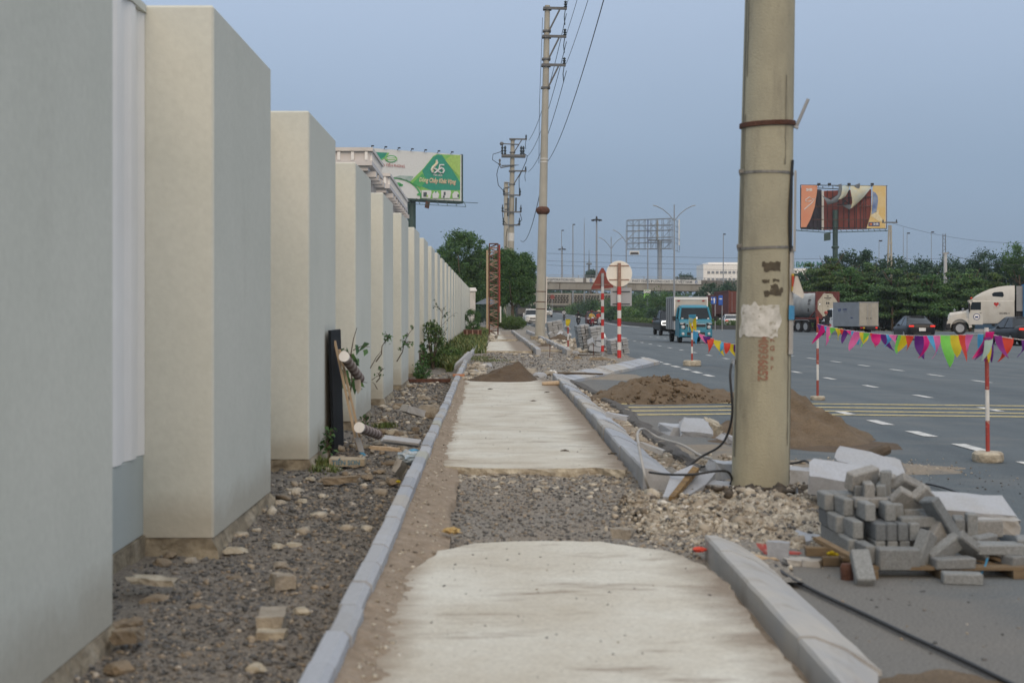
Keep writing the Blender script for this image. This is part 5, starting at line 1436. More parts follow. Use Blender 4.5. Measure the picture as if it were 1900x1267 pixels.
def car(label, loc, rz, body_st, gh, m, kind='car', group='cars and pickups on the road', wheels=None, r=.32, roofm=None, plate=True, tail=M_taillight, head=M_lampglass, bed=None, s=1.0, glass_split=None, grille=True):
    """body_st: (y, half width, z0, z2) stations; gh: cabin (half width base, base z, y front, y rear, half width top, top z, y top front, y top rear)."""
    t = thing(kind, label, {'sedan': 'car', 'pickup_truck': 'pickup', 'suv': 'car', 'car': 'car'}.get(kind, 'car'), loc, rz, group)
    t.scale = (s, s, s)
    b = MB(); b.loft([[(x, y, z) for x, z in half_ring(w, z0, z2)] for y, w, z0, z2 in body_st]); b.build('body', m, t, smooth=True, sub=1)
    wb, zb, yf, yr, wt, zt, tf, tr = gh
    def ring(q, e=0):
        w = lerp(wb, wt, q) + e; f = lerp(yf, tf, q) + e; rr = lerp(yr, tr, q) - e; z = lerp(zb, zt, q)
        return [(-w * .82, f, z), (w * .82, f, z), (w, f - .16, z), (w, rr + .16, z), (w * .82, rr, z), (-w * .82, rr, z), (-w, rr + .16, z), (-w, f - .16, z)]
    b = MB(); b.loft([ring(-.08), ring(.25), ring(.6), ring(.93)]); b.build('cabin_glass', M_glass, t, smooth=30)
    b = MB(); top = ring(.90, .012); rt = [(x * .93, y * 1 + (.03 if y < 0 else -.03) * 0, z + .045) for x, y, z in ring(1.0)]; crown = [(x * .6, lerp(y, (tf + tr) / 2, .3), zt + .05) for x, y, z in ring(1.0)]
    b.loft([top, ring(1.0, .0), rt, crown]); b.build('roof', roofm or m, t, smooth=50)
    for sx in (-1, 1):
        def P(q, yy, e=.012): return (sx * (lerp(wb, wt, q) + e), yy, lerp(zb, zt, q))
        for nm, (y0, y1) in (('front_pillar', (yf - .13, tf - .12)), ('middle_pillar', (lerp(yf, yr, .52), lerp(tf, tr, .5))), ('rear_pillar', (yr + .20, tr + .16))):
            wd = .035 if nm != 'rear_pillar' else .085
            b = MB(); b.loft([[(P(q, 0)[0] - sx * .03, lerp(y0, y1, q) - wd, P(q, 0)[2]), (P(q, 0)[0], lerp(y0, y1, q) - wd, P(q, 0)[2]), (P(q, 0)[0], lerp(y0, y1, q) + wd, P(q, 0)[2]), (P(q, 0)[0] - sx * .03, lerp(y0, y1, q) + wd, P(q, 0)[2])] for q in (-.05, .5, 1.0)]); b.build(nm, m if nm != 'middle_pillar' else M_trim, t)
        b = MB(); b.box((sx * (wb + .12), yf - .28, zb + .08), (.17, .09, .12), bev=.03); b.build('mirror', m, t)
    yF, wF = body_st[0][0], body_st[0][1]; yR, wR = body_st[-1][0], body_st[-1][1]
    zf = body_st[1][3]; zr = body_st[-2][3]
    for sx in (-1, 1):
        b = MB(); b.box((sx * (body_st[1][1] - .20), body_st[1][0] + .005, zf - .13), (.34, .16, .13), (0, 0, R(-sx * 16)), bev=.03); b.build('headlight', head, t)
        b = MB(); b.box((sx * (body_st[-2][1] - .17), body_st[-2][0] - .03, zr - .15), (.30, .14, .11), (0, 0, R(sx * 14)), bev=.03); b.build('tail_lamp', tail, t)
    if grille:
        b = MB(); b.box((0, yF + .005, lerp(body_st[0][2], body_st[0][3], .62)), (wF * 1.1, .05, .13), bev=.02); b.build('grille', M_trim, t)
        b = MB(); b.box((0, yF + .0, body_st[0][2] + .10), (wF * 1.5, .06, .12), bev=.02); b.build('air_intake', M_trim, t)
    if plate:
        b = MB(); b.box((0, yR - .045, lerp(body_st[-1][2], body_st[-1][3], .60)), (.40, .012, .20)); b.build('number_plate', M_plate, t)
        b = MB(); b.box((0, yF + .035, body_st[0][2] + .18), (.42, .012, .11)); b.build('number_plate', M_plate, t)
        b = MB(); b.box((0, yR + .02, body_st[-1][2] + .05), (wR * 1.5, .07, .14), bev=.02); b.build('rear_valance', M_trim, t)
    for (x, y) in wheels:
        for sx in (-1, 1):
            b = MB(); b.lathe([(r * 1.14, -.012), (r * 1.14, .012)], 22, Matrix.Translation((sx * (x + .075), y, r * 1.04)), 'X'); b.build('wheel_arch', M_trim, t)
            wheel(t, sx * x, y, r, .21)
    if bed:
        for sx in (-1, 1):
            b = MB(); b.box((sx * .82, (bed[0] + bed[1]) / 2, bed[2]), (.10, bed[0] - bed[1], .14), bev=.02); b.build('bed_rail', m, t)
        b = MB(); b.box((0, bed[1] + .05, bed[2] - .05), (1.6, .08, .5), bev=.02); b.build('tailgate', m, t)
    return t
SED = [(2.30, .56, .28, .60), (2.20, .76, .20, .70), (1.95, .86, .17, .78), (1.35, .89, .17, .88), (.80, .90, .17, .94), (0, .905, .17, .96), (-1.0, .905, .18, .98), (-1.70, .89, .19, 1.02), (-2.05, .86, .22, 1.03), (-2.24, .80, .26, 1.0), (-2.32, .70, .34, .86)]
SGH = (.80, .93, 1.12, -1.95, .56, 1.41, .22, -1.02)
SUVS = [(2.28, .62, .30, .85), (2.18, .82, .24, .98), (1.9, .90, .20, 1.04), (1.3, .92, .20, 1.08), (.85, .93, .20, 1.10), (0, .93, .20, 1.12), (-1.0, .93, .22, 1.14), (-1.9, .92, .24, 1.16), (-2.18, .88, .30, 1.14), (-2.28, .78, .38, 1.0)]
SUGH = (.83, 1.06, 1.20, -2.2, .66, 1.66, .42, -1.85)
PICK = [(2.62, .70, .42, 1.02), (2.50, .88, .34, 1.12), (2.2, .95, .30, 1.16), (1.5, .96, .30, 1.20), (1.0, .96, .30, 1.20), (0, .96, .30, 1.20), (-1.0, .96, .32, 1.20), (-2.2, .95, .36, 1.18), (-2.6, .92, .42, 1.16), (-2.68, .84, .48, 1.1)]
PGH = (.84, 1.14, 1.35, -.95, .66, 1.82, .55, -.72)
WS = [(.78, 1.42), (.78, -1.36)]
def place(u, v, L, rz, s=1.0):
    """Ground position of a vehicle whose near end shows at (u, v)."""
    p = onroad(u, v); f = Vector((-math.sin(R(rz)), math.cos(R(rz)), 0))
    return p, f
p = onroad(1714, 631); car('black sedan with glowing tail lamps driving away left of the white tractor truck', (p.x, p.y + 2.1, gz(p.x, p.y)), R(-4), SED, SGH, M_pblack, 'sedan', wheels=WS, tail=M_brakelit)
p = onroad(1888, 642); car('dark older sedan with large triangular tail lamps cut by the right edge', (p.x + .88, p.y + 2.3, gz(p.x, p.y)), R(0), SED, (.82, .95, 1.05, -1.75, .58, 1.42, .25, -1.05), paint('dark_grey_car_paint', (.022, .024, .027)), 'sedan', wheels=WS, tail=M_brakelit)
p = onroad(1357, 611); car('white sedan driving away beside the near pole', (p.x + .3, p.y + 2.2, gz(p.x, p.y)), R(-3), SED, SGH, M_pwhite, 'sedan', wheels=WS, tail=M_brakelit)
p = onroad(1246, 623); pk_ = car('black pickup following close beside the teal truck', (p.x + .15, p.y + 2.6, gz(p.x, p.y)), R(180), PICK, PGH, M_pblack, 'pickup_truck', wheels=[(.80, 1.65), (.80, -1.6)], r=.39, bed=(-.95, -2.65, 1.2), s=.95)
for sx in (-1, 1):
    b = MB(); b.tube([(sx * .50, 2.66, 1.06), (sx * .84, 2.60, 1.06), (sx * .86, 2.58, .92), (sx * .84, 2.60, .80), (sx * .52, 2.66, .80)], .03, 6); b.build('running_light', M_headlit, pk_)
p = atd(1104, 150, z=0); car('dark red sport utility vehicle facing the camera behind the striped sign posts', (p.x, 152, gz(p.x, 152)), R(178), SUVS, SUGH, M_pdred, 'suv', wheels=WS, r=.37, s=1.0, head=M_lampglass)
p = atd(1016, 238, z=0); car('white sport utility vehicle far off right of the slim concrete pole', (p.x, 240, gz(p.x, 240)), R(180), SUVS, SUGH, M_pwhite, 'suv', wheels=WS, r=.37)
p = atd(988, 140, z=0); car('white pickup parked under the street tree beside the slim pole', (p.x, 142, .05), R(182), PICK, PGH, M_pwhite, 'pickup_truck', wheels=[(.80, 1.65), (.80, -1.6)], r=.38, bed=(-.95, -2.65, 1.2), s=.92)
p = atd(931, 190, z=0); car('blue car parked far down the side lane under the trees', (p.x, 190, rise(190) + .05), R(180), SED, SGH, paint('blue_car_paint', (.05, .10, .17)), 'sedan', wheels=WS)

# ---- the teal box truck
p = onroad(1291.5, 637)
tk = thing('box_truck', 'teal light truck with a pale box body driving towards the camera', 'truck', (p.x, p.y + 2.5, gz(p.x, p.y)), R(180))
tk.scale = (.985, .985, .985)
def cabring(w, y, z0, z1, c=.10): return [(-w, y, z0), (w, y, z0), (w, y, z1 - c), (w - c, y, z1), (-w + c, y, z1), (-w, y, z1 - c)]
b = MB(); b.loft([cabring(.80, 2.52, .38, .95, .06), cabring(.86, 2.44, .32, 1.18, .06), cabring(.87, 2.30, .30, 1.24), cabring(.86, 2.22, .30, 1.27), cabring(.86, .95, .40, 1.27)])
b.loft([cabring(.86, 2.26, 1.2, 1.26, .02), cabring(.82, 2.05, 1.62, 1.66, .03)][:0] or [cabring(.86, 2.26, 1.18, 1.26, .02), cabring(.86, .95, 1.18, 1.26, .02)]); b.build('cab_body', M_pteal, tk, smooth=35)
def scr(z, q): return lerp(2.24, 1.86, (z - 1.24) / .70)
b = MB()
b.loft([[(-.80, 2.235, 1.22), (.80, 2.235, 1.22), (.82, 1.0, 1.22), (-.82, 1.0, 1.22)], [(-.68, 1.90, 1.88), (.68, 1.90, 1.88), (.70, 1.0, 1.88), (-.70, 1.0, 1.88)]]); b.build('cab_glass', M_glass, tk)
b = MB(); b.loft([[(-.71, 1.93, 1.86), (.71, 1.93, 1.86), (.73, .96, 1.86), (-.73, .96, 1.86)], [(-.69, 1.80, 1.97), (.69, 1.80, 1.97), (.70, .97, 1.98), (-.70, .97, 1.98)], [(-.5, 1.6, 2.02), (.5, 1.6, 2.02), (.5, 1.0, 2.02), (-.5, 1.0, 2.02)]]); b.build('cab_roof', M_pteal, tk, smooth=40)
for sx in (-1, 1):
    b = MB(); b.tube([(sx * .835, 2.22, 1.24), (sx * .71, 1.90, 1.90)], .055, 8); b.build('front_pillar', M_pteal, tk)
    b = MB(); b.tube([(sx * .84, 1.15, 1.24), (sx * .72, 1.15, 1.88)], .06, 8); b.build('rear_pillar', M_pteal, tk)
    b = MB(); b.tube([(sx * .84, 2.1, 1.28), (sx * 1.06, 2.16, 1.36)], .02, 6); b.box((sx * 1.10, 2.16, 1.30), (.17, .10, .26), bev=.04); b.build('mirror', M_trim, tk)
    b = MB(); b.box((sx * .69, 2.46, .90), (.30, .14, .34), (0, 0, R(-sx * 12)), bev=.05); h_ = b.build('headlight', M_trim, tk)
    b = MB(); b.lathe([(.09, 0), (.09, .03), (.05, .05)], 14, Matrix.Translation((sx * .68, 2.52, .85)), 'Y'); b.build('lamp', M_lampglass, h_)
    b = MB(); b.box((sx * .71, 2.51, 1.03), (.22, .05, .07), bev=.02); b.build('indicator', M_lampglass, h_)
    b = MB(); b.lathe([(.075, 0), (.075, .03), (.05, .04)], 12, Matrix.Translation((sx * .68, 2.52, .50)), 'Y'); b.build('fog_lamp', M_lampglass, tk)
    b = MB(); b.box((sx * .68, 2.30, 1.30), (.10, .02, .05)); b.build('sticker', M_white, tk)
b = MB(); b.box((0, 2.545, .93), (1.0, .03, .12), bev=.01); b.build('grille', M_trim, tk)
b = MB(); b.box((0, 2.535, 1.0), (1.05, .03, .03), bev=.008); b.build('grille_chrome', M_chrome, tk)
b = MB(); b.box((0, 2.50, .50), (.95, .06, .17), bev=.02); b.build('air_intake', M_trim, tk)
b = MB(); b.box((0, 2.545, .62), (.42, .02, .12)); b.build('number_plate', M_plate, tk)
b = MB(); b.box((-.02, 2.535, 1.10), (.14, .02, .06), bev=.02); b.build('emblem', M_chrome, tk)
b = MB(); b.box((.05, 2.26, 1.32), (.34, .02, .14), (R(30), 0, 0)); b.build('windscreen_card', M_white, tk)
for x in (-.45, .25): b = MB(); b.tube([(x, 2.27, 1.22), (x + .4, 2.21, 1.34)], .012, 5); b.build('wiper', M_trim, tk)
bx_ = thing('box_body', None, None); bx_.parent = tk
b = MB(); b.box((0, -.85, 1.55), (1.76, 3.30, 1.72)); b.build('panel_shell', M_box, bx_)
b = MB(); b.box((0, -.85, 2.435), (1.80, 3.34, .05), bev=.01); b.build('roof_panel', mat('box_roof', (.40, .43, .46), rough=.35, metallic=.3, var=.08), bx_)
b = MB(); b.box((0, .83, 2.35), (1.72, .03, .10)); b.build('front_rail', M_white, bx_)
for sx in (-1, 1):
    b = MB(); b.box((sx * .875, .80, 1.55), (.06, .06, 1.74)); b.build('corner_post', M_white, bx_)
    b = MB(); b.box((sx * .66, .84, 2.24), (.12, .03, .05)); b.build('marker_lamp', M_taillight, bx_)
    b = MB(); b.box((sx * .888, -.85, 1.55), (.02, 3.2, 1.66)); b.build('side_panel', M_boxside, bx_)
    for yy in (-.1, -1.0, -1.8): b = MB(); b.box((sx * .902, yy, 1.55), (.014, .04, 1.66)); b.build('rib', M_chassis, bx_)
    b = MB(); b.box((sx * .82, -.75, .52), (.04, 2.2, .10)); b.build('side_guard', M_chassis, tk)
b = MB(); b.box((0, -.6, .60), (.9, 4.0, .22)); b.build('chassis', M_chassis, tk)
for (x, y) in ((.74, 1.75), (.72, -1.35)):
    for sx in (-1, 1): wheel(tk, sx * x, y, .33, .2, M_chassis)
b = MB(); b.box((0, 1.75, .62), (1.5, .75, .35), bev=.1); b.build('wheel_well', M_trim, tk)

# ---- the riders
def rider_mesh(shirt, trousers, skin, name='person', hat=False):
    v = [(0, -.28, .84), (0, -.22, 1.06), (0, -.17, 1.28), (0, -.14, 1.42), (0, -.10, 1.50), (0, -.07, 1.60), (0, -.06, 1.68)]
    r = [.155, .15, .165, .075, .055, .095, .06]
    e = [(0, 1), (1, 2), (2, 3), (3, 4), (4, 5), (5, 6)]
    for sx in (-1, 1):
        o = len(v)
        v += [(sx * .19, -.16, 1.33), (sx * .29, .02, 1.12), (sx * .30, .26, 1.02), (sx * .29, .36, 1.03)]; r += [.065, .05, .04, .045]
        e += [(2, o), (o, o + 1), (o + 1, o + 2), (o + 2, o + 3)]
        o = len(v)
        v += [(sx * .11, -.22, .82), (sx * .20, .16, .76), (sx * .18, .02, .40), (sx * .18, .14, .35)]; r += [.11, .075, .05, .045]
        e += [(0, o), (o, o + 1), (o + 1, o + 2), (o + 2, o + 3)]
    me = bpy.data.meshes.new(name); me.from_pydata(v, e, [])
    o = bpy.data.objects.new(name, me); COL.objects.link(o)
    md = o.modifiers.new('skin', 'SKIN'); md.use_smooth_shade = True
    for i, sv in enumerate(me.skin_vertices[0].data):
        sv.radius = (r[i], r[i] * (.8 if i in (0, 1, 2) else 1)); sv.use_root = (i == 0)
    m2 = o.modifiers.new('sub', 'SUBSURF'); m2.levels = 1; m2.render_levels = 1
    dg = bpy.context.evaluated_depsgraph_get(); me2 = bpy.data.meshes.new_from_object(o.evaluated_get(dg))
    bpy.data.objects.remove(o)
    me2.materials.clear()
    for m in (shirt, trousers, skin, M_trim): me2.materials.append(m)
    for pg in me2.polygons:
        c = pg.center
        if c.z < .40 and c.y > .0: k = 3
        elif c.z < .88 or (c.z < .93 and abs(c.x) < .2 and c.y < -.1): k = 1
        elif c.z > 1.45: k = 2
        elif abs(c.x) > .24 and c.y > .22: k = 2
        else: k = 0
        pg.material_index = k; pg.use_smooth = True
    return me2
M_skin = mat('skin', (.32, .19, .13), rough=.6, var=.05)
def cloth(n, c): return mat(n, c, rough=.9, scale=12, var=.15)
M_cblack = cloth('black_cloth', (.014, .014, .017)); M_cyel = cloth('yellow_shirt', (.52, .36, .10)); M_cgrey = cloth('grey_jacket', (.22, .22, .23)); M_cnavy = cloth('navy_trousers', (.03, .035, .05)); M_cpale = cloth('pale_jacket', (.40, .40, .42)); M_cred2 = cloth('red_jacket', (.42, .05, .04))
RM = {}
def rider(label, loc, rz, shirt, trousers, helmet=None, conical=False, mask=None, s=1.0):
    key = (shirt.name, trousers.name)
    if key not in RM: RM[key] = rider_mesh(shirt, trousers, M_skin)
    o = inst('person', RM[key], None, loc, (0, 0, rz), s)
    tag(o, label, 'person', 'people riding motorbikes')
    if conical:
        b = MB(); b.lathe([(.24, 1.66), (.23, 1.665), (.02, 1.82), (.001, 1.825)], 18, Matrix.Translation((0, -.06, 0))); b.build('conical_hat', M_woodpale, o)
    else:
        b = MB(); b.lathe([(.10, 1.56), (.128, 1.60), (.130, 1.67), (.105, 1.74), (.05, 1.775), (.001, 1.78)], 14, Matrix.Translation((0, -.065, 0))); b.build('helmet', helmet or M_pblack, o, smooth=True)
    if mask: b = MB(); b.box((0, .03, 1.555), (.14, .07, .09), bev=.03); b.build('face_mask', mask, o)
    return o
def motorbike(label, loc, rz, m, s=1.0, front_lamp=None, lean=0):
    t = thing('motorbike', label, 'motorbike', loc, rz, 'motorbikes on the road'); t.scale = (s, s, s)
    t.rotation_euler = (0, R(lean), rz)
    for y in (.62, -.60):
        wo_ = thing('wheel', None, None, (0, y, .29)); wo_.parent = t
        b = MB(); b.lathe([(.21, -.045), (.27, -.05), (.29, -.02), (.29, .02), (.27, .05), (.21, .045)], 20, None, 'X'); b.build('tyre', M_rubber, wo_, smooth=35)
        b = MB(); b.lathe([(.215, -.02), (.215, .02), (.04, .05), (.01, .05)], 12, None, 'X'); b.build('rim', M_alloy, wo_)
    b = MB(); b.loft([[(x * w, y, z) for x, z in ((-1, z0), (1, z0), (1, z1), (-1, z1))] for y, w, z0, z1 in ((-.85, .06, .72, .80), (-.6, .12, .55, .78), (-.2, .13, .38, .74), (.1, .12, .30, .62), (.32, .10, .32, .60))]); b.build('body_fairing', m, t, smooth=40)
    b = MB(); b.loft([[(x * w, y, z) for x, z in ((-1, z0), (1, z0), (.8, z1), (-.8, z1))] for y, w, z0, z1 in ((.30, .20, .38, .92), (.40, .17, .42, .98), (.50, .10, .55, .96))]); b.build('leg_shield', m, t, smooth=40)
    b = MB(); b.box((0, -.32, .80), (.24, .75, .10), bev=.04); b.build('seat', M_trim, t)
    for sx in (-1, 1): b = MB(); b.tube([(sx * .06, .62, .29), (sx * .06, .50, .62), (sx * .03, .40, .92)], .025, 6); b.build('fork', M_steel, t)
    b = MB(); b.tube([(-.34, .30, 1.02), (-.15, .36, 1.0), (.15, .36, 1.0), (.34, .30, 1.02)], .018, 6); b.build('handlebar', M_trim, t)
    b = MB(); b.box((0, .45, 1.0), (.24, .14, .16), bev=.05); b.build('headlamp', front_lamp or M_lampglass, t)
    b = MB(); b.box((0, .62, .56), (.12, .34, .08), bev=.03); b.build('mudguard', m, t)
    b = MB(); b.box((0, -.88, .74), (.16, .06, .09), bev=.02); b.build('tail_lamp', M_taillight, t)
    b = MB(); b.box((0, -.90, .58), (.20, .01, .14)); b.build('number_plate', M_plate, t)
    for sx in (-1, 1): b = MB(); b.tube([(sx * .28, .32, 1.02), (sx * .34, .30, 1.18)], .01, 5); b.box((sx * .35, .30, 1.21), (.11, .03, .07), bev=.01); b.build('mirror', M_trim, t)
    return t
def bike_at(u, y, rz, m, rl, bl, shirt, trousers, s=1.0, front=None, **kw):
    p = atd(u, y, z=0); z = gz(p.x, y)
    motorbike(bl, (p.x, y, z), R(rz), m, s, front)
    rider(rl, (p.x, y, z), R(rz), shirt, trousers, s=s, **kw)
M_pbred = paint('red_scooter_paint', (.22, .02, .03)); M_pdark = paint('dark_scooter_paint', (.03, .032, .036)); M_pbluewhite = paint('pale_scooter_paint', (.42, .44, .46))
bike_at(1046.5, 206, 180, M_pdark, 'pale jacketed rider farthest away on a dark motorbike', 'dark motorbike farthest away in the left lane', M_cpale, M_cpale)
bike_at(1073, 158, 182, M_pdark, 'black clothed rider with a dark helmet in the left lane', 'dark motorbike of the black clothed rider', M_cblack, M_cblack)
bike_at(1098, 134, 186, M_pbred, 'rider in a yellow shirt on a red scooter', 'red scooter ridden by the person in yellow', M_cyel, M_cnavy, helmet=M_pdred)
bike_at(1111.5, 136, 186, M_pbluewhite, 'rider in a red jacket and conical hat behind the striped posts', 'pale scooter behind the striped sign posts', M_cred2, M_cnavy, conical=True)
bike_at(1340, 139, -4, M_pdark, 'black clothed rider going away left of the white sedan', 'dark motorbike going away left of the white sedan', M_cblack, M_cblack)
bike_at(1532, 99, 8, M_pdark, 'rider in black with a red helmet in front of the grey box truck', 'dark scooter in front of the grey box truck', M_cblack, M_cnavy, helmet=M_redold)
bike_at(1466, 100, 170, M_pdark, 'rider half hidden behind the near pole', 'motorbike with a lit lamp half hidden behind the near pole', M_cblack, M_cnavy, front=M_headlit)

# ---- the tank container lorry
p = onroad(1516, 617)
rz = 20
f = Vector((-math.sin(R(rz)), math.cos(R(rz)), 0)); rgt = Vector((f.y, -f.x, 0))
ln_ = thing('tank_lorry', 'articulated lorry carrying a grey tank in a maroon frame beyond the near pole', 'truck', Vector((p.x, p.y, gz(p.x, p.y))) + rgt * 1.15 + f * 3.0, R(rz)); ln_.scale = (.92, .92, .92)
L = 6.06; zb, zt = 1.2, 3.68
b = MB(); b.lathe([(.2, -L / 2 + .30), (.85, -L / 2 + .36), (1.08, -L / 2 + .55), (1.12, -L / 2 + .8), (1.12, L / 2 - .8), (1.08, L / 2 - .55), (.85, L / 2 - .36), (.2, L / 2 - .3)], 32, Matrix.Translation((0, 0, 2.46)), 'Y'); tnk = b.build('tank', M_tank, ln_, smooth=40)
for y in (-1.6, -.2, 1.3):
    b = MB(); b.lathe([(1.13, y - .03), (1.145, y), (1.13, y + .03)], 32, Matrix.Translation((0, 0, 2.46)), 'Y'); b.build('tank_band', M_tank, tnk)
fm = thing('tank_frame', None, None); fm.parent = ln_
for y in (-L / 2, L / 2):
    for sx in (-1, 1):
        b = MB(); b.box((sx * 1.16, y, (zb + zt) / 2), (.16, .16, zt - zb)); b.build('corner_post', M_cred, fm)
        for (z0, z1) in ((zt - .08, zt - .95), (zb + .08, zb + .95)):
            b = MB(); b.prism([(sx * 1.12, z0), (sx * .35, z0), (sx * 1.12, z1)], y - .05, y + .05, axis='Y'); b.build('gusset', M_cred, fm)
    b = MB(); b.box((0, y, zt - .06), (2.4, .14, .14)); b.build('cross_rail', M_cred, fm)
    b = MB(); b.box((0, y, zb + .06), (2.4, .14, .14)); b.build('cross_rail', M_cred, fm)
for sx in (-1, 1):
    b = MB(); b.box((sx * 1.16, 0, zb + .06), (.13, L, .16)); b.build('side_rail', M_cred, fm)
    b = MB(); b.box((sx * 1.16, 0, zt - .05), (.10, L, .10)); b.build('side_rail', M_cred, fm)
    for y in (-L / 2, L / 2):
        b = MB(); b.loft([[(sx * 1.16 + dx, y + (1.1 if y < 0 else -1.1) * q, zb + .1 + .75 * (1 - q) + dz) for dx, dz in ((-.05, -.05), (.05, -.05), (.05, .05), (-.05, .05))] for q in (0, 1)]); b.build('strut', M_cred, fm)
b = MB(); oc = [(-.62, 1.42), (.62, 1.42), (1.06, 2.1), (1.06, 2.75), (.55, 3.5), (-.55, 3.5), (-1.06, 2.75), (-1.06, 2.1)]; b.prism(oc, -L / 2 - .03, -L / 2 + .03, axis='Y'); ep_ = b.build('end_panel', M_tankend, ln_)
b = MB(); b.box((0, -L / 2 - .045, 2.45), (1.1, .02, 2.0)); b.build('ladder_plate', M_tankend, ep_)
M_ink = mat('dark_ink', (.03, .03, .035), rough=.8)
for s_, z_, x_, sz in (('HAZ', 3.28, 0, .16), ('MASS GROSS', 3.08, 0, .14), ('U N', 2.72, .05, .20), ('T 11', 2.50, .05, .16), ('22 K 2', 2.05, .0, .14)):
    pass
b = MB()
for (x, z, w, h) in ((0, 3.28, .22, .08), (0, 3.12, .75, .07), (.02, 2.98, .45, .05), (-.1, 2.65, .13, .22), (.1, 2.65, .13, .22), (.02, 2.36, .18, .06)): b.box((x, -L / 2 - .06, z), (w, .008, h))
tag(b.build('printed_rows', M_ink, ep_), kind='stuff')
b = MB(); b.box((-.84, -L / 2 - .035, 2.55), (.22, .01, .22), (0, R(45), 0)); b.build('hazard_diamond', M_ink, ep_)
b = MB(); b.box((-.84, -L / 2 - .042, 2.55), (.17, .01, .17), (0, R(45), 0)); b.build('hazard_diamond', M_white, ep_)
b = MB()
for (y, z, h, w) in ((1.35, .1, .30, .07), (1.2, .1, .30, .07), (1.05, .2, .10, .16), (-1.7, .3, .5, .05), (-1.9, .3, .5, .05), (-1.8, .5, .06, .4), (-1.8, .1, .06, .4), (-1.6, -.35, .5, .12)):
    a_ = math.asin(z / 1.13); b.box((-1.135 * math.cos(a_), y, 2.46 + z), (.02, w, h))
tag(b.build('tank_marks', M_ink, tnk), kind='stuff')
b = MB(); b.box((0, 1.5, 1.0), (.9, 9.6, .3)); b.build('chassis', M_chassis, ln_)
b = MB(); b.box((-1.1, 1.3, .85), (.1, 1.3, .55), bev=.02); b.build('side_box', M_steel, ln_)
b = MB(); b.tube([(-1.2, -1.95, 1.0), (-1.2, -1.7, 1.12), (-1.2, .3, 1.12), (-1.2, .5, 1.0)], .03, 6); b.build('mudguard', M_steel, ln_)
for y in (-1.3, -.1):
    for sx in (-1, 1): wheel(ln_, sx * 1.0, y, .52, .34, M_steel)
b = MB(); b.loft([cabring(1.15, 6.4, .5, 3.0, .2), cabring(1.2, 6.1, .5, 3.3, .2), cabring(1.2, 4.3, .6, 3.3, .2)]); b.build('cab', M_cred, ln_, smooth=40)
for sx in (-1, 1): wheel(ln_, sx * .95, 5.6, .52, .3, M_steel); wheel(ln_, sx * .95, 3.2, .52, .3, M_steel)

# ---- the grey van-bodied truck
p = onroad(1594, 620.5); rz = 23
f = Vector((-math.sin(R(rz)), math.cos(R(rz)), 0)); rgt = Vector((f.y, -f.x, 0))
gt = thing('box_truck', 'small truck with a white cab and a grey van body beside the tank lorry', 'truck', Vector((p.x, p.y, gz(p.x, p.y))) + rgt * .9 + f * 2.0, R(rz))
b = MB(); b.box((0, -.45, 1.53), (1.86, 3.1, 1.86)); b.build('van_body', M_pgrey, gt)
for sx in (-1, 1):
    b = MB(); b.box((sx * .45, -2.02, 1.53), (.86, .04, 1.74), bev=.01); d_ = b.build('rear_door', mat('dull_door_panel', (.36, .34, .29), rough=.6, var=.1) if sx < 0 else MATS['dull_door_panel'], gt)
    b = MB(); b.tube([(sx * .18, -2.06, .72), (sx * .18, -2.06, 2.36)], .022, 6); b.build('lock_bar', M_steel, d_)
    b = MB(); b.box((sx * .18, -2.06, 1.22), (.18, .02, .05)); b.build('handle', M_trim, d_)
b = MB(); b.box((0, -2.0, 2.45), (1.9, .05, .05)); b.build('door_header', M_steel, gt)
for x in (-.7, .7): b = MB(); b.box((x, -2.02, .50), (.22, .04, .1)); b.build('tail_lamp', M_brakelit if x > 0 else M_taillight, gt)
b = MB(); b.box((-.35, -2.03, .5), (.38, .02, .12)); b.build('number_plate', M_yellowp, gt)
b = MB(); b.loft([cabring(.78, 2.5, .4, 1.25, .1), cabring(.82, 2.3, .4, 1.4, .1), cabring(.82, 1.9, .4, 1.95, .2), cabring(.82, 1.15, .4, 2.05, .2)]); b.build('cab', M_pwhite, gt, smooth=40)
for sx in (-1, 1):
    b = MB(); b.prism([(2.22, 1.42), (1.92, 1.86), (1.35, 1.90), (1.35, 1.30), (2.1, 1.28)], sx * .825, sx * .835, axis='X'); b.build('side_window', M_glass, gt)
    b = MB(); b.box((sx * .84, 1.35, 1.15), (.02, .12, .05)); b.build('door_handle', M_trim, gt)
    wheel(gt, sx * .72, 1.75, .33, .2, M_chassis); wheel(gt, sx * .72, -1.0, .33, .2, M_chassis)
b = MB(); b.box((0, -.2, .5), (.8, 4.2, .2)); b.build('chassis', M_chassis, gt)
M_vf = mat('dark_blue_print', (.02, .04, .16), rough=.6)
text('VF', .34, M_vf, gt, (-.936, .30, 1.82), (PI / 2, 0, -PI / 2), name='printing', bold=.012)
text('GREEN', .17, M_vf, gt, (-.936, -.35, 1.90), (PI / 2, 0, -PI / 2), name='printing', bold=.005)
text('LOGISTICS', .09, M_vf, gt, (-.936, -.35, 1.74), (PI / 2, 0, -PI / 2), name='printing')
text('1800', .14, M_vf, gt, (-.936, -1.15, 1.25), (PI / 2, 0, -PI / 2), name='printing', bold=.005)

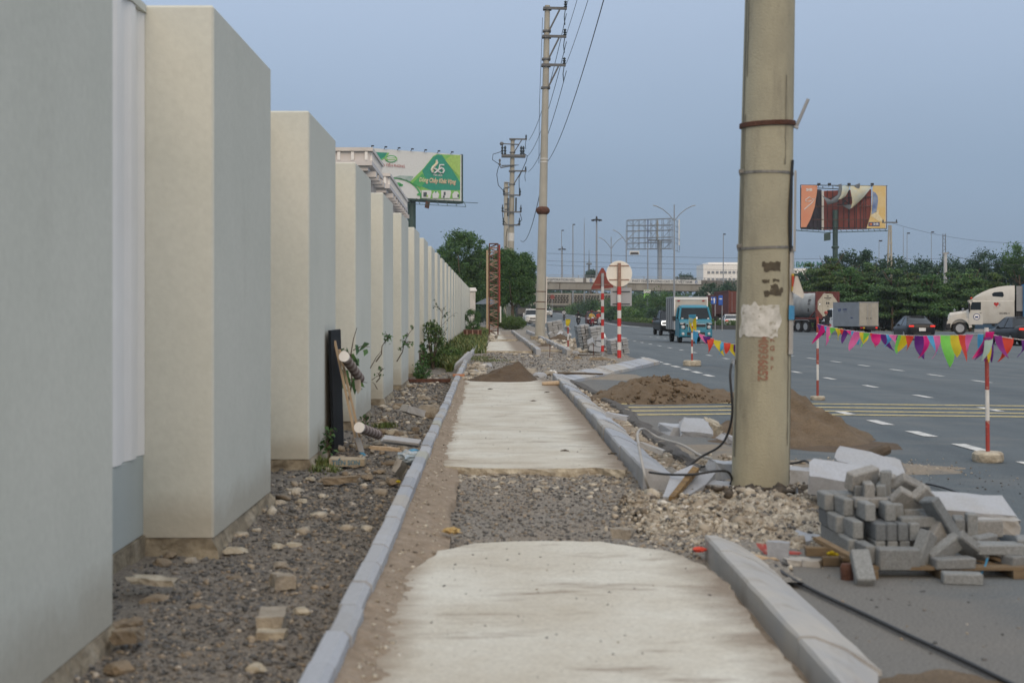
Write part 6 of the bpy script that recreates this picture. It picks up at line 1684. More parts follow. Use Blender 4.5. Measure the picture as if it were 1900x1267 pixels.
# ---- container trailers
def container(parent, c, d, m, nrib=26, doors=True):
    t = thing('container', None, None, c); t.parent = parent
    w, L, h = d
    b = MB(); poly = []
    for sx in (-1, 1):
        pts = []
        for k in range(nrib * 2 + 1):
            pts.append((sx * (w / 2 - (.05 if (k % 4) in (0, 1) else 0)), -L / 2 + .1 + (L - .2) * k / (nrib * 2)))
        poly += pts if sx > 0 else pts[::-1]
    b.prism(poly, .12, h - .08); b.build('corrugated_shell', m, t)
    for sx in (-1, 1):
        for y in (-L / 2, L / 2): b = MB(); b.box((sx * (w / 2 - .04), y, h / 2), (.12, .14, h)); b.build('corner_post', m, t)
        for z in (.07, h - .05): b = MB(); b.box((sx * (w / 2 - .03), 0, z), (.10, L, .14)); b.build('rail', m, t)
    if doors:
        for sx in (-1, 1):
            b = MB(); b.box((sx * w / 4, -L / 2 - .01, h / 2), (w / 2 - .1, .06, h - .25), bev=.015); d_ = b.build('door', m, t)
            for q in (.3, .7): b = MB(); b.tube([(sx * w / 2 * q, -L / 2 - .06, .2), (sx * w / 2 * q, -L / 2 - .06, h - .2)], .02, 6); b.build('lock_rod', M_steel, d_)
    return t
def trailer(label, loc, rz, L, m, s=.95, wheels_=(-.36, -.25, -.14)):
    t = thing('container_lorry', label, 'truck', loc, rz); t.scale = (s, s, s)
    container(t, (0, 0, 1.45), (2.44, L, 2.65), m)
    b = MB(); b.box((0, 0, 1.25), (1.0, L, .3)); b.build('chassis', M_chassis, t)
    for q in wheels_:
        for sx in (-1, 1): wheel(t, sx * 1.0, L * q, .5, .34, M_chassis)
    b = MB(); b.box((0, -L / 2 - .05, .75), (2.3, .1, .2)); b.build('rear_bar', M_crust, t)
    for x in (-.9, .9): b = MB(); b.box((x, -L / 2 - .1, .95), (.35, .06, .12)); b.build('tail_lamp', M_taillight, t)
    b = MB(); b.loft([cabring(1.2, L / 2 + 2.4, .6, 3.0, .2), cabring(1.22, L / 2 + .5, .6, 3.2, .2)]); b.build('cab', m, t)
    for sx in (-1, 1): wheel(t, sx * .95, L / 2 + 1.5, .5, .3, M_chassis)
    return t
x0 = atd(1356, 152, z=0).x
trailer('maroon container lorry just left of the near pole, its tall rear end', (x0 + 1.2, 158, gz(x0, 158)), R(-2), 12, M_cred, 1.0)
x0 = atd(1338, 178, z=0).x
tr2 = trailer('faded red container lorry ahead of the maroon one', (x0 + 1.3, 184, gz(x0, 184) - .2), R(0), 12, M_crust, 1.0)
text('(m)', .8, M_white, tr2, (-1.26, -4.8, 2.9), (PI / 2, 0, -PI / 2), name='printing', bold=.02)

# ---- the white bonneted tractor with a blue container
p = onroad(1749, 621); rz = 71
f = Vector((-math.sin(R(rz)), math.cos(R(rz)), 0)); rgt = Vector((f.y, -f.x, 0))
tt = thing('tractor_truck', 'white bonneted tractor truck with a tall sleeper pulling a blue container', 'truck', Vector((p.x, p.y, gz(p.x, p.y))) - f * 4.0 + rgt * 1.1, R(rz)); tt.scale = (.93,) * 3
def tr(w, y, z0, z1, c): return [(-w + .06, y, z0), (w - .06, y, z0), (w, y, z0 + .1), (w, y, z1 - c), (w - c, y, z1), (-w + c, y, z1), (-w, y, z1 - c), (-w, y, z0 + .1)]
b = MB(); b.loft([tr(.92, 3.90, .95, 1.55, .15), tr(1.0, 3.75, .80, 1.78, .2), tr(.98, 3.2, .95, 1.86, .2), tr(.98, 2.45, .98, 1.98, .2)]); hd = b.build('bonnet', M_pcream, tt, smooth=45)
b = MB(); b.loft([tr(1.16, 4.05, .45, .92, .08), tr(1.2, 3.85, .42, .95, .08), tr(1.2, 3.7, .42, .95, .08)]); b.build('bumper', M_chassis, tt)
for sx in (-1, 1):
    b = MB()
    arc = [(2.98 + .70 * math.cos(t), .56 + .70 * math.sin(t)) for t in [PI * i / 12 for i in range(13)]]
    outer = [(3.98, 1.0), (3.85, 1.28), (3.4, 1.42), (2.7, 1.44), (2.2, 1.20), (2.05, .62)]
    b.prism(outer[:0] + [(3.98, .95)] + outer + arc[::-1][0:0] + [(2.28, .56)] + arc[::-1] + [(3.68, .56), (3.95, .60)], sx * .86, sx * 1.17, axis='X'); b.build('fender', M_pcream, tt)
    b = MB(); b.box((sx * .98, 3.86, 1.30), (.30, .12, .22), bev=.04); b.build('headlight', M_lampglass, tt)
    b = MB(); b.lathe([(.02, .0), (.02, .10), (.09, .11), (.10, .19), (.02, .22)], 12, Matrix.Translation((sx * .85, 3.4, 1.83))); b.lathe([(.02, .0), (.02, .08), (.09, .09), (.10, .17), (.02, .20)], 12, Matrix.Translation((sx * .85, 2.75, 1.93))); b.build('mirror', M_chrome, tt)
    # cab door, window, skirt
    b = MB(); b.box((sx * 1.205, 1.78, 1.75), (.02, 1.05, 1.85), bev=.005); dr = b.build('door', M_pcream, tt)
    b = MB(); b.prism([(2.18, 2.0), (2.18, 2.30), (2.08, 2.62), (1.40, 2.62), (1.40, 2.0)], sx * 1.21, sx * 1.225, axis='X'); b.build('door_window', M_glass, dr)
    b = MB(); b.box((sx * 1.22, 1.42, 1.75), (.02, .14, .05)); b.build('handle', M_trim, dr)
    b = MB(); b.tube([(sx * 1.25, 2.25, 1.75), (sx * 1.30, 2.28, 2.6)], .015, 6); b.box((sx * 1.30, 2.27, 2.2), (.07, .14, .65), bev=.02); b.build('door_mirror', M_chassis, tt)
    b = MB(); b.box((sx * 1.18, .55, .66), (.06, 2.6, .42), bev=.01); b.build('side_tank', mat('blue_side_panel', (.03, .07, .12), rough=.4) if sx < 0 else MATS['blue_side_panel'], tt)
    b = MB(); b.box((sx * 1.19, .9, .33), (.05, 2.0, .28), bev=.01); b.build('skirt', M_steel, tt)
    b = MB(); b.prism([(-.32, 3.14), (-.26, 3.40), (-.12, 3.45), (.42, 3.40), (.58, 3.28), (.52, 3.08), (-.22, 3.02)], sx * 1.145, sx * 1.165, axis='X'); b.build('sleeper_window', M_glass, tt)
def tc_(w, y, z1, c=.22): return tr(w, y, .95, z1, c)
b = MB(); b.loft([tr(.98, 2.50, .98, 2.0, .2), tr(1.15, 2.30, .92, 2.06, .2), tr(1.2, 2.02, .90, 2.78, .15), tr(1.2, 1.25, .90, 2.85, .15), tr(1.2, -1.10, .95, 2.85, .15)]); b.build('cab', M_pcream, tt, smooth=40)
b = MB(); b.loft([[(x * w, y, z) for x, z in ((-1, 2.75), (1, 2.75), (1, 2.9 + .45 * (zt_ - 2.9)), (.82, zt_), (-.82, zt_), (-1, 2.9 + .45 * (zt_ - 2.9)))] for y, w, zt_ in ((2.05, 1.02, 2.86), (1.75, 1.12, 3.15), (1.3, 1.15, 3.42), (.7, 1.16, 3.68), (.1, 1.16, 3.84), (-.5, 1.16, 3.92), (-1.12, 1.16, 3.94))]); b.build('roof_fairing', M_pcream, tt, smooth=40)
b = MB(); b.loft([[(-1.0, 2.32, 2.08), (1.0, 2.32, 2.08), (.95, 2.1, 2.65), (-.95, 2.1, 2.65)], [(-1.0, 2.30, 2.08), (1.0, 2.30, 2.08), (.95, 2.07, 2.65), (-.95, 2.07, 2.65)]]); b.build('windscreen', M_glass, tt)
b = MB(); b.box((0, 2.22, 2.74), (2.2, .35, .10), (R(-12), 0, 0), bev=.03); b.build('sun_visor', M_pcream, tt)
for x in (-.95, .95): b = MB(); b.box((x, 2.10, 2.95), (.18, .14, .14), bev=.04); b.build('marker_lamp', M_redp, tt)
b = MB(); b.box((0, -1.45, 2.1), (1.9, .5, 2.3)); b.build('cab_back', M_chassis, tt)
for x in (-.9, -.5, .6): b = MB(); b.tube([(x, -1.25, 1.2), (x - .05, -1.5, 2.2), (x + .05, -1.35, 3.6)], .05, 6); b.build('hose', M_trim, tt)
b = MB(); b.box((-.95, -1.5, 2.9), (.3, .5, 2.0)); b.build('exhaust_stack', M_boxside, tt)
b = MB(); b.box((0, -2.5, .95), (.9, 7.5, .28)); b.build('chassis', M_chassis, tt)
b = MB(); b.lathe([(.3, -1.24), (.3, 1.24)], 14, Matrix.Translation((0, -.0, .62)), 'X'); b.build('fuel_tank', M_chrome, tt)
for (y) in (2.98, -3.2, -4.5):
    for sx in (-1, 1): wheel(tt, sx * 1.0, y, .53, .32, M_alloy)
bc = container(tt, (0, -7.9, 1.45), (2.44, 12.2, 2.6), M_cblue, 26, True)
for y in (-11, -12.3):
    for sx in (-1, 1): wheel(tt, sx * 1.0, y, .5, .32, M_chassis)
b = MB(); b.box((0, -8.2, 1.25), (1, 12, .3)); b.build('chassis', M_chassis, tt)
# heart, round emblem and numbers on the cab side
M_heart = mat('red_print', (.42, .02, .02), rough=.5)
hp = []
for i in range(28):
    t = 2 * PI * i / 28
    hp.append((.25 + .012 * 16 * math.sin(t) ** 3, 2.45 + .0125 * (13 * math.cos(t) - 5 * math.cos(2 * t) - 2 * math.cos(3 * t) - math.cos(4 * t))))
b = MB(); b.prism([(-a + .5, c) for a, c in hp], -1.212, -1.206, axis='X'); b.build('heart_emblem', M_heart, tt)
text('Love Truck', .10, M_heart, tt, (-1.208, .25, 2.2), (PI / 2, 0, -PI / 2), name='printing')
text('15C-002.11', .17, M_trim, tt, (-1.208, -.35, 1.72), (PI / 2, 0, -PI / 2), name='printing', bold=.006)
b = MB(); b.lathe([(.26, 0), (.26, .008)], 24, Matrix.Translation((-1.226, 1.72, 1.45)), 'X'); b.build('door_emblem', M_vf, tt)
b = MB(); b.lathe([(.21, 0), (.21, .008)], 24, Matrix.Translation((-1.232, 1.72, 1.45)), 'X'); b.build('door_emblem', M_white, tt)
b = MB(); b.box((-1.24, 1.72, 1.43), (.01, .24, .12)); b.build('door_emblem', M_vf, tt)
b = MB(); b.box((-1.212, .0, 2.42), (.012, .12, .22), bev=.004); b.build('vent', M_steel, tt)
# dark covered lorry parked behind the white pickup
p = atd(970, 165, z=0)
dl = thing('covered_lorry', 'dark covered lorry parked under the street tree', 'truck', (p.x, 165, gz(p.x, 165)), R(180))
b = MB(); b.box((0, -.3, 1.75), (1.7, 4.0, 2.0), bev=.08); b.build('tarpaulin', mat('dark_tarpaulin', (.03, .035, .045), rough=.7, var=.2), dl)
b = MB(); b.loft([cabring(.82, 3.2, .4, 1.2, .1), cabring(.85, 2.9, .4, 1.9, .2), cabring(.85, 1.8, .4, 2.0, .2)]); b.build('cab', M_pdark, dl)
for y in (2.4, -1.3):
    for sx in (-1, 1): wheel(dl, sx * .72, y, .36, .22, M_chassis)
# ================================================================ white buildings behind the wall
M_tilewhite = mat('white_render', (.60, .575, .565), rough=.8, scale=.8, var=.05, ramp2=(1.2, (1, 1, .4), .58, .78, (.45, .42, .40), .4))
def white_house(label, x1, y0, y1, w, zt):
    t = thing('white_building', label, 'building', (x1 - w / 2, (y0 + y1) / 2, 0))
    dy = y1 - y0
    b = MB(); b.box((0, 0, zt / 2 - .4), (w - .7, dy - .7, zt - .8)); b.build('wall', M_tilewhite, t)
    b = MB(); b.box((0, 0, zt - .06), (w + .05, dy + .05, .12)); b.build('roof_slab', M_whiteold, t)
    b = MB(); b.box((0, 0, zt - .28), (w - .18, dy - .18, .32)); b.build('frieze', M_tilewhite, t)
    b = MB(); b.box((0, 0, zt - .52), (w + .0, dy + .0, .16)); b.build('cornice', M_tilewhite, t)
    b = MB(); b.box((0, 0, zt - .68), (w - .30, dy - .30, .16)); b.build('cornice', M_tilewhite, t)
    dm = MB(); dm.box((0, 0, 0), (.10, .10, .28)); me = dm.mesh('dentil', M_white)
    n = int(w / .42)
    for i in range(n): inst('dentil', me, t, (-w / 2 + .2 + i * (w - .4) / (n - 1), -dy / 2 + .06, zt - .28))
    n = int(dy / .42)
    for i in range(n): inst('dentil', me, t, (w / 2 - .06, -dy / 2 + .25 + i * (dy - .5) / (n - 1), zt - .28))
    n = max(2, int(dy / 1.6))
    for i in range(n + 1):
        y = -dy / 2 + .6 + i * (dy - 1.2) / n
        b = MB(); b.box((w / 2 - .30, y, zt / 2 - .5), (.16, .30, zt - .75)); b.build('pilaster', M_tilewhite, t)
        b = MB(); b.box((w / 2 - .10, y, zt - .86), (.40, .38, .18)); b.build('bracket', M_tilewhite, t)
    for i in range(n):
        y = -dy / 2 + .6 + (i + .5) * (dy - 1.2) / n
        b = MB(); b.box((w / 2 - .352, y, zt - 2.3), (.06, .9, 1.9)); f_ = b.build('window_frame', M_white, t)
        b = MB(); b.box((w / 2 - .335, y, zt - 2.3), (.05, .72, 1.7)); b.build('pane', M_glass, f_)
white_house('white building with a dentilled cornice rising behind the wall, the nearer and higher one', -3.70, 45.2, 50.2, 5.0, 7.0)
white_house('white building with a dentilled cornice behind the wall, the farther one', -3.68, 53.6, 66.5, 5.0, 7.0)

# ================================================================ billboards
M_greenprint = mat('print_teal', (.03, .28, .19), rough=.6)
M_greenlight = mat('print_light_green', (.22, .50, .12), rough=.6)
M_greenmid = mat('print_mid_green', (.07, .37, .12), rough=.6)
M_greenyel = mat('print_yellow_green', (.36, .55, .14), rough=.6)
M_printwhite = mat('print_white', (.66, .68, .68), rough=.6, var=.03)
M_printcream = mat('print_cream', (.66, .58, .38), rough=.6)
M_printred = mat('print_red', (.42, .16, .14), rough=.6)
M_mast = mat('dark_green_mast', (.035, .07, .06), rough=.6, scale=2, var=.15)
def flat(t, name, poly, y, m, th=.04):
    b = MB(); b.prism(poly, y - th, y, axis='Y'); return b.build(name, m, t)
# left billboard: local x along the panel, y = 0 its face, 250 m away
pl_, pr_ = atd(683, 243, z=0), atd(857, 254, z=0)
ang = math.atan2(pr_.y - pl_.y, pr_.x - pl_.x); WB = (pr_ - pl_).xy.length
zb_, zt_ = EYE + (578 - 370) * .1, EYE + (578 - 283) * .1
bb = thing('billboard', 'large green and white advertising billboard on a dark mast behind the wall', 'billboard', ((pl_.x + pr_.x) / 2, (pl_.y + pr_.y) / 2, 0), ang)
hB = zt_ - zb_; hw = WB / 2
b = MB(); b.box((0, .35, (zb_ + zt_) / 2), (WB, .6, hB)); b.build('panel_box', M_printwhite, bb)
b = MB(); b.box((hw + .1, 1.2, (zb_ + zt_) / 2), (.35, 2.4, hB + .2)); b.build('side_panel', M_mast, bb)
def uv(u, v):        # pixel of the print to local x, z
    q = (u - 683) / (857 - 683); q = q / (q + (1 - q) * 254 / 243)
    k = lerp(243, 254, q) / FPX
    return (-hw + q * WB, max(zb_ + .02, min(zt_ - .02, EYE + (578 - v) * k)))
def fl(nm, pts, y, m): return flat(bb, nm, [uv(*p) for p in pts], y, m, .03)
c1 = lambda x, y: (600 + x / 6.333, 260 + y / 6.333)
fl('print', [c1(1010, 500), c1(1180, 330), c1(1290, 190), c1(1330, 168), c1(1610, 180), c1(1605, 690), c1(1140, 690), c1(1150, 600), c1(1100, 545)], 0.0, M_greenlight)
fl('print', [c1(1160, 360), c1(1290, 200), c1(1340, 172), c1(1390, 178), c1(1500, 330), c1(1605, 500), c1(1605, 590), c1(1260, 590), c1(1140, 540), c1(1200, 470)], -.04, M_greenprint)
fl('print', [c1(1040, 510), c1(1160, 395), c1(1220, 470), c1(1140, 560)], -.08, M_greenmid)
fl('print', [c1(1430, 240), c1(1500, 182), c1(1608, 182), c1(1605, 440), c1(1500, 330)], -.08, M_greenyel)
fl('print', [c1(560, 140), c1(752, 150), c1(720, 200), c1(670, 235), c1(560, 235)], 0.0, M_greenprint)
fl('print', [c1(752, 150), c1(775, 152), c1(735, 205), c1(672, 245), c1(670, 235), c1(720, 200)], -.03, M_greenlight)
# planet of leaves at the lower left of the print
ring = [c1(820 + 340 * math.sin(t) * 1.0, 700 - 260 * math.cos(t)) for t in [R(a) for a in range(-5, 92, 8)]]
inner = [c1(820 + 320 * math.sin(t) * 1.0, 700 - 244 * math.cos(t)) for t in [R(a) for a in range(-5, 92, 8)]]
rp_ = ring + inner[::-1]
b = MB()
for a, c, d, e in zip(ring, ring[1:], inner[1:], inner): b.prism([uv(*q) for q in (a, c, d, e)], -.03, 0, axis='Y')
tag(b.build('print_ring', M_greenmid, bb), kind='stuff')
fl('print', [c1(810, 440), c1(900, 418), c1(1060, 425), c1(1020, 500), c1(940, 470)], 0.0, mat('print_grey_green', (.22, .36, .32), rough=.6, scale=.8, col2=(.45, .52, .5)))
for (x, y, r_) in ((880, 525, 38), (915, 530, 22), (1120, 640, 22), (1085, 540, 14)):
    fl('print', [c1(x + r_ * math.cos(t), y + r_ * math.sin(t) * .7) for t in [2 * PI * i / 9 for i in range(9)]], -.01, M_leafprint if False else M_greenmid)
for (x, s_) in ((1205, 0), (1315, 1), (1435, 2), (1550, 3)):
    fl('print', [c1(x - 55, 590), c1(x + 55, 592), c1(x + 62, 620), c1(x + 45, 685), c1(x - 55, 683)] if s_ % 2 == 0 else [c1(x - 40, 640), c1(x - 15, 605), c1(x + 20, 605), c1(x + 42, 640), c1(x + 30, 685), c1(x - 35, 684)], -.12, M_printwhite)
M_prod = mat('print_dark_goods', (.07, .09, .10), rough=.6)
fl('print', [c1(1170, 615), c1(1210, 615), c1(1210, 668), c1(1170, 668)], -.16, M_prod); fl('print', [c1(1205, 645), c1(1225, 645), c1(1222, 672), c1(1205, 672)], -.16, M_greenyel)
fl('print', [c1(1408, 610), c1(1430, 610), c1(1430, 650), c1(1408, 650)], -.16, M_prod); fl('print', [c1(1400, 655), c1(1420, 655), c1(1418, 680), c1(1400, 680)], -.16, M_prod)
fl('print', [c1(1570, 640), c1(1590, 640), c1(1590, 672), c1(1570, 672)], -.16, M_prod); fl('print', [c1(1305, 605), c1(1325, 605), c1(1322, 622), c1(1308, 622)], -.16, M_greenprint)
# oval emblem and words
for (rx, rz2, m, yy) in ((70, 43, M_greenmid, -.03), (56, 32, M_printwhite, -.06)):
    fl('emblem', [c1(795 + rx * math.cos(t), 223 + rz2 * math.sin(t)) for t in [2 * PI * i / 24 for i in range(24)]], yy, m)
fl('emblem', [c1(722, 207), c1(866, 209), c1(864, 240), c1(724, 238)], -.09, M_greenlight)
def words(s, x, y, size, m, yy=-.14, **kw):
    a = uv(*c1(x, y)); return text(s, size, m, bb, (a[0], yy, a[1]), (PI / 2, 0, 0), name='lettering', **kw)
words('TIENPHONG', 795, 223, .36, M_printwhite, bold=.02)
words('ỰA TIỀN PHONG', 812, 303, .66, M_printred, bold=.012)
words('1960–2025', 1338, 415, .46, M_printwhite, bold=.01)
words('Dòng Chảy Khát Vọng', 1335, 480, 1.12, M_printcream, shear=.28, bold=.03, sx=.76)
words('Dòng Chảy Khát Vọng', 1338, 484, 1.12, M_printred, -.10, shear=.28, bold=.05, sx=.76)
# the drawn numeral 65 with a flame
def stroke(pts, r, m, y, nm='numeral'):
    b = MB(); P = [uv(*c1(*p)) for p in pts]
    b.tube([(a, y, c) for a, c in P], r, 6); return b.build(nm, m, bb)
six = [(1322, 235), (1336, 270), (1310, 300), (1275, 325), (1262, 355), (1275, 382), (1300, 390), (1325, 372), (1345, 350), (1372, 338), (1398, 345), (1410, 362), (1398, 388), (1370, 390), (1345, 372), (1322, 350), (1300, 338), (1280, 345)]
stroke(six, .17, M_printwhite, -.2); stroke([(1330, 250), (1322, 285), (1285, 318), (1268, 345), (1280, 375)], .26, M_printcream, -.12)
stroke([(1410, 295), (1362, 295), (1352, 332), (1375, 326), (1402, 338), (1415, 360), (1400, 385)], .15, M_printwhite, -.2)
# lamps, gantry, mast
for i in range(7):
    a = uv(*c1(560 + i * 156, 135)); b = MB(); b.tube([(a[0], .2, zt_ - .1), (a[0], -.3, zt_ + .25)], .06, 5); b.box((a[0] + .05, -.5, zt_ + .32), (.42, .3, .22)); b.build('flood_lamp', M_trim, bb)
b = MB(); b.box((0, -1.4, zb_ - 1.15), (WB, .10, .10)); b.build('gantry_rail', M_mast, bb)
b = MB(); b.box((1.6, -.6, zb_ - .28), (WB + 3.2, .12, .10)); b.build('gantry_rail', M_mast, bb)
for i in range(11): b = MB(); b.tube([(-hw + i * WB / 10, -.2, zb_), (-hw + i * WB / 10, -.8, zb_ - .3), (-hw + i * WB / 10, -1.4, zb_ - 1.1)], .06, 5); b.build('gantry_strut', M_mast, bb)
b = MB(); b.box((0, .3, zb_ - .3), (WB, 1.6, .4)); b.build('base_beam', M_mast, bb)
xm = -.25
b = MB(); b.lathe([(.85, -1), (.78, zb_ - .1)], 20, Matrix.Translation((xm, 1.2, 0))); b.build('mast', M_mast, bb, smooth=40)
b = MB(); b.box((xm + 2.2, -.8, zb_ - 1.1), (.9, .12, 1.3), (0, R(12), 0)); b.build('torn_sheet', M_rust, bb)

# right billboard with a torn print
DR = 280.0; kR = DR / FPX
rb_ = thing('billboard', 'torn orange and yellow billboard on a dark mast over the right trees', 'billboard', atd(1566, DR, z=0))
c2 = lambda x, y: (((1460 + x / 7.918) - 1566) * kR, EYE + (578 - (320 + y / 7.918)) * kR)
M_rback = mat('red_back_panel', (.22, .045, .028), rough=.7, scale=.5, var=.12)
M_rdark = mat('dark_back_panel', (.035, .028, .04), rough=.8, scale=.5, var=.2)
M_porange = mat('print_orange', (.60, .21, .12), rough=.6, scale=.15, col2=(.62, .29, .17))
M_pyellow = mat('print_sand', (.62, .43, .14), rough=.6, scale=.25, col2=(.66, .53, .28))
M_pblue = mat('print_arch_blue', (.06, .12, .32), rough=.6, scale=.4, col2=(.30, .38, .5))
def fr2(nm, pts, y, m, th=.06): return flat(rb_, nm, [c2(*p) for p in pts], y, m, th)
# V-shaped back sheets behind the torn print
for (xa, xb, ya, yb_, m) in ((215, 590, .8, 4.5, M_rdark), (590, 1255, 4.4, .7, M_rback)):
    nS = 5 if m is M_rdark else 9
    for i in range(1, nS):
        a = c2(lerp(xa, xb, i / nS), 240); c = c2(lerp(xa, xb, i / nS), 828); yy = lerp(ya, yb_, i / nS) - .12; b = MB(); b.tube([(a[0], yy, a[1]), (c[0], yy, c[1])], .07, 5); b.build('sheet_rib', M_trim, rb_)
    for i in range(nS):
        t0, t1 = i / nS, (i + 1) / nS - .002
        a = c2(lerp(xa, xb, t0), 245 if m is M_rback else 225); c = c2(lerp(xa, xb, t1), 830)
        b = MB(); b.loft([[(a[0], lerp(ya, yb_, t0) + dy, a[1]), (c[0], lerp(ya, yb_, t1) + dy, a[1]), (c[0], lerp(ya, yb_, t1) + dy, c[1]), (a[0], lerp(ya, yb_, t0) + dy, c[1])] for dy in (0, .06)]); b.build('back_sheet', m, rb_)
fr2('print', [(212, 187), (450, 192), (440, 300), (405, 520), (345, 690), (285, 805), (205, 808)], 0, M_porange)
fr2('print', [(1262, 195), (1455, 200), (1450, 820), (1170, 822), (1225, 640), (1252, 430)], 0, M_pyellow)
fr2('print', [(1262, 280), (1300, 300), (1332, 350), (1338, 420), (1315, 585), (1240, 620), (1258, 420)], -.05, M_pblue)
fr2('print', [(1230, 640), (1330, 560), (1350, 540), (1345, 610), (1400, 690), (1450, 730), (1450, 745), (1340, 710)], -.05, M_printcream)
fr2('print', [(1200, 732), (1360, 732), (1360, 790), (1195, 788)], -.08, M_vf)
fr2('print', [(1212, 748), (1250, 748), (1250, 775), (1212, 775)], -.12, mat('print_logo_orange', (.6, .2, .03)))
a = c2(1305, 762); text('SHB', .62, M_printwhite, rb_, (a[0], -.16, a[1]), name='lettering', bold=.02)
a = c2(325, 258); text('SHB', .72, M_printwhite, rb_, (a[0], -.1, a[1]), name='lettering', bold=.03)
b = MB(); b.tube([(x, -.1, z) for x, z in [c2(*q) for q in ((385, 395), (330, 365), (275, 400), (275, 425), (330, 430), (425, 370), (360, 455), (255, 545))]], .09, 5); b.build('print_flourish', M_printwhite, rb_)
# torn flaps hanging from the top
def flap(rows, m, nm='torn_flap'):
    b = MB(); n = len(rows[0]); o = 0
    for r_ in rows: b.v.extend([(c2(x, y)[0], d, c2(x, y)[1]) for x, y, d in r_])
    for j in range(len(rows) - 1):
        for i in range(n - 1): b.f.append((j * n + i, j * n + i + 1, (j + 1) * n + i + 1, (j + 1) * n + i)); b.m.append(0)
    return b.build(nm, m, rb_, smooth=True)
M_flapdark = mat('flap_grey', (.13, .15, .17), rough=.7, scale=.7, var=.2)
M_flappale = mat('flap_pale', (.34, .45, .48), rough=.7, scale=.5, col2=(.55, .50, .34))
M_flapyel = mat('flap_yellow', (.60, .52, .28), rough=.7, scale=.4, col2=(.45, .52, .52))
flap([[(805, 195, -.2), (860, 195, -.1), (920, 200, 0)], [(800, 250, -.6), (860, 240, -.9), (905, 260, -.3)], [(790, 320, -.5), (830, 330, -1), (860, 350, -.4)], [(720, 410, -.3), (760, 400, -.8), (790, 400, -.3)]], M_flappale)
flap([[(700, 200, 0), (760, 180, -.3), (803, 168, -.1)], [(760, 215, -.2), (790, 215, -.4), (805, 225, -.2)], [(740, 330, -.5), (770, 330, -.9), (795, 330, -.4)], [(640, 410, -.4), (690, 440, -.9), (735, 440, -.3)], [(510, 340, -.2), (560, 420, -.5), (600, 480, -.1)]], M_flapdark)
flap([[(925, 200, 0), (1080, 200, -.3), (1240, 200, 0)], [(930, 270, -.3), (1080, 280, -1.2), (1205, 262, -.3)], [(950, 390, -.4), (1040, 380, -1.2), (1130, 360, -.2)], [(955, 450, -.3), (1000, 450, -.8), (1050, 440, -.2)], [(925, 525, -.2), (940, 530, -.3), (960, 520, -.1)]], M_flapyel)
flap([[(975, 195, -.3), (1040, 170, -.8), (1068, 160, -.4)], [(1010, 240, -.5), (1040, 240, -.9), (1062, 262, -.5)]], M_flapdark)
flap([[(820, 490, -.2), (880, 480, -.6), (945, 478, -.3)], [(880, 530, -.1), (910, 545, -.5), (940, 530, -.2)]], M_flapdark)
for (x0, y0, x1, y1, d) in ((205, 187, 1480, 200, .1), (205, 808, 1470, 825, .1), (410, 498, 1255, 492, .6), (450, 225, 790, 240, 1), (600, 380, 1255, 360, .6), (380, 690, 1215, 690, .6)):
    a, c = c2(x0, y0), c2(x1, y1); b = MB(); b.tube([(a[0], d, a[1]), (c[0], d, c[1])], .09, 5); b.build('frame_rail', M_trim if y0 < 480 or y0 > 800 else M_rust, rb_)
for (x, y0, y1) in ((208, 187, 815), (1475, 200, 825), (538, 200, 240), (685, 190, 240), (912, 240, 810), (1140, 230, 815), (830, 380, 470), (1032, 240, 815)):
    a, c = c2(x, y0), c2(x, y1); b = MB(); b.tube([(a[0], .5, a[1]), (c[0], .5, c[1])], .08, 5); b.build('frame_post', M_rust if x > 1400 else M_trim, rb_)
b = MB(); a, c = c2(590, 250), c2(590, 830); b.box((a[0], 3.6, (a[1] + c[1]) / 2), (.45, .3, a[1] - c[1])); b.build('white_post', M_whiteband, rb_)
for (x0, y0, x1, y1) in ((750, 470, 930, 470), (760, 330, 640, 390), (830, 380, 940, 470), (900, 380, 830, 470)): a, c = c2(x0, y0), c2(x1, y1); b = MB(); b.tube([(a[0], 1, a[1]), (c[0], 1, c[1])], .10, 5); b.build('brace', M_trim, rb_)
for x in (465, 620, 908, 1248): a = c2(x, 182); b = MB(); b.box((a[0], -.3, a[1] + .1), (.6, .4, .4)); b.tube([(a[0], -.2, a[1]), (a[0], .3, a[1] - .4)], .06, 5); b.build('flood_lamp', M_trim, rb_)
for (x0, y0, x1, y1, d) in ((95, 855, 560, 890, -1.2), (560, 890, 1485, 862, -1.2)): a, c = c2(x0, y0), c2(x1, y1); b = MB(); b.tube([(a[0], d, a[1]), (c[0], d, c[1])], .09, 5); b.build('gantry_rail', M_mast, rb_)
for i in range(16): x = 205 + i * 82; a = c2(x, 820); c = c2(x, 872); b = MB(); b.tube([(a[0], .1, a[1]), (a[0], -1.2, c[1])], .06, 5); b.build('gantry_strut', M_mast, rb_)
a = c2(740, 545); b = MB(); b.lathe([(.58, -1), (.55, a[1] - 13), (.52, a[1])], 18, Matrix.Translation((a[0], 1.6, 0))); q = c2(740, 1095); b.lathe([(.56, q[1] - .3), (.78, q[1] - .15), (.78, q[1] + .15), (.56, q[1] + .3)], 18, Matrix.Translation((a[0], 1.6, 0))); tag(b.build('mast', M_mast, rb_, smooth=40))
a, c = c2(562, 895), c2(660, 1005); flat(rb_, 'small_board', [(a[0], a[1]), (c[0], a[1] + .2), (c[0], c[1] + .2), (a[0], c[1])], 1.0, M_mast)

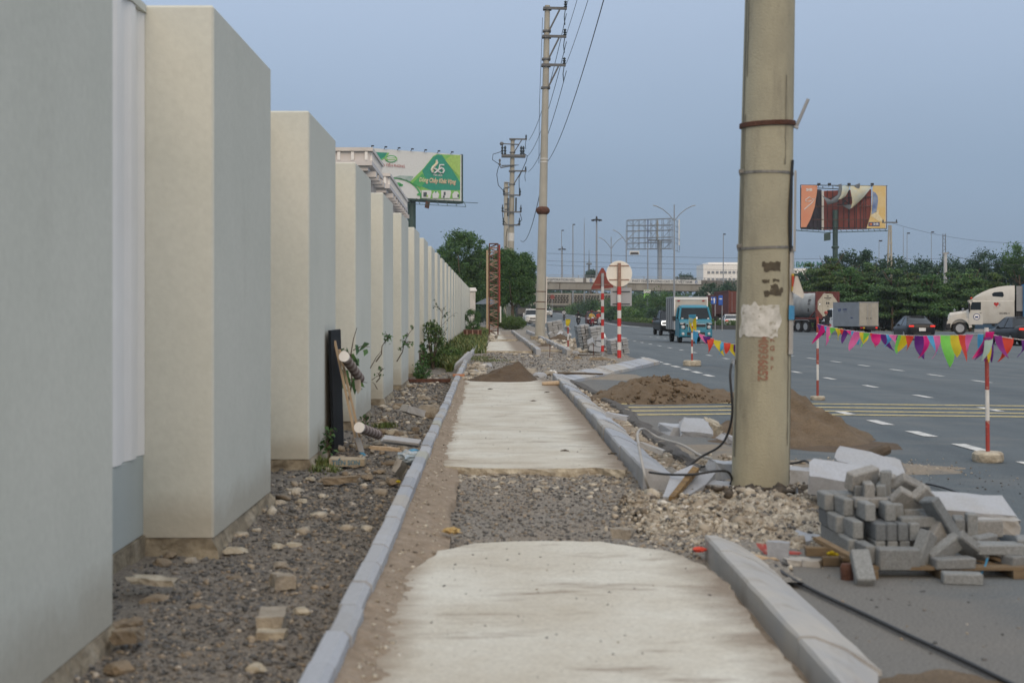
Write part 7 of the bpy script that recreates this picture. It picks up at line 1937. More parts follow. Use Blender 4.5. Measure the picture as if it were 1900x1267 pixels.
# bare billboard frame beyond the flyover
DF = 400.0; kF = DF / FPX
bf = thing('bare_billboard', 'bare steel billboard frame on a grey column beyond the flyover', 'billboard frame', atd(1215, DF, z=0))
c3 = lambda x, y: (((1140 + x / 9.05) - 1215) * kF, EYE + (578 - (360 + y / 9.05)) * kF)
M_frame = mat('grey_frame_steel', (.16, .18, .20), rough=.7)
M_col = mat('grey_column', (.22, .26, .31), rough=.6, scale=.5, var=.08)
def bar(x0, y0, x1, y1, d0=0, d1=None, r=.075, nm='frame_bar', m=None):
    a, c = c3(x0, y0), c3(x1, y1); b = MB(); b.tube([(a[0], d0, a[1]), (c[0], d0 if d1 is None else d1, c[1])], r, 5); b.build(nm, m or M_frame, bf)
for y in (0, 1.0):
    ht = [440, 530, 622, 740, 828, 925]; hr = [408, 520, 605, 722, 805, 915]
    for a, c in zip(ht, hr): bar(218, a, 975, c, y * 3, None, .08 if y else .10)
    for i, x in enumerate((218, 320, 420, 520, 630, 720, 820, 925, 975)):
        q = (x - 218) / 757; bar(x, lerp(440, 408, q), x, lerp(935, 925, q), y * 3)
for a, c in zip([408, 520, 605, 722, 805, 925], [455, 545, 635, 750, 838, 960]): bar(975, a, 1145, c, 0, 6)
for x, y0, y1 in ((1010, 420, 935), (1085, 440, 950), (1140, 455, 935)): bar(x, y0, x, y1, (x - 975) * .035)
for (x0, y0, x1, y1) in ((218, 440, 320, 530), (320, 530, 400, 440), (420, 530, 530, 440), (460, 520, 630, 670), (600, 480, 720, 600), (560, 620, 720, 480), (720, 600, 630, 740), (760, 600, 960, 440), (820, 480, 920, 610), (975, 560, 830, 720), (218, 740, 320, 830), (320, 830, 420, 740), (218, 840, 290, 915), (420, 830, 320, 925), (630, 900, 720, 740), (925, 830, 820, 930), (850, 910, 970, 800), (520, 830, 600, 740)): bar(x0, y0, x1, y1, .3, None, .06, 'frame_brace')
b = MB(); a = c3(772, 800); z5 = c3(772, 1270)[1]; b.lathe([(1.35, -1), (1.35, z5 - 6), (.72, z5 - 4.8), (.68, a[1]), (.68, a[1] + .6)], 20, Matrix.Translation((a[0], 1.5, 0))); b.build('column', M_col, bf, smooth=40)
for (x0, x1, yy, w) in ((545, 575, (425, 900), M_pblue), (700, 738, (440, 770), M_rock), (1075, 1098, (425, 860), M_printwhite)):
    a, c = c3(x0, yy[0]), c3(x1, yy[1])
    b = MB(); n = 10; b.loft([[(lerp(a[0], c[0], .2) + .25 * mnoise.noise((i * .7, x0, 0)), .4, lerp(a[1], c[1], i / n)), (c[0] + .25 * mnoise.noise((i * .7, x1, 5)), .2, lerp(a[1], c[1], i / n)), (c[0], .8, lerp(a[1], c[1], i / n))] for i in range(n + 1)]); b.build('rolled_banner', w if w is not M_rock else M_granite_y, bf)
for x0, x1 in ((580, 760), (800, 970)): a, c = c3(x0, 745), c3(x1, 800); b = MB(); b.box(((a[0] + c[0]) / 2, 1.5, (a[1] + c[1]) / 2), (c[0] - a[0], 1.6, .35)); b.build('catwalk', M_frame, bf)
a, c = c3(255, 955), c3(418, 1022); flat(bf, 'phone_board', [(a[0], a[1]), (c[0], a[1]), (c[0], c[1]), (a[0], c[1])], -.05, M_printwhite)
b = MB(); b.box(((a[0] + c[0]) / 2, -.13, lerp(a[1], c[1], .45)), ((c[0] - a[0]) * .8, .03, .28)); b.build('print', M_ink, bf)
b = MB(); b.box(((a[0] + c[0]) / 2, -.13, lerp(a[1], c[1], .78)), ((c[0] - a[0]) * .85, .03, .34)); b.build('print', M_ink, bf)

# ================================================================ flyover
fo = thing('flyover', 'concrete road flyover with white lettered banners crossing the view', 'bridge', atd(1010, 300, z=0), math.atan2(37, 51.5))
M_fly = mat('flyover_concrete', (.36, .345, .31), rough=.9, scale=.25, col2=(.28, .265, .235), stretch=(1, 1, .3), ramp2=(.6, (1, 1, .2), .52, .75, (.19, .17, .15), .7))
M_flydark = mat('flyover_stained', (.20, .185, .16), rough=.9, scale=.5, col2=(.12, .11, .10), stretch=(1, 1, .2))
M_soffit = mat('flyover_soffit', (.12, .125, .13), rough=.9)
b = MB(); b.box((40, 7, 8.35), (240, 14, .5)); b.build('deck', M_flydark, fo)
for i in range(-2, 6):
    b = MB(); b.box((i * 31.0 - 11, .1, 8.55), (30.8, .35, 1.1)); b.build('parapet', M_flydark, fo)
    b = MB(); b.prism([(-.05, 8.05), (1.2, 8.05), (1.2, 6.45), (.25, 6.45), (.1, 7.7)], i * 31.0 - 26.4, i * 31.0 + 4.4, axis='X'); b.build('girder', M_fly, fo)
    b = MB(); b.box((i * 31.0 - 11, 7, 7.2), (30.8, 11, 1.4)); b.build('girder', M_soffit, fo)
for i in range(-2, 6):
    if i in (0, 1, 2): continue
    b = MB(); b.box((i * 31 + 4.5, 7, 3.2), (1.6, 9, 6.6), bev=.3); b.build('pier', M_fly, fo)
for z in (9.25, 9.68): b = MB(); b.tube([(-70, .1, z), (160, .1, z)], .05, 5); b.build('rail', M_steel, fo)
for i in range(-14, 32): b = MB(); b.box((i * 5.0, .1, 9.4), (.14, .12, .7)); b.build('rail_post', M_steel, fo)
M_banner = mat('banner_white', (.60, .60, .58), rough=.6, scale=.4, var=.05)
M_bannerink = mat('banner_ink', (.055, .07, .10), rough=.7)
def uf(u):           # column of the photo to the distance along the flyover
    # intersect the ray with the bridge line
    dx, dy = 51.5, 37.0; L_ = math.hypot(dx, dy); x0 = (1010 - VU) * 300 / FPX; k = (u - VU) / FPX
    return (k * 300 - x0) / (dx - k * dy) * L_
for (u0, u1, s_, us, ue) in ((985, 1081, 'CORPORATION-VEC', 1011, 1066), (1087, 1300, 'PHÁT TRIỂN ĐƯỜNG CAO TỐC VIỆT NAM', 1172, 1283)):
    a, c = uf(u0), uf(u1)
    b = MB(); b.box(((a + c) / 2, -.14, 8.62), (c - a, .08, .98)); bn = b.build('banner', M_banner, fo)
    me = text_mesh(s_, .72, M_bannerink, bold=.012)
    xs_ = [v.co.x for v in me.vertices]; wt_ = max(xs_) - min(xs_); want = uf(ue) - uf(us)
    me.transform(Matrix.Diagonal((want / wt_, 1, 1, 1)))
    inst('lettering', me, bn, ((uf(us) + uf(ue)) / 2, -.2, 8.6), (PI / 2, 0, 0))
for u in (1095.5, 1291):
    b = MB(); b.lathe([(.42, 0), (.42, .03)], 20, Matrix.Translation((uf(u), -.22, 8.62)), 'Y'); e_ = b.build('round_emblem', M_pblue, fo)
    b = MB(); b.prism([(uf(u) - .25, 8.4), (uf(u) + .25, 8.4), (uf(u) + .06, 8.62), (uf(u), 8.9), (uf(u) - .06, 8.62)], -.25, -.24, axis='Y'); b.build('emblem_mark', M_banner, e_)
# block wall with openings and the low cream toll hut beneath the flyover
p = atd(1005, 335, z=1.5)
rw = thing('block_wall', 'grey wall of perforated blocks under the flyover', 'wall', p, math.atan2(37, 51.5))
Wd = 30
b = MB(); b.box((Wd / 2 - 8, .4, 2.3), (Wd + 14, .6, 4.6)); b.build('wall_body', M_fly, rw)
b = MB()
for j in range(4):
    for i in range(44): b.box((-13 + i * .92 + (.2 if j % 2 else 0), .06, 2.35 + j * .52), (.62, .1, .34))
tag(b.build('opening', M_dark, rw), kind='stuff')
for x in (-2, 9, 19): b = MB(); b.box((x, -.05, 2.3), (.5, .3, 4.7)); b.build('pilaster', M_fly, rw)
p = atd(1030, 322, z=1.72)
ht_ = thing('roadside_hut', 'low cream hut with dark openings under the flyover', 'hut', p, .3)
b = MB(); b.box((0, 0, .55), (7.4, 2, 1.1)); b.build('wall', M_printcream, ht_)
for x in (-2.6, -.4, 1.3, 2.6): b = MB(); b.box((x, -1.01, .62), (1.0, .06, .42)); b.build('opening', M_dark, ht_)
b = MB(); b.box((0, 0, 1.2), (7.8, 2.4, .16)); b.build('roof', M_tilewhite, ht_)
p = atd(1025, 250, z=1.1)
t = thing('round_sign', 'dark round traffic sign on a thin post under the flyover', 'road sign', p)
b = MB(); b.tube([(0, .05, 0), (0, .05, 3.2)], .05, 6); b.build('post', M_steel, t)
b = MB(); b.lathe([(.42, -.02), (.42, .02)], 20, Matrix.Translation((0, 0, 3.1)), 'Y'); b.build('sign_plate', M_signred, t)
# white works building
D5 = 500.0; k5 = .2
wf = thing('factory_building', 'long white works building with rows of windows beyond the flyover', 'building', atd(1355, D5, z=0))
cx5 = lambda u: (u - 1355) * k5
b = MB(); b.box((cx5(1365), 8, 9.5), (24, 16, 19)); b.build('wall', M_white, wf)
b = MB(); b.box((cx5(1365), 8, 19.3), (20, 14, .9)); b.build('parapet', M_white, wf)
b = MB(); b.box((cx5(1480), 10, 9.0), (30, 16, 17)); b.build('wall', M_white, wf)
wm = MB(); wm.box((0, 0, 0), (.95, .1, .85)); wme = wm.mesh('window', M_pgrey); wm = MB(); wm.box((0, 0, 0), (1.1, .08, 1.0)); wfm = wm.mesh('window_frame', M_steel)
for (u0, n, zs) in ((1315, 12, (16.0, 13.4, 10.6)), (1453, 10, (14.6, 12, 9.4))):
    for z in zs:
        for i in range(n):
            y = -.06 if u0 < 1400 else 1.94
            f_ = inst('window', wfm, wf, (cx5(u0 + i * 7.8), y, z)); inst('pane', wme, f_, (0, -.05, 0))
mat('roof_letter_green', (.02, .16, .13), rough=.6)
for s_, u_ in (('N', 1472.5), ('B', 1484), ('A', 1492.5), ('C', 1501), ('H', 1510), ('M', 1524)): text(s_, 3.0, MATS['roof_letter_green'], wf, (cx5(u_), 3, 18.9), name='roof_letter', bold=.05, ext=.1)
b = MB(); b.box((cx5(1498), 3.3, 17.5), (11, .2, .3)); b.build('letter_rail', M_steel, wf)

# ================================================================ lamp posts, masts and signs
def hoist(label, u, y, vtop, kind, r=.13, zb=None, arm=0, vb=None):
    p = atd(u, y, z=0); z0 = gz(p.x, y) if zb is None else zb
    H = EYE - (vtop - VV) * y / FPX - z0
    nm, cat = {'high': ('high_mast_light', 'light mast'), 'arm': ('street_lamp', 'street lamp'), 'cam': ('camera_pole', 'pole'), 'thin': ('signal_mast', 'mast')}[kind]
    t = thing(nm, label, cat, (p.x, y, z0), group={'high': 'high mast lights', 'arm': 'double arm street lamps', 'cam': 'thin masts on the skyline', 'thin': 'thin masts on the skyline'}[kind])
    b = MB(); b.lathe([(r * 1.5, 0), (r, H * .5), (r * .7, H)], 10); b.build('pole', M_polegrey, t, smooth=40)
    if kind == 'high':
        b = MB(); b.lathe([(.3, H - .5), (1.0, H - .45), (1.0, H - .3), (.3, H - .2), (.15, H + .5)], 12); b.build('lamp_ring', M_trim, t)
        for i in range(8): a = 2 * PI * i / 8; b = MB(); b.box((1.15 * math.cos(a), 1.15 * math.sin(a), H - .55), (.5, .4, .35), (0, 0, a)); b.build('lamp', M_trim, t)
    if kind == 'arm':
        for sx in (-1, 1):
            pts = [(0, 0, H - 2.0), (sx * arm * .25, 0, H - 1.2), (sx * arm * .55, 0, H - .55), (sx * arm * .8, 0, H - .25)]
            b = MB(); b.tube(pts, .06, 6); a_ = b.build('arm', M_polegrey, t)
            b = MB(); b.box((sx * arm * .9, 0, H - .15), (arm * .25, .22, .10), (0, R(-sx * 14), 0), bev=.03); b.build('lamp_head', M_steel, a_)
    if kind == 'cam':
        b = MB(); b.box((.3, 0, H - .1), (.6, .2, .25)); b.tube([(0, 0, H - .2), (.3, 0, H)], .04, 5); b.build('camera', M_trim, t)
    if kind == 'thin':
        b = MB(); b.tube([(0, 0, H), (0, 0, H + 1.5)], .04, 5); b.build('spike', M_polegrey, t)
    return t
M_polegrey = mat('lamp_post_grey', (.26, .29, .33), rough=.6)
hoist('tall light mast left of the round sign, ring of lamps on top', 1107, 350, 405, 'high', .26)
hoist('shorter farther light mast with a ring of lamps over the flyover', 1043, 480, 460, 'high', .30, 2)
hoist('nearest double armed street lamp beside the teal truck', 1251, 165, 380, 'arm', .10, arm=2.55)
hoist('double armed street lamp in front of the left end of the bare frame', 1162, 205, 426, 'arm', .10, arm=2.0)
hoist('double armed street lamp right above the round sign', 1134, 225, 440, 'arm', .10, arm=2.0)
hoist('thin camera mast left of the tall light mast', 1063, 340, 416, 'cam', .16)
hoist('thin camera mast left of the farther light mast', 1042, 360, 427, 'cam', .12, 2)
hoist('plain thin mast between the camera mast and the tall light mast', 1084, 340, 414, 'thin', .12)
hoist('thin mast over the flyover left of the near pole', 1342, 330, 434, 'cam', .12)
hoist('thin camera mast right of the torn billboard', 1631, 260, 446, 'cam', .08)
hoist('thin pale mast over the trees, left of a pair', 1676, 300, 434, 'thin', .08); hoist('thin camera mast over the trees, right of a pair', 1683, 290, 432, 'cam', .08); hoist('lone thin mast over the trees right of the pair', 1728, 300, 430, 'cam', .08)
t = hoist('lamp post carrying a green banner between the bare frame and the sign', 1202, 185, 462, 'thin', .10)
zb0 = EYE - (556 - VV) * 185 / FPX - t.location.z
b = MB(); b.box((-.1, -.15, zb0 + .75), (.95, .04, 1.2)); b.build('green_banner', M_greenlight, t)
b = MB(); b.box((-.1, -.18, zb0 + 1.1), (.95, .04, .42)); b.build('banner_picture', M_printwhite, t)
p = atd(1093, 420, z=0)
t = thing('telecom_tower', 'small far lattice tower between the thin mast and the tall light mast', 'tower', p)
b = MB(); H_ = EYE - (463 - VV) * 420 / FPX; b.lathe([(.7, 0), (.5, H_ * .6), (.12, H_ - 3), (.05, H_)], 6); b.build('mast', M_frame, t)
b = MB(); b.box((0, 0, H_ - 4.5), (1.6, 1.6, .5)); b.build('platform', M_frame, t)
# pale lamp post among the right trees, lattice aerial and old pylon
hp_ = atd(1754, 126, z=0)
t = thing('lamp_post', 'pale lamp post rising among the right trees left of the white tractor truck', 'street lamp', (hp_.x, 126, -.3))
b = MB(); H_ = EYE - (470 - VV) * 126 / FPX + .3; b.lathe([(.2, 0), (.16, H_)], 10); b.build('pole', mat('pale_post', (.46, .47, .48), rough=.7), t, smooth=40)
b = MB(); b.box((0, 0, H_), (.5, .3, .15)); b.build('cap', M_steel, t)
p = atd(1752, 190, z=0); t = thing('lattice_aerial', 'slim lattice aerial mast behind the right trees', 'mast', p)
z1 = EYE - (434 - VV) * 190 / FPX
for dx in (-.3, .3): b = MB(); b.tube([(dx, 0, 0), (dx * .6, 0, z1)], .06, 5); b.build('upright', M_frame, t)
for i in range(12): b = MB(); b.tube([(-.25 if i % 2 else .25, 0, z1 - 6 + i * .5), (.25 if i % 2 else -.25, 0, z1 - 5.5 + i * .5)], .04, 4); b.build('brace', M_frame, t)
p = atd(1651, 150, z=0); t = thing('concrete_pole', 'forked old concrete pole with a crossarm right of the torn billboard', 'pole', p)
z1 = EYE - (413 - VV) * 150 / FPX
for sx in (-1, 1): b = MB(); b.tube([(-.08 + sx * .32, 0, 0), (.02 + sx * .10, 0, z1 - .3)], [.15, .10], 8); b.build('leg', M_greypole, t)
for i in range(5): b = MB(); b.box((0, -.05, z1 - 1 - i * 1.3), (.45 + i * .06, .1, .14)); b.build('rung', M_greypole, t)
b = MB(); b.box((0, 0, z1), (1.7, .12, .14)); b.build('crossarm', M_armsteel, t)
for x in (-.75, .75): b = MB(); b.lathe([(.05, 0), (.09, .1), (.04, .3)], 8, Matrix.Translation((x, 0, z1 + .05))); b.build('insulator', M_insul, t)
# blue direction signs between the truck and the pole
for u0, u1, v0, v1, lab, lx in ((1319, 1329, 551, 564, 'blue lane sign with white arrows beside the teal truck', 0), (1333, 1341, 548, 566, 'second blue lane sign right of the arrow sign', 1)):
    p = atd((u0 + u1) / 2, 120, z=gz(25, 120)); kk = 120 / FPX
    t = thing('lane_sign', lab, 'road sign', p)
    z0, z1 = EYE + (578 - v1) * kk - p.z, EYE + (578 - v0) * kk - p.z; w = (u1 - u0) * kk
    b = MB(); b.tube([(.15, .06, 0), (.15, .06, z1 - .1)], .045, 6); b.build('post', M_steel, t)
    b = MB(); b.box((0, 0, (z0 + z1) / 2), (w, .04, z1 - z0), bev=.01); b.build('sign_plate', mat('sign_blue', (.02, .10, .42), rough=.4) if lx == 0 else MATS['sign_blue'], t)
    if lx == 0:
        b = MB(); b.prism([(.02, z0 + .08), (.10, z0 + .08), (.10, z1 - .25), (.17, z1 - .25), (.06, z1 - .06), (-.05, z1 - .25), (.02, z1 - .25)], -.03, -.024, axis='Y'); b.build('arrow', M_white, t)
        b = MB(); b.prism([(-.20, z0 + .35), (-.15, z0 + .35), (-.15, z1 - .25), (-.11, z1 - .25), (-.18, z1 - .08), (-.24, z1 - .25), (-.20, z1 - .25)], -.03, -.024, axis='Y'); b.build('arrow', M_white, t)
    else:
        b = MB(); b.box((0, -.03, z0 + .55), (w * .7, .01, .08)); b.build('print', M_white, t)
# ================================================================ vegetation
def clump_points(n, blobs, nclump, spread, flatz=1.0, shell=.72):
    """Leaf positions: clumps spread through ellipsoids (cx, cy, cz, rx, ry, rz)."""
    vol = np.array([b[3] * b[4] * b[5] for b in blobs]) ** .7
    which = RNG.choice(len(blobs), nclump, p=vol / vol.sum())
    d = RNG.normal(size=(nclump, 3)); d /= np.linalg.norm(d, axis=1)[:, None]
    r = RNG.random(nclump) ** .45 * (1 - .0)
    r = np.where(RNG.random(nclump) < shell, .72 + .30 * RNG.random(nclump), r)
    B = np.array(blobs)[which]
    c = B[:, :3] + d * r[:, None] * B[:, 3:6]
    ci = RNG.integers(0, nclump, n)
    off = RNG.normal(size=(n, 3)) * spread * RNG.uniform(.5, 1.3, (nclump, 1))[ci]
    off[:, 2] *= flatz
    return c[ci] + off
def trunk_mesh(b, h, r, lean=(0, 0), limbs=5, top=None):
    rnd = random.Random(int(h * 100 + r * 1000))
    pts = [(lean[0] * t + .06 * h * math.sin(3 * t + r * 9) * t * .3, lean[1] * t, h * t) for t in (0, .25, .5, .75, 1)]
    b.tube([(p[0], p[1], p[2] - (.15 if i == 0 else 0)) for i, p in enumerate(pts)], [r * 1.25, r, r * .85, r * .7, r * .5], 8)
    for k in range(limbs):
        a = 2 * PI * k / limbs + rnd.random(); t = rnd.uniform(.55, .95); L_ = (top or h * .6) * rnd.uniform(.6, 1)
        p0 = Vector((lean[0] * t, lean[1] * t, h * t))
        b.tube([p0, p0 + Vector((math.cos(a) * L_ * .35, math.sin(a) * L_ * .35, L_ * .35)), p0 + Vector((math.cos(a) * L_ * .6, math.sin(a) * L_ * .6, L_ * .8))], [r * .45, r * .3, r * .12], 6)
def tree(label, pos, h, r, blobs, n, ncl, spread, size, m, nm='tree', cat='tree', group='trees along the road', flatz=1.0, limbs=6, shell=.72, lean=(0, 0)):
    t = thing(nm, label, cat, pos, 0, group)
    b = MB(); trunk_mesh(b, h, r, lean, limbs, top=max(bl[2] + bl[5] for bl in blobs) - h); b.build('trunk', M_bark, t, smooth=True)
    pts = clump_points(n, blobs, ncl, spread, flatz, shell)
    inst('crown', leafmesh('crown', pts, RNG.uniform(.7, 1.3, n) * size, m), t)
    return t
# left: big trees beyond the wall end
p = atd(858, 135, z=.2)
tree('large rounded dark tree behind the far end of the wall', p, 4.0, .28, [(0, 0, 6.3, 2.7, 2.5, 3.0), (1.6, .5, 5.0, 1.8, 2, 2.4), (-1.2, .3, 5.0, 1.9, 2, 2.2), (.8, -.6, 3.4, 2.0, 1.6, 1.6)], 42000, 520, .20, .20, M_leafA)
p = atd(951, 114, z=.1)
tree('leafy street tree growing round the equipment pole', p, 2.6, .16, [(.1, 0, 4.2, 1.7, 1.6, 1.7), (-.7, .2, 5.6, 1.1, 1.2, 1.0), (1.0, .2, 5.2, .9, 1.0, 1.1), (.9, -.2, 2.9, .9, 1, 1.0), (-.8, 0, 3.0, .8, 1, 1.1)], 34000, 420, .17, .165, M_leafA)
tree('second trunked street tree just left of the equipment pole', atd(941, 122, z=.1), 2.8, .13, [(-.2, 0, 4.3, 1.2, 1.3, 1.6), (-.5, 0, 5.8, .8, .9, .8)], 9000, 160, .17, .14, M_leafB)
for i, (u, y, vt, w, lab) in enumerate(((838, 160, 470, 3.5, 'dark tree behind the wall left of the big rounded tree'), (893, 175, 478, 3.2, 'dark tree down the side lane behind the big rounded tree'), (915, 215, 490, 4.5, 'far tree closing the side lane'), (965, 230, 500, 4.5, 'far tree behind the street tree'), (880, 240, 500, 6, 'tree behind the lane trees at the far left'))):
    p = atd(u, y, z=rise(y)); zt2 = EYE - (vt - VV) * y / FPX - p.z
    tree(lab, p, zt2 * .35, .22, [(0, 0, zt2 * .62, w, w, zt2 * .36), (w * .4, 0, zt2 * .38, w * .8, w, zt2 * .3), (-w * .4, 0, zt2 * .36, w * .8, w, zt2 * .3)], 8000, 150, .35, .30, M_leafB)
def shrub(label, pos, rx, ry, h, n, size, m, nm='shrub', group='shrubs', ncl=60, cat='shrub', stem=True):
    t = thing(nm, label, cat, pos, 0, group)
    b = MB()
    for k in range(4): a = 2 * PI * k / 4 + .5; b.tube([(0, 0, -.05), (math.cos(a) * rx * .3, math.sin(a) * ry * .3, h * .4), (math.cos(a) * rx * .6, math.sin(a) * ry * .6, h * .8)], [.02 + h * .01, .015 + h * .006, .008], 5)
    b.build('stem', M_bark, t)
    pts = clump_points(n, [(0, 0, h * .52, rx, ry, h * .5)], ncl, min(rx, h) * .13)
    pts[:, 2] = np.abs(pts[:, 2])
    inst('foliage', leafmesh('foliage', pts, RNG.uniform(.7, 1.3, n) * size, m), t)
    return t
p = at(949, 611, .1); shrub('clipped bright green hedge at the foot of the equipment pole', p, 1.15, .9, .95, 9000, .085, M_leafC, 'hedge', 'clipped hedges', 220, 'hedge')
p = atd(922, 130, z=.1); shrub('clipped dark hedge left of the equipment pole', p, 1.0, .7, 1.3, 5000, .10, M_leafA, 'hedge', 'clipped hedges', 150, 'hedge')
p = atd(881, 122, z=.1); shrub('yellow green shrub beside the white gate pillar', p, .5, .5, 1.5, 3000, .10, M_leafC, ncl=70)
p = atd(912, 150, z=.1); shrub('dark shrub in the side lane behind the lattice frame', p, 1.8, 1.2, 1.8, 4000, .14, M_leafB, ncl=90)
# parasol over the lane
p = atd(906, 128, z=.1); t = thing('parasol', 'grey parasol standing in the side lane behind the lattice frame', 'parasol', p)
b = MB(); b.lathe([(1.35, 2.1), (1.3, 2.14), (.6, 2.5), (.02, 2.75)], 10); b.build('canopy', M_flapdark, t); b = MB(); b.tube([(0, 0, 0), (0, 0, 2.7)], .03, 6); b.build('pole', M_steel, t)
b = MB(); b.lathe([(.3, 0), (.3, .1), (.05, .15)], 12); b.build('base', M_slabedge, t)

# the planted median: clipped hedge on a dark kerb, shrubs behind
hl = [(29.5, 117), (23.2, 132), (18.9, 150), (18.3, 162), (18.0, 174), (18.3, 195), (18.7, 215), (18.8, 240), (18.4, 262), (17.0, 285), (12, 310)]
mk = thing('median_hedge', 'low clipped hedge with a bright top along the curving median', 'hedge', (18.9, 150, 0))
pts = []
for (xa, ya), (xc, yc) in zip(hl, hl[1:]):
    L_ = math.hypot(xc - xa, yc - ya); n = int(L_ * 260)
    t_ = RNG.random(n); o_ = RNG.uniform(.15, 1.7, n)
    d = Vector((xc - xa, yc - ya)).normalized()
    x = xa + (xc - xa) * t_ + d.y * -1 * 0 + o_ * abs(d.y); y = ya + (yc - ya) * t_ + o_ * .2
    g_ = np.array([rise(q) for q in y])
    pts.append(np.stack([x - 18.9, y - 150, g_ - .2 + RNG.uniform(.12, .82, n) ** .8], 1))
pts = np.concatenate(pts)
inst('foliage', leafmesh('foliage', pts, RNG.uniform(.12, .26, len(pts)), M_leafC), mk)
b = MB(); b.loft([[(x - 18.9 - .12, y - 150, rise(y) - .5), (x - 18.9 - .12, y - 150, rise(y) + .16), (x - 18.9 + .14, y - 150, rise(y) + .16), (x - 18.9 + .14, y - 150, rise(y) - .5)] for x, y in hl]); b.build('kerb', M_asph_edge, mk)
sh = [(1066, 262, 566, 3.2), (1085, 255, 560, 3.0), (1098, 235, 556, 3.0), (1120, 235, 556, 3.2), (1140, 225, 553, 2.8), (1158, 215, 556, 3.0), (1178, 195, 552, 2.4), (1195, 190, 549, 2.2), (1213, 182, 545, 2.2), (1228, 178, 543, 2.2), (1244, 180, 549, 2.4), (1222, 165, 572, 1.6), (1200, 172, 574, 1.8), (1170, 182, 573, 2.0), (1148, 190, 573, 2.0), (1125, 205, 572, 2.2), (1262, 175, 552, 2.4), (1280, 178, 555, 2.4), (1312, 170, 565, 3), (1330, 180, 560, 3)]
for i, (u, y, vt, w) in enumerate(sh):
    p = atd(u, y, z=rise(y)); p = Vector((max(p.x, 18.6), y, rise(y) - .1)); h = EYE - (vt - VV) * y / FPX - p.z
    shrub('bushy green shrub on the median, ' + ('farthest left' if u < 1070 else 'behind the red backed triangle sign' if u < 1130 else 'just right of the round sign' if u < 1165 else 'left of the green banner post' if u < 1200 else 'between the banner post and the black pickup' if u < 1235 else 'behind the black pickup' if u < 1270 else 'behind the teal truck'), p, w, w * .9, max(h, 1.0), 3600, .21, (M_leafA, M_leafD, M_leafB)[i % 3], 'median_shrub', 'shrubs on the median', 70)
# strip of weeds that fills the median
n = 9000; y = RNG.uniform(150, 300, n); x = np.interp(y, [q[1] for q in hl], [q[0] for q in hl]) + RNG.uniform(1.2, 16, n)
g_ = np.array([rise(q) for q in y]); inst('median_ground_cover', leafmesh('median_ground_cover', np.stack([x, y, g_ + RNG.uniform(-.1, .7, n)], 1), RNG.uniform(.3, .7, n), M_leafD), None)['kind'] = 'stuff'

# right: trees in spreading layers in front of darker ones
def layered(label, u, y, vt, w, m, seed, n=21000, tiers=7, size=.22, grp='layered trees on the right', zlow=.30, trunk_h=None):
    p = atd(u, y, z=-.25); H_ = EYE - (vt - VV) * y / FPX + .25
    rnd = random.Random(seed); bl = []
    for k in range(tiers):
        q = k / (tiers - 1); z = lerp(H_ * zlow, H_ * .95, q)
        ww = w * (1 - .75 * q ** 1.5)
        for j in range(5 if q < .8 else 3):
            a = rnd.uniform(0, 2 * PI); rr = ww * rnd.uniform(.15, .68)
            bl.append((math.cos(a) * rr, math.sin(a) * rr, z + rnd.uniform(-.35, .35), ww * rnd.uniform(.3, .5), ww * rnd.uniform(.3, .5), H_ * .035))
    t = thing('layered_tree', label, 'tree', p, 0, grp)
    b = MB(); trunk_mesh(b, H_ * .85, .12, (0, 0), 9, H_ * .35); b.build('trunk', M_bark, t, smooth=True)
    pts = clump_points(n, bl, 340, .26, .30, .3)
    inst('crown', leafmesh('crown', pts, RNG.uniform(.7, 1.3, n) * size, m), t)
LT = [(1508, 134, 492, 2.8, 'behind the tank'), (1540, 130, 470, 3.4, 'tallest of the row, just under the torn billboard'), (1578, 124, 494, 3.2, 'above the white cab of the grey van'), (1612, 127, 486, 3.4, 'above the rear doors of the grey van'), (1655, 122, 502, 3.4, 'between the grey van and the black sedan'), (1690, 126, 506, 3.2, 'above the roof of the black sedan'), (1722, 122, 508, 3.4, 'just left of the pale lamp post'), (1768, 124, 498, 3.2, 'just right of the pale lamp post'), (1800, 122, 500, 3.4, 'above the bonnet of the white tractor'), (1842, 124, 510, 3.2, 'above the cab of the white tractor')]
for i, (u, y, vt, w, wh) in enumerate(LT):
    layered('tree with spreading feathery layers ' + wh, u, y, vt, w, (M_leafD, M_leafC, M_leafA, M_leafD)[i % 4], i)
DT = [(1495, 158, 500, 4, 'leftmost, by the near pole'), (1560, 150, 470, 4, 'under the mast of the torn billboard'), (1605, 148, 463, 3.4, 'left of the forked pole'), (1650, 152, 476, 4.2, 'at the forked pole'), (1700, 150, 482, 4.2, 'between the forked pole and the pale lamp post'), (1745, 155, 474, 4.0, 'behind the pale lamp post'), (1790, 150, 486, 4.2, 'left of the big domed tree'), (1895, 145, 470, 4.5, 'at the right edge')]
for i, (u, y, vt, w, wh) in enumerate(DT):
    p = atd(u, y, z=-.3); H_ = EYE - (vt - VV) * y / FPX + .3
    tree('dark rounded tree in the back row, ' + wh, p, H_ * .45, .2, [(0, 0, H_ * .72, w * .72, w * .7, H_ * .26), (w * .45, 0, H_ * .5, w * .6, w * .6, H_ * .25), (-w * .45, 0, H_ * .48, w * .6, w * .6, H_ * .25), (0, -.5, H_ * .28, w, w * .8, H_ * .26)], 15000, 230, .30, .28, M_leafB, group='dark trees behind the layered row', nm='dark_tree')
p = atd(1838, 136, z=-.3)
tree('big dark domed tree above the white tractor truck', p, 4, .25, [(0, 0, 5.9, 3.4, 3, 1.9), (1.8, .4, 4.6, 2.4, 2.6, 2.0), (-2.0, .2, 4.4, 2.2, 2.6, 1.8), (0, 0, 3, 3.6, 2.6, 2)], 20000, 330, .24, .20, M_leafB, group='dark trees behind the layered row', nm='dark_tree')
p = atd(1893, 132, z=-.3)
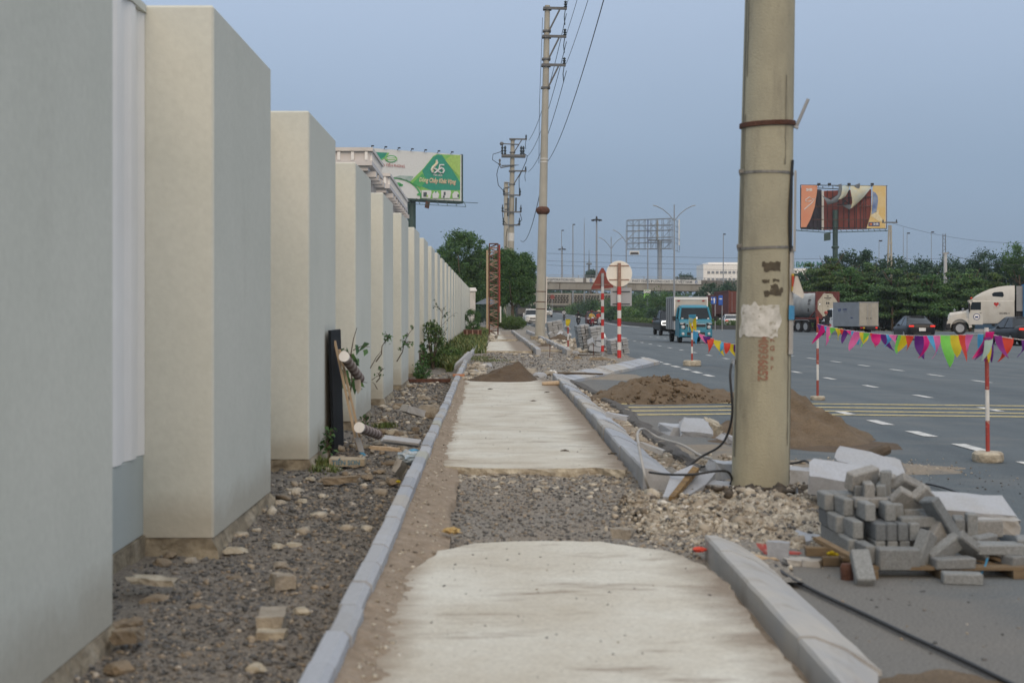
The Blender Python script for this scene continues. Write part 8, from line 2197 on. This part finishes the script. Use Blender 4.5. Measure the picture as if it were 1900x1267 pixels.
tree('tall airy tree with sky showing through at the right edge', p, 5.4, .15, [(0, 0, 7.3, 1.6, 1.5, 1.2), (.9, 0, 6.3, 1.5, 1.4, 1.0), (-.9, .2, 6.1, 1.1, 1.3, .8)], 5200, 110, .17, .17, M_leafA, group='dark trees behind the layered row', nm='airy_tree', shell=.9)
for i, (u, y, h, w) in enumerate(((1500, 136, 2.4, 3), (1545, 134, 2.8, 3), (1600, 130, 3.0, 3), (1640, 129, 3.0, 3), (1685, 130, 2.8, 3), (1730, 129, 2.6, 3), (1775, 130, 3.0, 3), (1830, 132, 3.4, 4), (1885, 133, 3.4, 4))):
    p = atd(u, y, z=-.3); shrub('dense dark undergrowth shrub ' + ('behind the tank lorry', 'behind the white cab of the grey van', 'behind the rear of the grey van', 'right of the grey van', 'left behind the black sedan', 'right behind the black sedan', 'before the bonnet of the white tractor', 'behind the white tractor cab', 'behind the blue container')[i], p, w, w * .5, h, 5000, .20, M_leafB, 'undergrowth_shrub', 'undergrowth beneath the right trees', 90)
for i, (u, y, vt) in enumerate(((1330, 200, 528), (1362, 215, 526), (1478, 170, 520))):
    p = atd(u, y, z=rise(y)); H_ = EYE - (vt - VV) * y / FPX - p.z
    tree(('bushy tree behind the blue lane signs', 'bushy tree behind the maroon container', 'bushy tree behind the tank lorry')[i], p, H_ * .4, .2, [(0, 0, H_ * .6, 3.2, 3, H_ * .42)], 7000, 130, .3, .28, M_leafB)
# far wood beyond the flyover, read as one mass
n = 60000
x = RNG.uniform(-120, 560, n); y = RNG.uniform(395, 450, n)
hgt = 6.5 + 3.5 * np.sin(x * .11) * np.sin(x * .043 + 1) + 1.5 * np.sin(x * .4 + y)
z = RNG.random(n) ** .7 * hgt + 1.0
inst('far_wood', leafmesh('far_wood', np.stack([x, y, z], 1), RNG.uniform(1.0, 2.4, n), M_leafB), None)['kind'] = 'stuff'
p = atd(1097, 400, z=2); tree('single dark tree showing over the flyover left of the tall light mast', p, 8, .3, [(0, 0, 9.8, 2.0, 2, 2.0), (1.6, 0, 9.2, 1.4, 2, 1.4)], 2500, 60, .35, .5, M_leafB)
for i, (u, vt) in enumerate(((1272, 511), (1430, 505))):
    p = atd(u, 430, z=2); tree(('low tree crown showing over the flyover near the street lamp', 'low tree crown in front of the works building')[i], p, 7, .3, [(0, 0, EYE - (vt - VV) * 430 / FPX - 4, 3.5, 2, 2.2)], 2000, 50, .4, .55, M_leafB)

# ---- weeds along the wall
def blades(name, pos, h, m, w=.012):
    """Tufts of bent grass blades as one mesh: two quads per blade."""
    n = len(pos); a = RNG.uniform(0, 2 * PI, n); ln = RNG.uniform(.15, .8, n) * h
    d = np.stack([np.cos(a), np.sin(a), np.zeros(n)], 1); s_ = np.stack([-np.sin(a), np.cos(a), np.zeros(n)], 1) * (w * RNG.uniform(.6, 1.4, n))[:, None]
    up = np.array([0, 0, 1.0])
    b0 = pos; b1 = pos + d * (ln * .35)[:, None] + up * (h * .6)[:, None]; b2 = pos + d * ln[:, None] + up * (h * .85)[:, None]
    v = np.stack([b0 - s_, b0 + s_, b1 + s_ * .8, b1 - s_ * .8, b2 + s_ * .1, b2 - s_ * .1], 1).reshape(-1, 3)
    i = np.arange(n)[:, None] * 6
    f = np.concatenate([i + np.array([0, 1, 2, 3]), i + np.array([3, 2, 4, 5])], 0)
    return fastmesh(name, v, f, m)
n = 10000
y = 34 + 24 * RNG.random(n) ** 1.3; xw_ = -1.765 + .0062 * y; t_ = RNG.random(n)
x = xw_ + .05 + t_ * (np.interp(y, [q[0] for q in LK], [q[1] for q in LK]) - .25 - xw_ - .05) * np.clip(1.15 - (y - 33) * .01, .5, 1)
keep = np.array([mnoise.noise((a * 1.2, b_ * .5, 2)) > -.15 for a, b_ in zip(x, y)])
x, y = x[keep], y[keep]
inst('verge_grass', blades('verge_grass', np.stack([x, y, np.full(len(x), -.02)], 1), RNG.uniform(.08, .38, len(x)), M_grass, .016), None)['kind'] = 'stuff'
n = 9000; y = 46 + 60 * RNG.random(n); x = -1.765 + .0062 * y + .1 + RNG.random(n) ** 1.5 * 1.5
inst('verge_grass', blades('verge_grass', np.stack([x, y, np.full(n, .02)], 1), RNG.uniform(.1, .4, n), M_grass, .025), None)['kind'] = 'stuff'
n = 2600; cl_ = RNG.integers(0, 9, n)
cc = np.array([(-.25, 40.5), (-.05, 42), (.2, 39), (-1.5, 12.9), (-1.66, 13.6), (-1.66, 13.4), (-1.3, 17.9), (.1, 44), (1.0, 64)])[cl_]
pp_ = np.concatenate([cc + RNG.normal(size=(n, 2)) * np.where(cl_ > 6, .35, np.where(cl_ < 3, .3, .07))[:, None], np.where(cl_ < 3, .06, -.04)[:, None]], 1)
inst('grass_tufts', blades('grass_tufts', pp_, RNG.uniform(.03, .10, n), M_grass, .005), None)['kind'] = 'stuff'
p = at(806, 690, 0); p = Vector((wallx(p.y) + .26, p.y + 2, 0))
shrub('leafy bush growing out of the weeds against the wall', p, .30, .45, 1.25, 2200, .065, M_leafC, 'wall_bush', 'bushes along the wall', 80)
p = Vector((wallx(31) + .18, 31, 0)); shrub('bush hugging the pier left of the leafy bush', p, .12, .25, .75, 500, .06, M_leafA, 'wall_bush', 'bushes along the wall', 40)
p = Vector((wallx(30) + .22, 30.3, -.02)); shrub('low weed clump at the foot of the wall before the leafy bush', p, .2, .3, .32, 700, .05, M_leafA, 'wall_bush', 'bushes along the wall', 50)
p = Vector((wallx(41) + .5, 40, 0)); shrub('low bush in the grass farther along the wall', p, .35, .8, .45, 1600, .07, M_leafC, 'wall_bush', 'bushes along the wall', 60)
p = Vector((wallx(92) + .5, 92, 0)); shrub('dark bush at the far end of the wall by the drainpipe', p, .6, 1.2, 1.6, 2500, .10, M_leafA, 'wall_bush', 'bushes along the wall', 60)
# thin twiggy plant
def twig(label, p, h, nb, lean, nleaf, size, m, seed, nm='twiggy_plant'):
    rnd = random.Random(seed); t = thing(nm, label, 'plant', p, 0, 'plants growing from the wall'); b = MB(); tips = []
    base = [Vector((lean * q * h + .03 * math.sin(7 * q), .0, h * q)) for q in (0, .3, .6, .85, 1)]
    b.tube(base, [.012, .010, .008, .006, .004], 5)
    for k in range(nb):
        q = rnd.uniform(.25, 1); s0 = Vector((lean * q * h, 0, h * q)); a = rnd.uniform(0, 2 * PI); L_ = h * rnd.uniform(.15, .35)
        s1 = s0 + Vector((math.cos(a) * L_, math.sin(a) * L_ * .6, L_ * rnd.uniform(.1, .8))); b.tube([s0, s0.lerp(s1, .5) + Vector((0, 0, .03)), s1], [.006, .005, .003], 4)
        for _ in range(max(1, nleaf // nb)): tips.append(tuple(s0.lerp(s1, rnd.uniform(.3, 1.05)) + Vector((rnd.gauss(0, .03), rnd.gauss(0, .03), rnd.gauss(0, .03)))))
    b.build('stem', M_bark, t)
    inst('leaves', leafmesh('leaves', np.array(tips), RNG.uniform(.7, 1.3, len(tips)) * size, m), t)
twig('tall twiggy plant with sparse leaves against the pale wall', Vector((wallx(40) + .35, 38, 0)), 1.62, 14, .03, 70, .07, M_leafB, 3)
twig('sprig of dark leaves growing out between the fifth and sixth piers', Vector((wallx(21) - .02, 20.95, .72)), .40, 6, .5, 26, .07, M_leafA, 5)
twig('leafy sprig growing out of the wall left of the bush', Vector((wallx(25.6) - .02, 25.6, .55)), .62, 8, .45, 44, .08, M_leafA, 7)
twig('lower sprig below the dark leaves of the fifth pier', Vector((wallx(21) - .02, 21, .40)), .22, 4, .5, 14, .06, M_leafA, 8)
twig('broad leaved creeper behind the striped rolls', Vector((-1.66, 16.6, .35)), .95, 9, .10, 30, .17, M_leafA, 9)
twig('small plant at the foot of the fourth pier', Vector((wallx(18) + .1, 17.6, -.03)), .16, 5, .2, 26, .07, M_leafC, 11)
twig('weed at the corner below the black board', Vector((wallx(13.8) + .08, 13.85, -.05)), .30, 7, .1, 46, .07, M_leafA, 12)
for i, (u, v, du, dv) in enumerate(((687, 683, 22, -34), (690, 705, 18, -8), (700, 722, -10, -14))):
    b = MB(); a = atd(u, 18.4, v); c = atd(u + du, 18.3, v + dv); b.tube([a, a.lerp(c, .5) + Vector((0, 0, .02)), c], [.006, .005, .002], 4); tag(b.build('dry_stalk', M_bark), 'dry stalk sticking out beside the fourth pier', 'stalk', 'dry stalks by the fourth pier')

# ================================================================ loose stone spread over the ground
def scatter(name, n, xy, zf, s0, s1, m, flat=.65, pw=2.2, kind='stuff', sink=.25):
    x, y = xy(n)
    z = np.array([zf(a, b_) for a, b_ in zip(x, y)])
    sz = s0 + (s1 - s0) * RNG.random(len(x)) ** pw
    o = inst(name, stones(name, np.stack([x, y, z + sz * sink], 1), sz, m, flat), None); o['kind'] = kind
LKy, LKx = [q[0] for q in LK], [q[1] for q in LK]
def xy_verge(y0, y1, pw=1.0):
    def f(n):
        y = y0 + (y1 - y0) * RNG.random(n) ** pw
        a = -1.765 + .0062 * y + .02; b_ = np.interp(y, LKy, LKx) - .03
        inbay = RNG.random(n) < .12
        return np.where(inbay, a - RNG.random(n) * .4, a + (b_ - a) * RNG.random(n)), y
    return f
scatter('verge_gravel', 17000, xy_verge(4.2, 12, 1.5), zleft, .004, .016, M_gravelstones, .7, 2.6)
scatter('verge_gravel', 700, xy_verge(4.2, 12, 1.3), zleft, .012, .028, M_gravelstones, .6, 2.0)
scatter('verge_gravel', 9000, xy_verge(10, 30, 1.3), zleft, .006, .026, M_gravelstones, .7, 2.6)
scatter('verge_rubble', 380, xy_verge(9, 33, 1), zleft, .02, .075, M_palerubble, .6, 2.5)
scatter('trench_stones', 6500, lambda n: (RNG.uniform(-.28, 1.45, n), 8.0 + 4.0 * RNG.random(n)), ztrench, .004, .016, M_gravelstones, .7, 2.6)
scatter('trench_rubble', 500, lambda n: (RNG.uniform(-.3, 1.45, n), 12.05 - np.abs(RNG.normal(size=n)) * .5), ztrench, .006, .045, M_palerubble, .6, 3.0, sink=-.1)
scatter('forecourt_stones', 4500, lambda n: (RNG.uniform(-.4, 3.8, n), 28.6 + 18 * RNG.random(n)), lambda a, b_: zgrav(a, b_), .008, .03, M_gravelstones, .7, 3)
scatter('forecourt_rubble', 260, lambda n: (RNG.uniform(-.5, 4.8, n), 28 + 19 * RNG.random(n)), lambda a, b_: zgrav(a, b_), .02, .10, M_palerubble, .5, 3)
scatter('kerbside_rubble', 150, lambda n: (RNG.uniform(-.42, .1, n), 27.5 + 9 * RNG.random(n)), lambda a, b_: zgrav(a, b_), .04, .13, M_palerubble, .6, 2)
def xy_mound(n):
    a = RNG.uniform(0, 2 * PI, n); r = np.sqrt(RNG.random(n)) * 1.05
    x, y = 2.05 + np.cos(a) * r * 1.0, 9.85 + np.sin(a) * r * 1.25
    k = np.hypot(x - 1.72, y - 10.95) > .40
    return x[k], y[k]
scatter('pole_rubble', 3200, xy_mound, zpole, .004, .024, M_palerubble, .9, 3.2, sink=-.2)
scatter('pole_rubble', 160, xy_mound, zpole, .02, .075, M_palerubble, .9, 2.5, sink=-.3)
scatter('mound_grit', 2200, xy_mound, zpole, .004, .020, M_gravelstones, .8, 2.4)
scatter('kerb_end_rubble', 2600, lambda n: (1.38 + RNG.normal(size=n) * .22, 9.3 + RNG.normal(size=n) * .55), lambda a, b_: max(zpole(a, b_), ztrench(a, b_)), .004, .028, M_palerubble, .8, 3.0, sink=-.1)
scatter('dark_clods', 170, lambda n: (2.25 + RNG.normal(size=n) * .30, 10.3 + RNG.normal(size=n) * .16), zpole, .010, .06, mat('dark_clod', (.07, .058, .046), rough=1, scale=20, var=.4), .8, 2)
scatter('gutter_rubble', 800, lambda n: (RNG.uniform(1.68, 2.05, n), 11.3 + 17 * RNG.random(n) ** 1.4), zgut, .008, .05, M_palerubble, .6, 2.6)
scatter('roadside_rubble', 900, lambda n: (2.35 + RNG.normal(size=n) * .28, 12.6 + RNG.normal(size=n) * .5), lambda a, b_: .012, .008, .045, M_palerubble, .6, 2.4)
scatter('road_grit', 1500, lambda n: (3.4 + RNG.normal(size=n) * .5, 13.0 + RNG.normal(size=n) * .32), lambda a, b_: gz(a, b_) + .004, .004, .018, M_palerubble, .6, 2.4)
scatter('road_grit', 1200, lambda n: (RNG.uniform(1.7, 5.5, n), 4.6 + 8 * RNG.random(n)), lambda a, b_: gz(a, b_), .003, .012, M_gravelstones, .6, 3)
scatter('white_grit', 260, lambda n: (3.15 + RNG.normal(size=n) * .12, 8.55 + RNG.normal(size=n) * .12), lambda a, b_: .004, .008, .03, M_palerubble, .7, 2)
scatter('slab_crumbs', 420, lambda n: (RNG.uniform(-.3, 1.25, n), np.where(RNG.random(n) < .5, 4.4 + 3.6 * RNG.random(n), 12.2 + 15 * RNG.random(n))), lambda a, b_: .10, .002, .009, M_gravelstones, .5, 3)
scatter('ridge_crumbs', 1600, lambda n: (RNG.uniform(-.50, -.26, n) , 4.4 + 22 * RNG.random(n) ** 1.6), zridge, .003, .014, M_palerubble, .7, 3)
scatter('far_rubble', 700, lambda n: (RNG.uniform(2.6, 5.0, n), 47 + 20 * RNG.random(n)), lambda a, b_: zgrav(a, b_) + .02, .05, .16, M_palerubble, .7, 2)
scatter('far_rubble', 400, lambda n: (RNG.uniform(-1.0, .8, n), 60 + 36 * RNG.random(n)), lambda a, b_: .06, .05, .2, M_palerubble, .5, 2.5)
scatter('heap_clods', 500, lambda n: (3.1 + RNG.normal(size=n) * .55, 22.6 + RNG.normal(size=n) * .5), lambda a, b_: .03 + .36 * math.exp(-((a - 3.0) / .8) ** 2 - ((b_ - 22.9) / .8) ** 2), .012, .05, M_sand, .7, 2.5)

# ================================================================ stacks of pavers farther along
M_paver = mat('pale_grey_paver', orand=.14, col=(.33, .34, .35), rough=.85, scale=3, var=.14)
M_paverd = mat('bluish_paver', (.21, .24, .27), rough=.85, scale=3, var=.14)
def paver_stack(label, u, v, wpx, hpx, lean, nx, nz, ny=2, rz=0, m=M_paver, side=0):
    """A leaning block of pavers; every paver is a part."""
    p = at(u, v, .06); k = p.y / FPX
    w, h = wpx * k, hpx * k
    t = thing('paver_stack', label, 'paver stack', p, group='stacks of pavers beside the road'); t.rotation_euler = (0, R(lean), R(rz))
    bw, bh, bd = w / nx, h / nz, .5
    b = MB(); b.box((0, 0, 0), (bw * .965, bd, bh * .92), bev=.012); me = b.mesh('paver', m)
    b = MB(); b.box((0, 0, 0), (bw * .965, bd, bh * .92), bev=.012); me2 = b.mesh('paver', M_paverd)
    for j in range(nz):
        for i in range(nx):
            for q in range(ny):
                first = i < side
                inst('paver', me2 if first else me, t, (-w / 2 + (i + .5) * bw + random.uniform(-.012, .012), q * bd * 1.02 + random.uniform(-.025, .025), (j + .5) * bh), (0, 0, R(random.uniform(-1, 1))))
    return t
paver_stack('leaning paver stack at the far right, just right of the round sign post', 1150, 658, 33, 30, -9, 3, 7, 2, 4)
paver_stack('tall leaning paver stack right of the gap, between the two striped posts', 1112, 652, 24, 47, -9, 2, 9, 2, 2)
paver_stack('tall leaning paver stack with dark bluish bricks on its left', 1087, 651, 23, 49, -9, 3, 9, 2, 2, side=1)
paver_stack('leaning paver stack farthest away, right of the slim pole', 1034, 629, 28, 34, -10, 3, 8, 2, 3)
for i in range(26):
    if i < 13: u, v = random.uniform(1022, 1054), random.uniform(621, 633)
    else: u, v = random.uniform(1095, 1118), random.uniform(640, 657)
    p = at(u, v, .06); b = MB(); b.box((0, 0, 0), (.42, .22, .20), bev=.012)
    o = b.build('paver', M_paver, loc=(p.x, p.y, .12 + random.uniform(0, .45)), rot=(random.uniform(-.6, .6), random.uniform(-.8, .8), random.uniform(0, 3)))
    tag(o, ('loose paver tumbled in front of the farthest leaning stack' if i < 13 else 'loose paver in the broken gap before the tall leaning stacks'), 'paver', ('pavers fallen by the farthest stack' if i < 13 else 'pavers fallen between the tall stacks'))
p = at(1040, 634, .05); heap('sand_heap', 'small brown sand heap beyond the planting kerb', p.x, p.y, .9, 1.2, .4, M_sand_dark, 4.4).location.z = .05
p = at(1013, 646, .05); heap('sand_heap', 'low brown sand heap between the two planting kerbs', p.x, p.y, .6, .8, .22, M_sand_dark, 6.4).location.z = .05
# fallen red and white poles by the stacks
for i, (u0, v0, u1, v1) in enumerate(((1070, 625, 1078, 640), (1121, 620, 1131, 652))):
    a, c = atd(u0, 58, v0), atd(u1, 57, v1); t = thing('striped_stick', ('slanting red and white stick left of the tall paver stacks', 'slanting white stick leaning between the paver stacks')[i], 'marker pole', a)
    for k in range(4): b = MB(); b.tube([(c - a) * (k / 4), (c - a) * ((k + 1) / 4)], .04, 6); b.build('red_band' if (k % 2 and i == 0) else 'white_band', M_red if (k % 2 and i == 0) else M_whiteband, t)

# ================================================================ light evening haze
hm = bpy.data.materials.new('thin_haze'); hm.use_nodes = True
hn = hm.node_tree; hn.nodes.remove(hn.nodes['Principled BSDF'])
hv = hn.nodes.new('ShaderNodeVolumePrincipled'); hv.inputs['Color'].default_value = (.72, .80, .90, 1); hv.inputs['Density'].default_value = .00022
hn.links.new(hv.outputs[0], hn.nodes['Material Output'].inputs['Volume'])
b = MB(); b.box((0, 480, 16.5), (2100, 1100, 37)); hz = b.build('haze', hm); hz['kind'] = 'stuff'
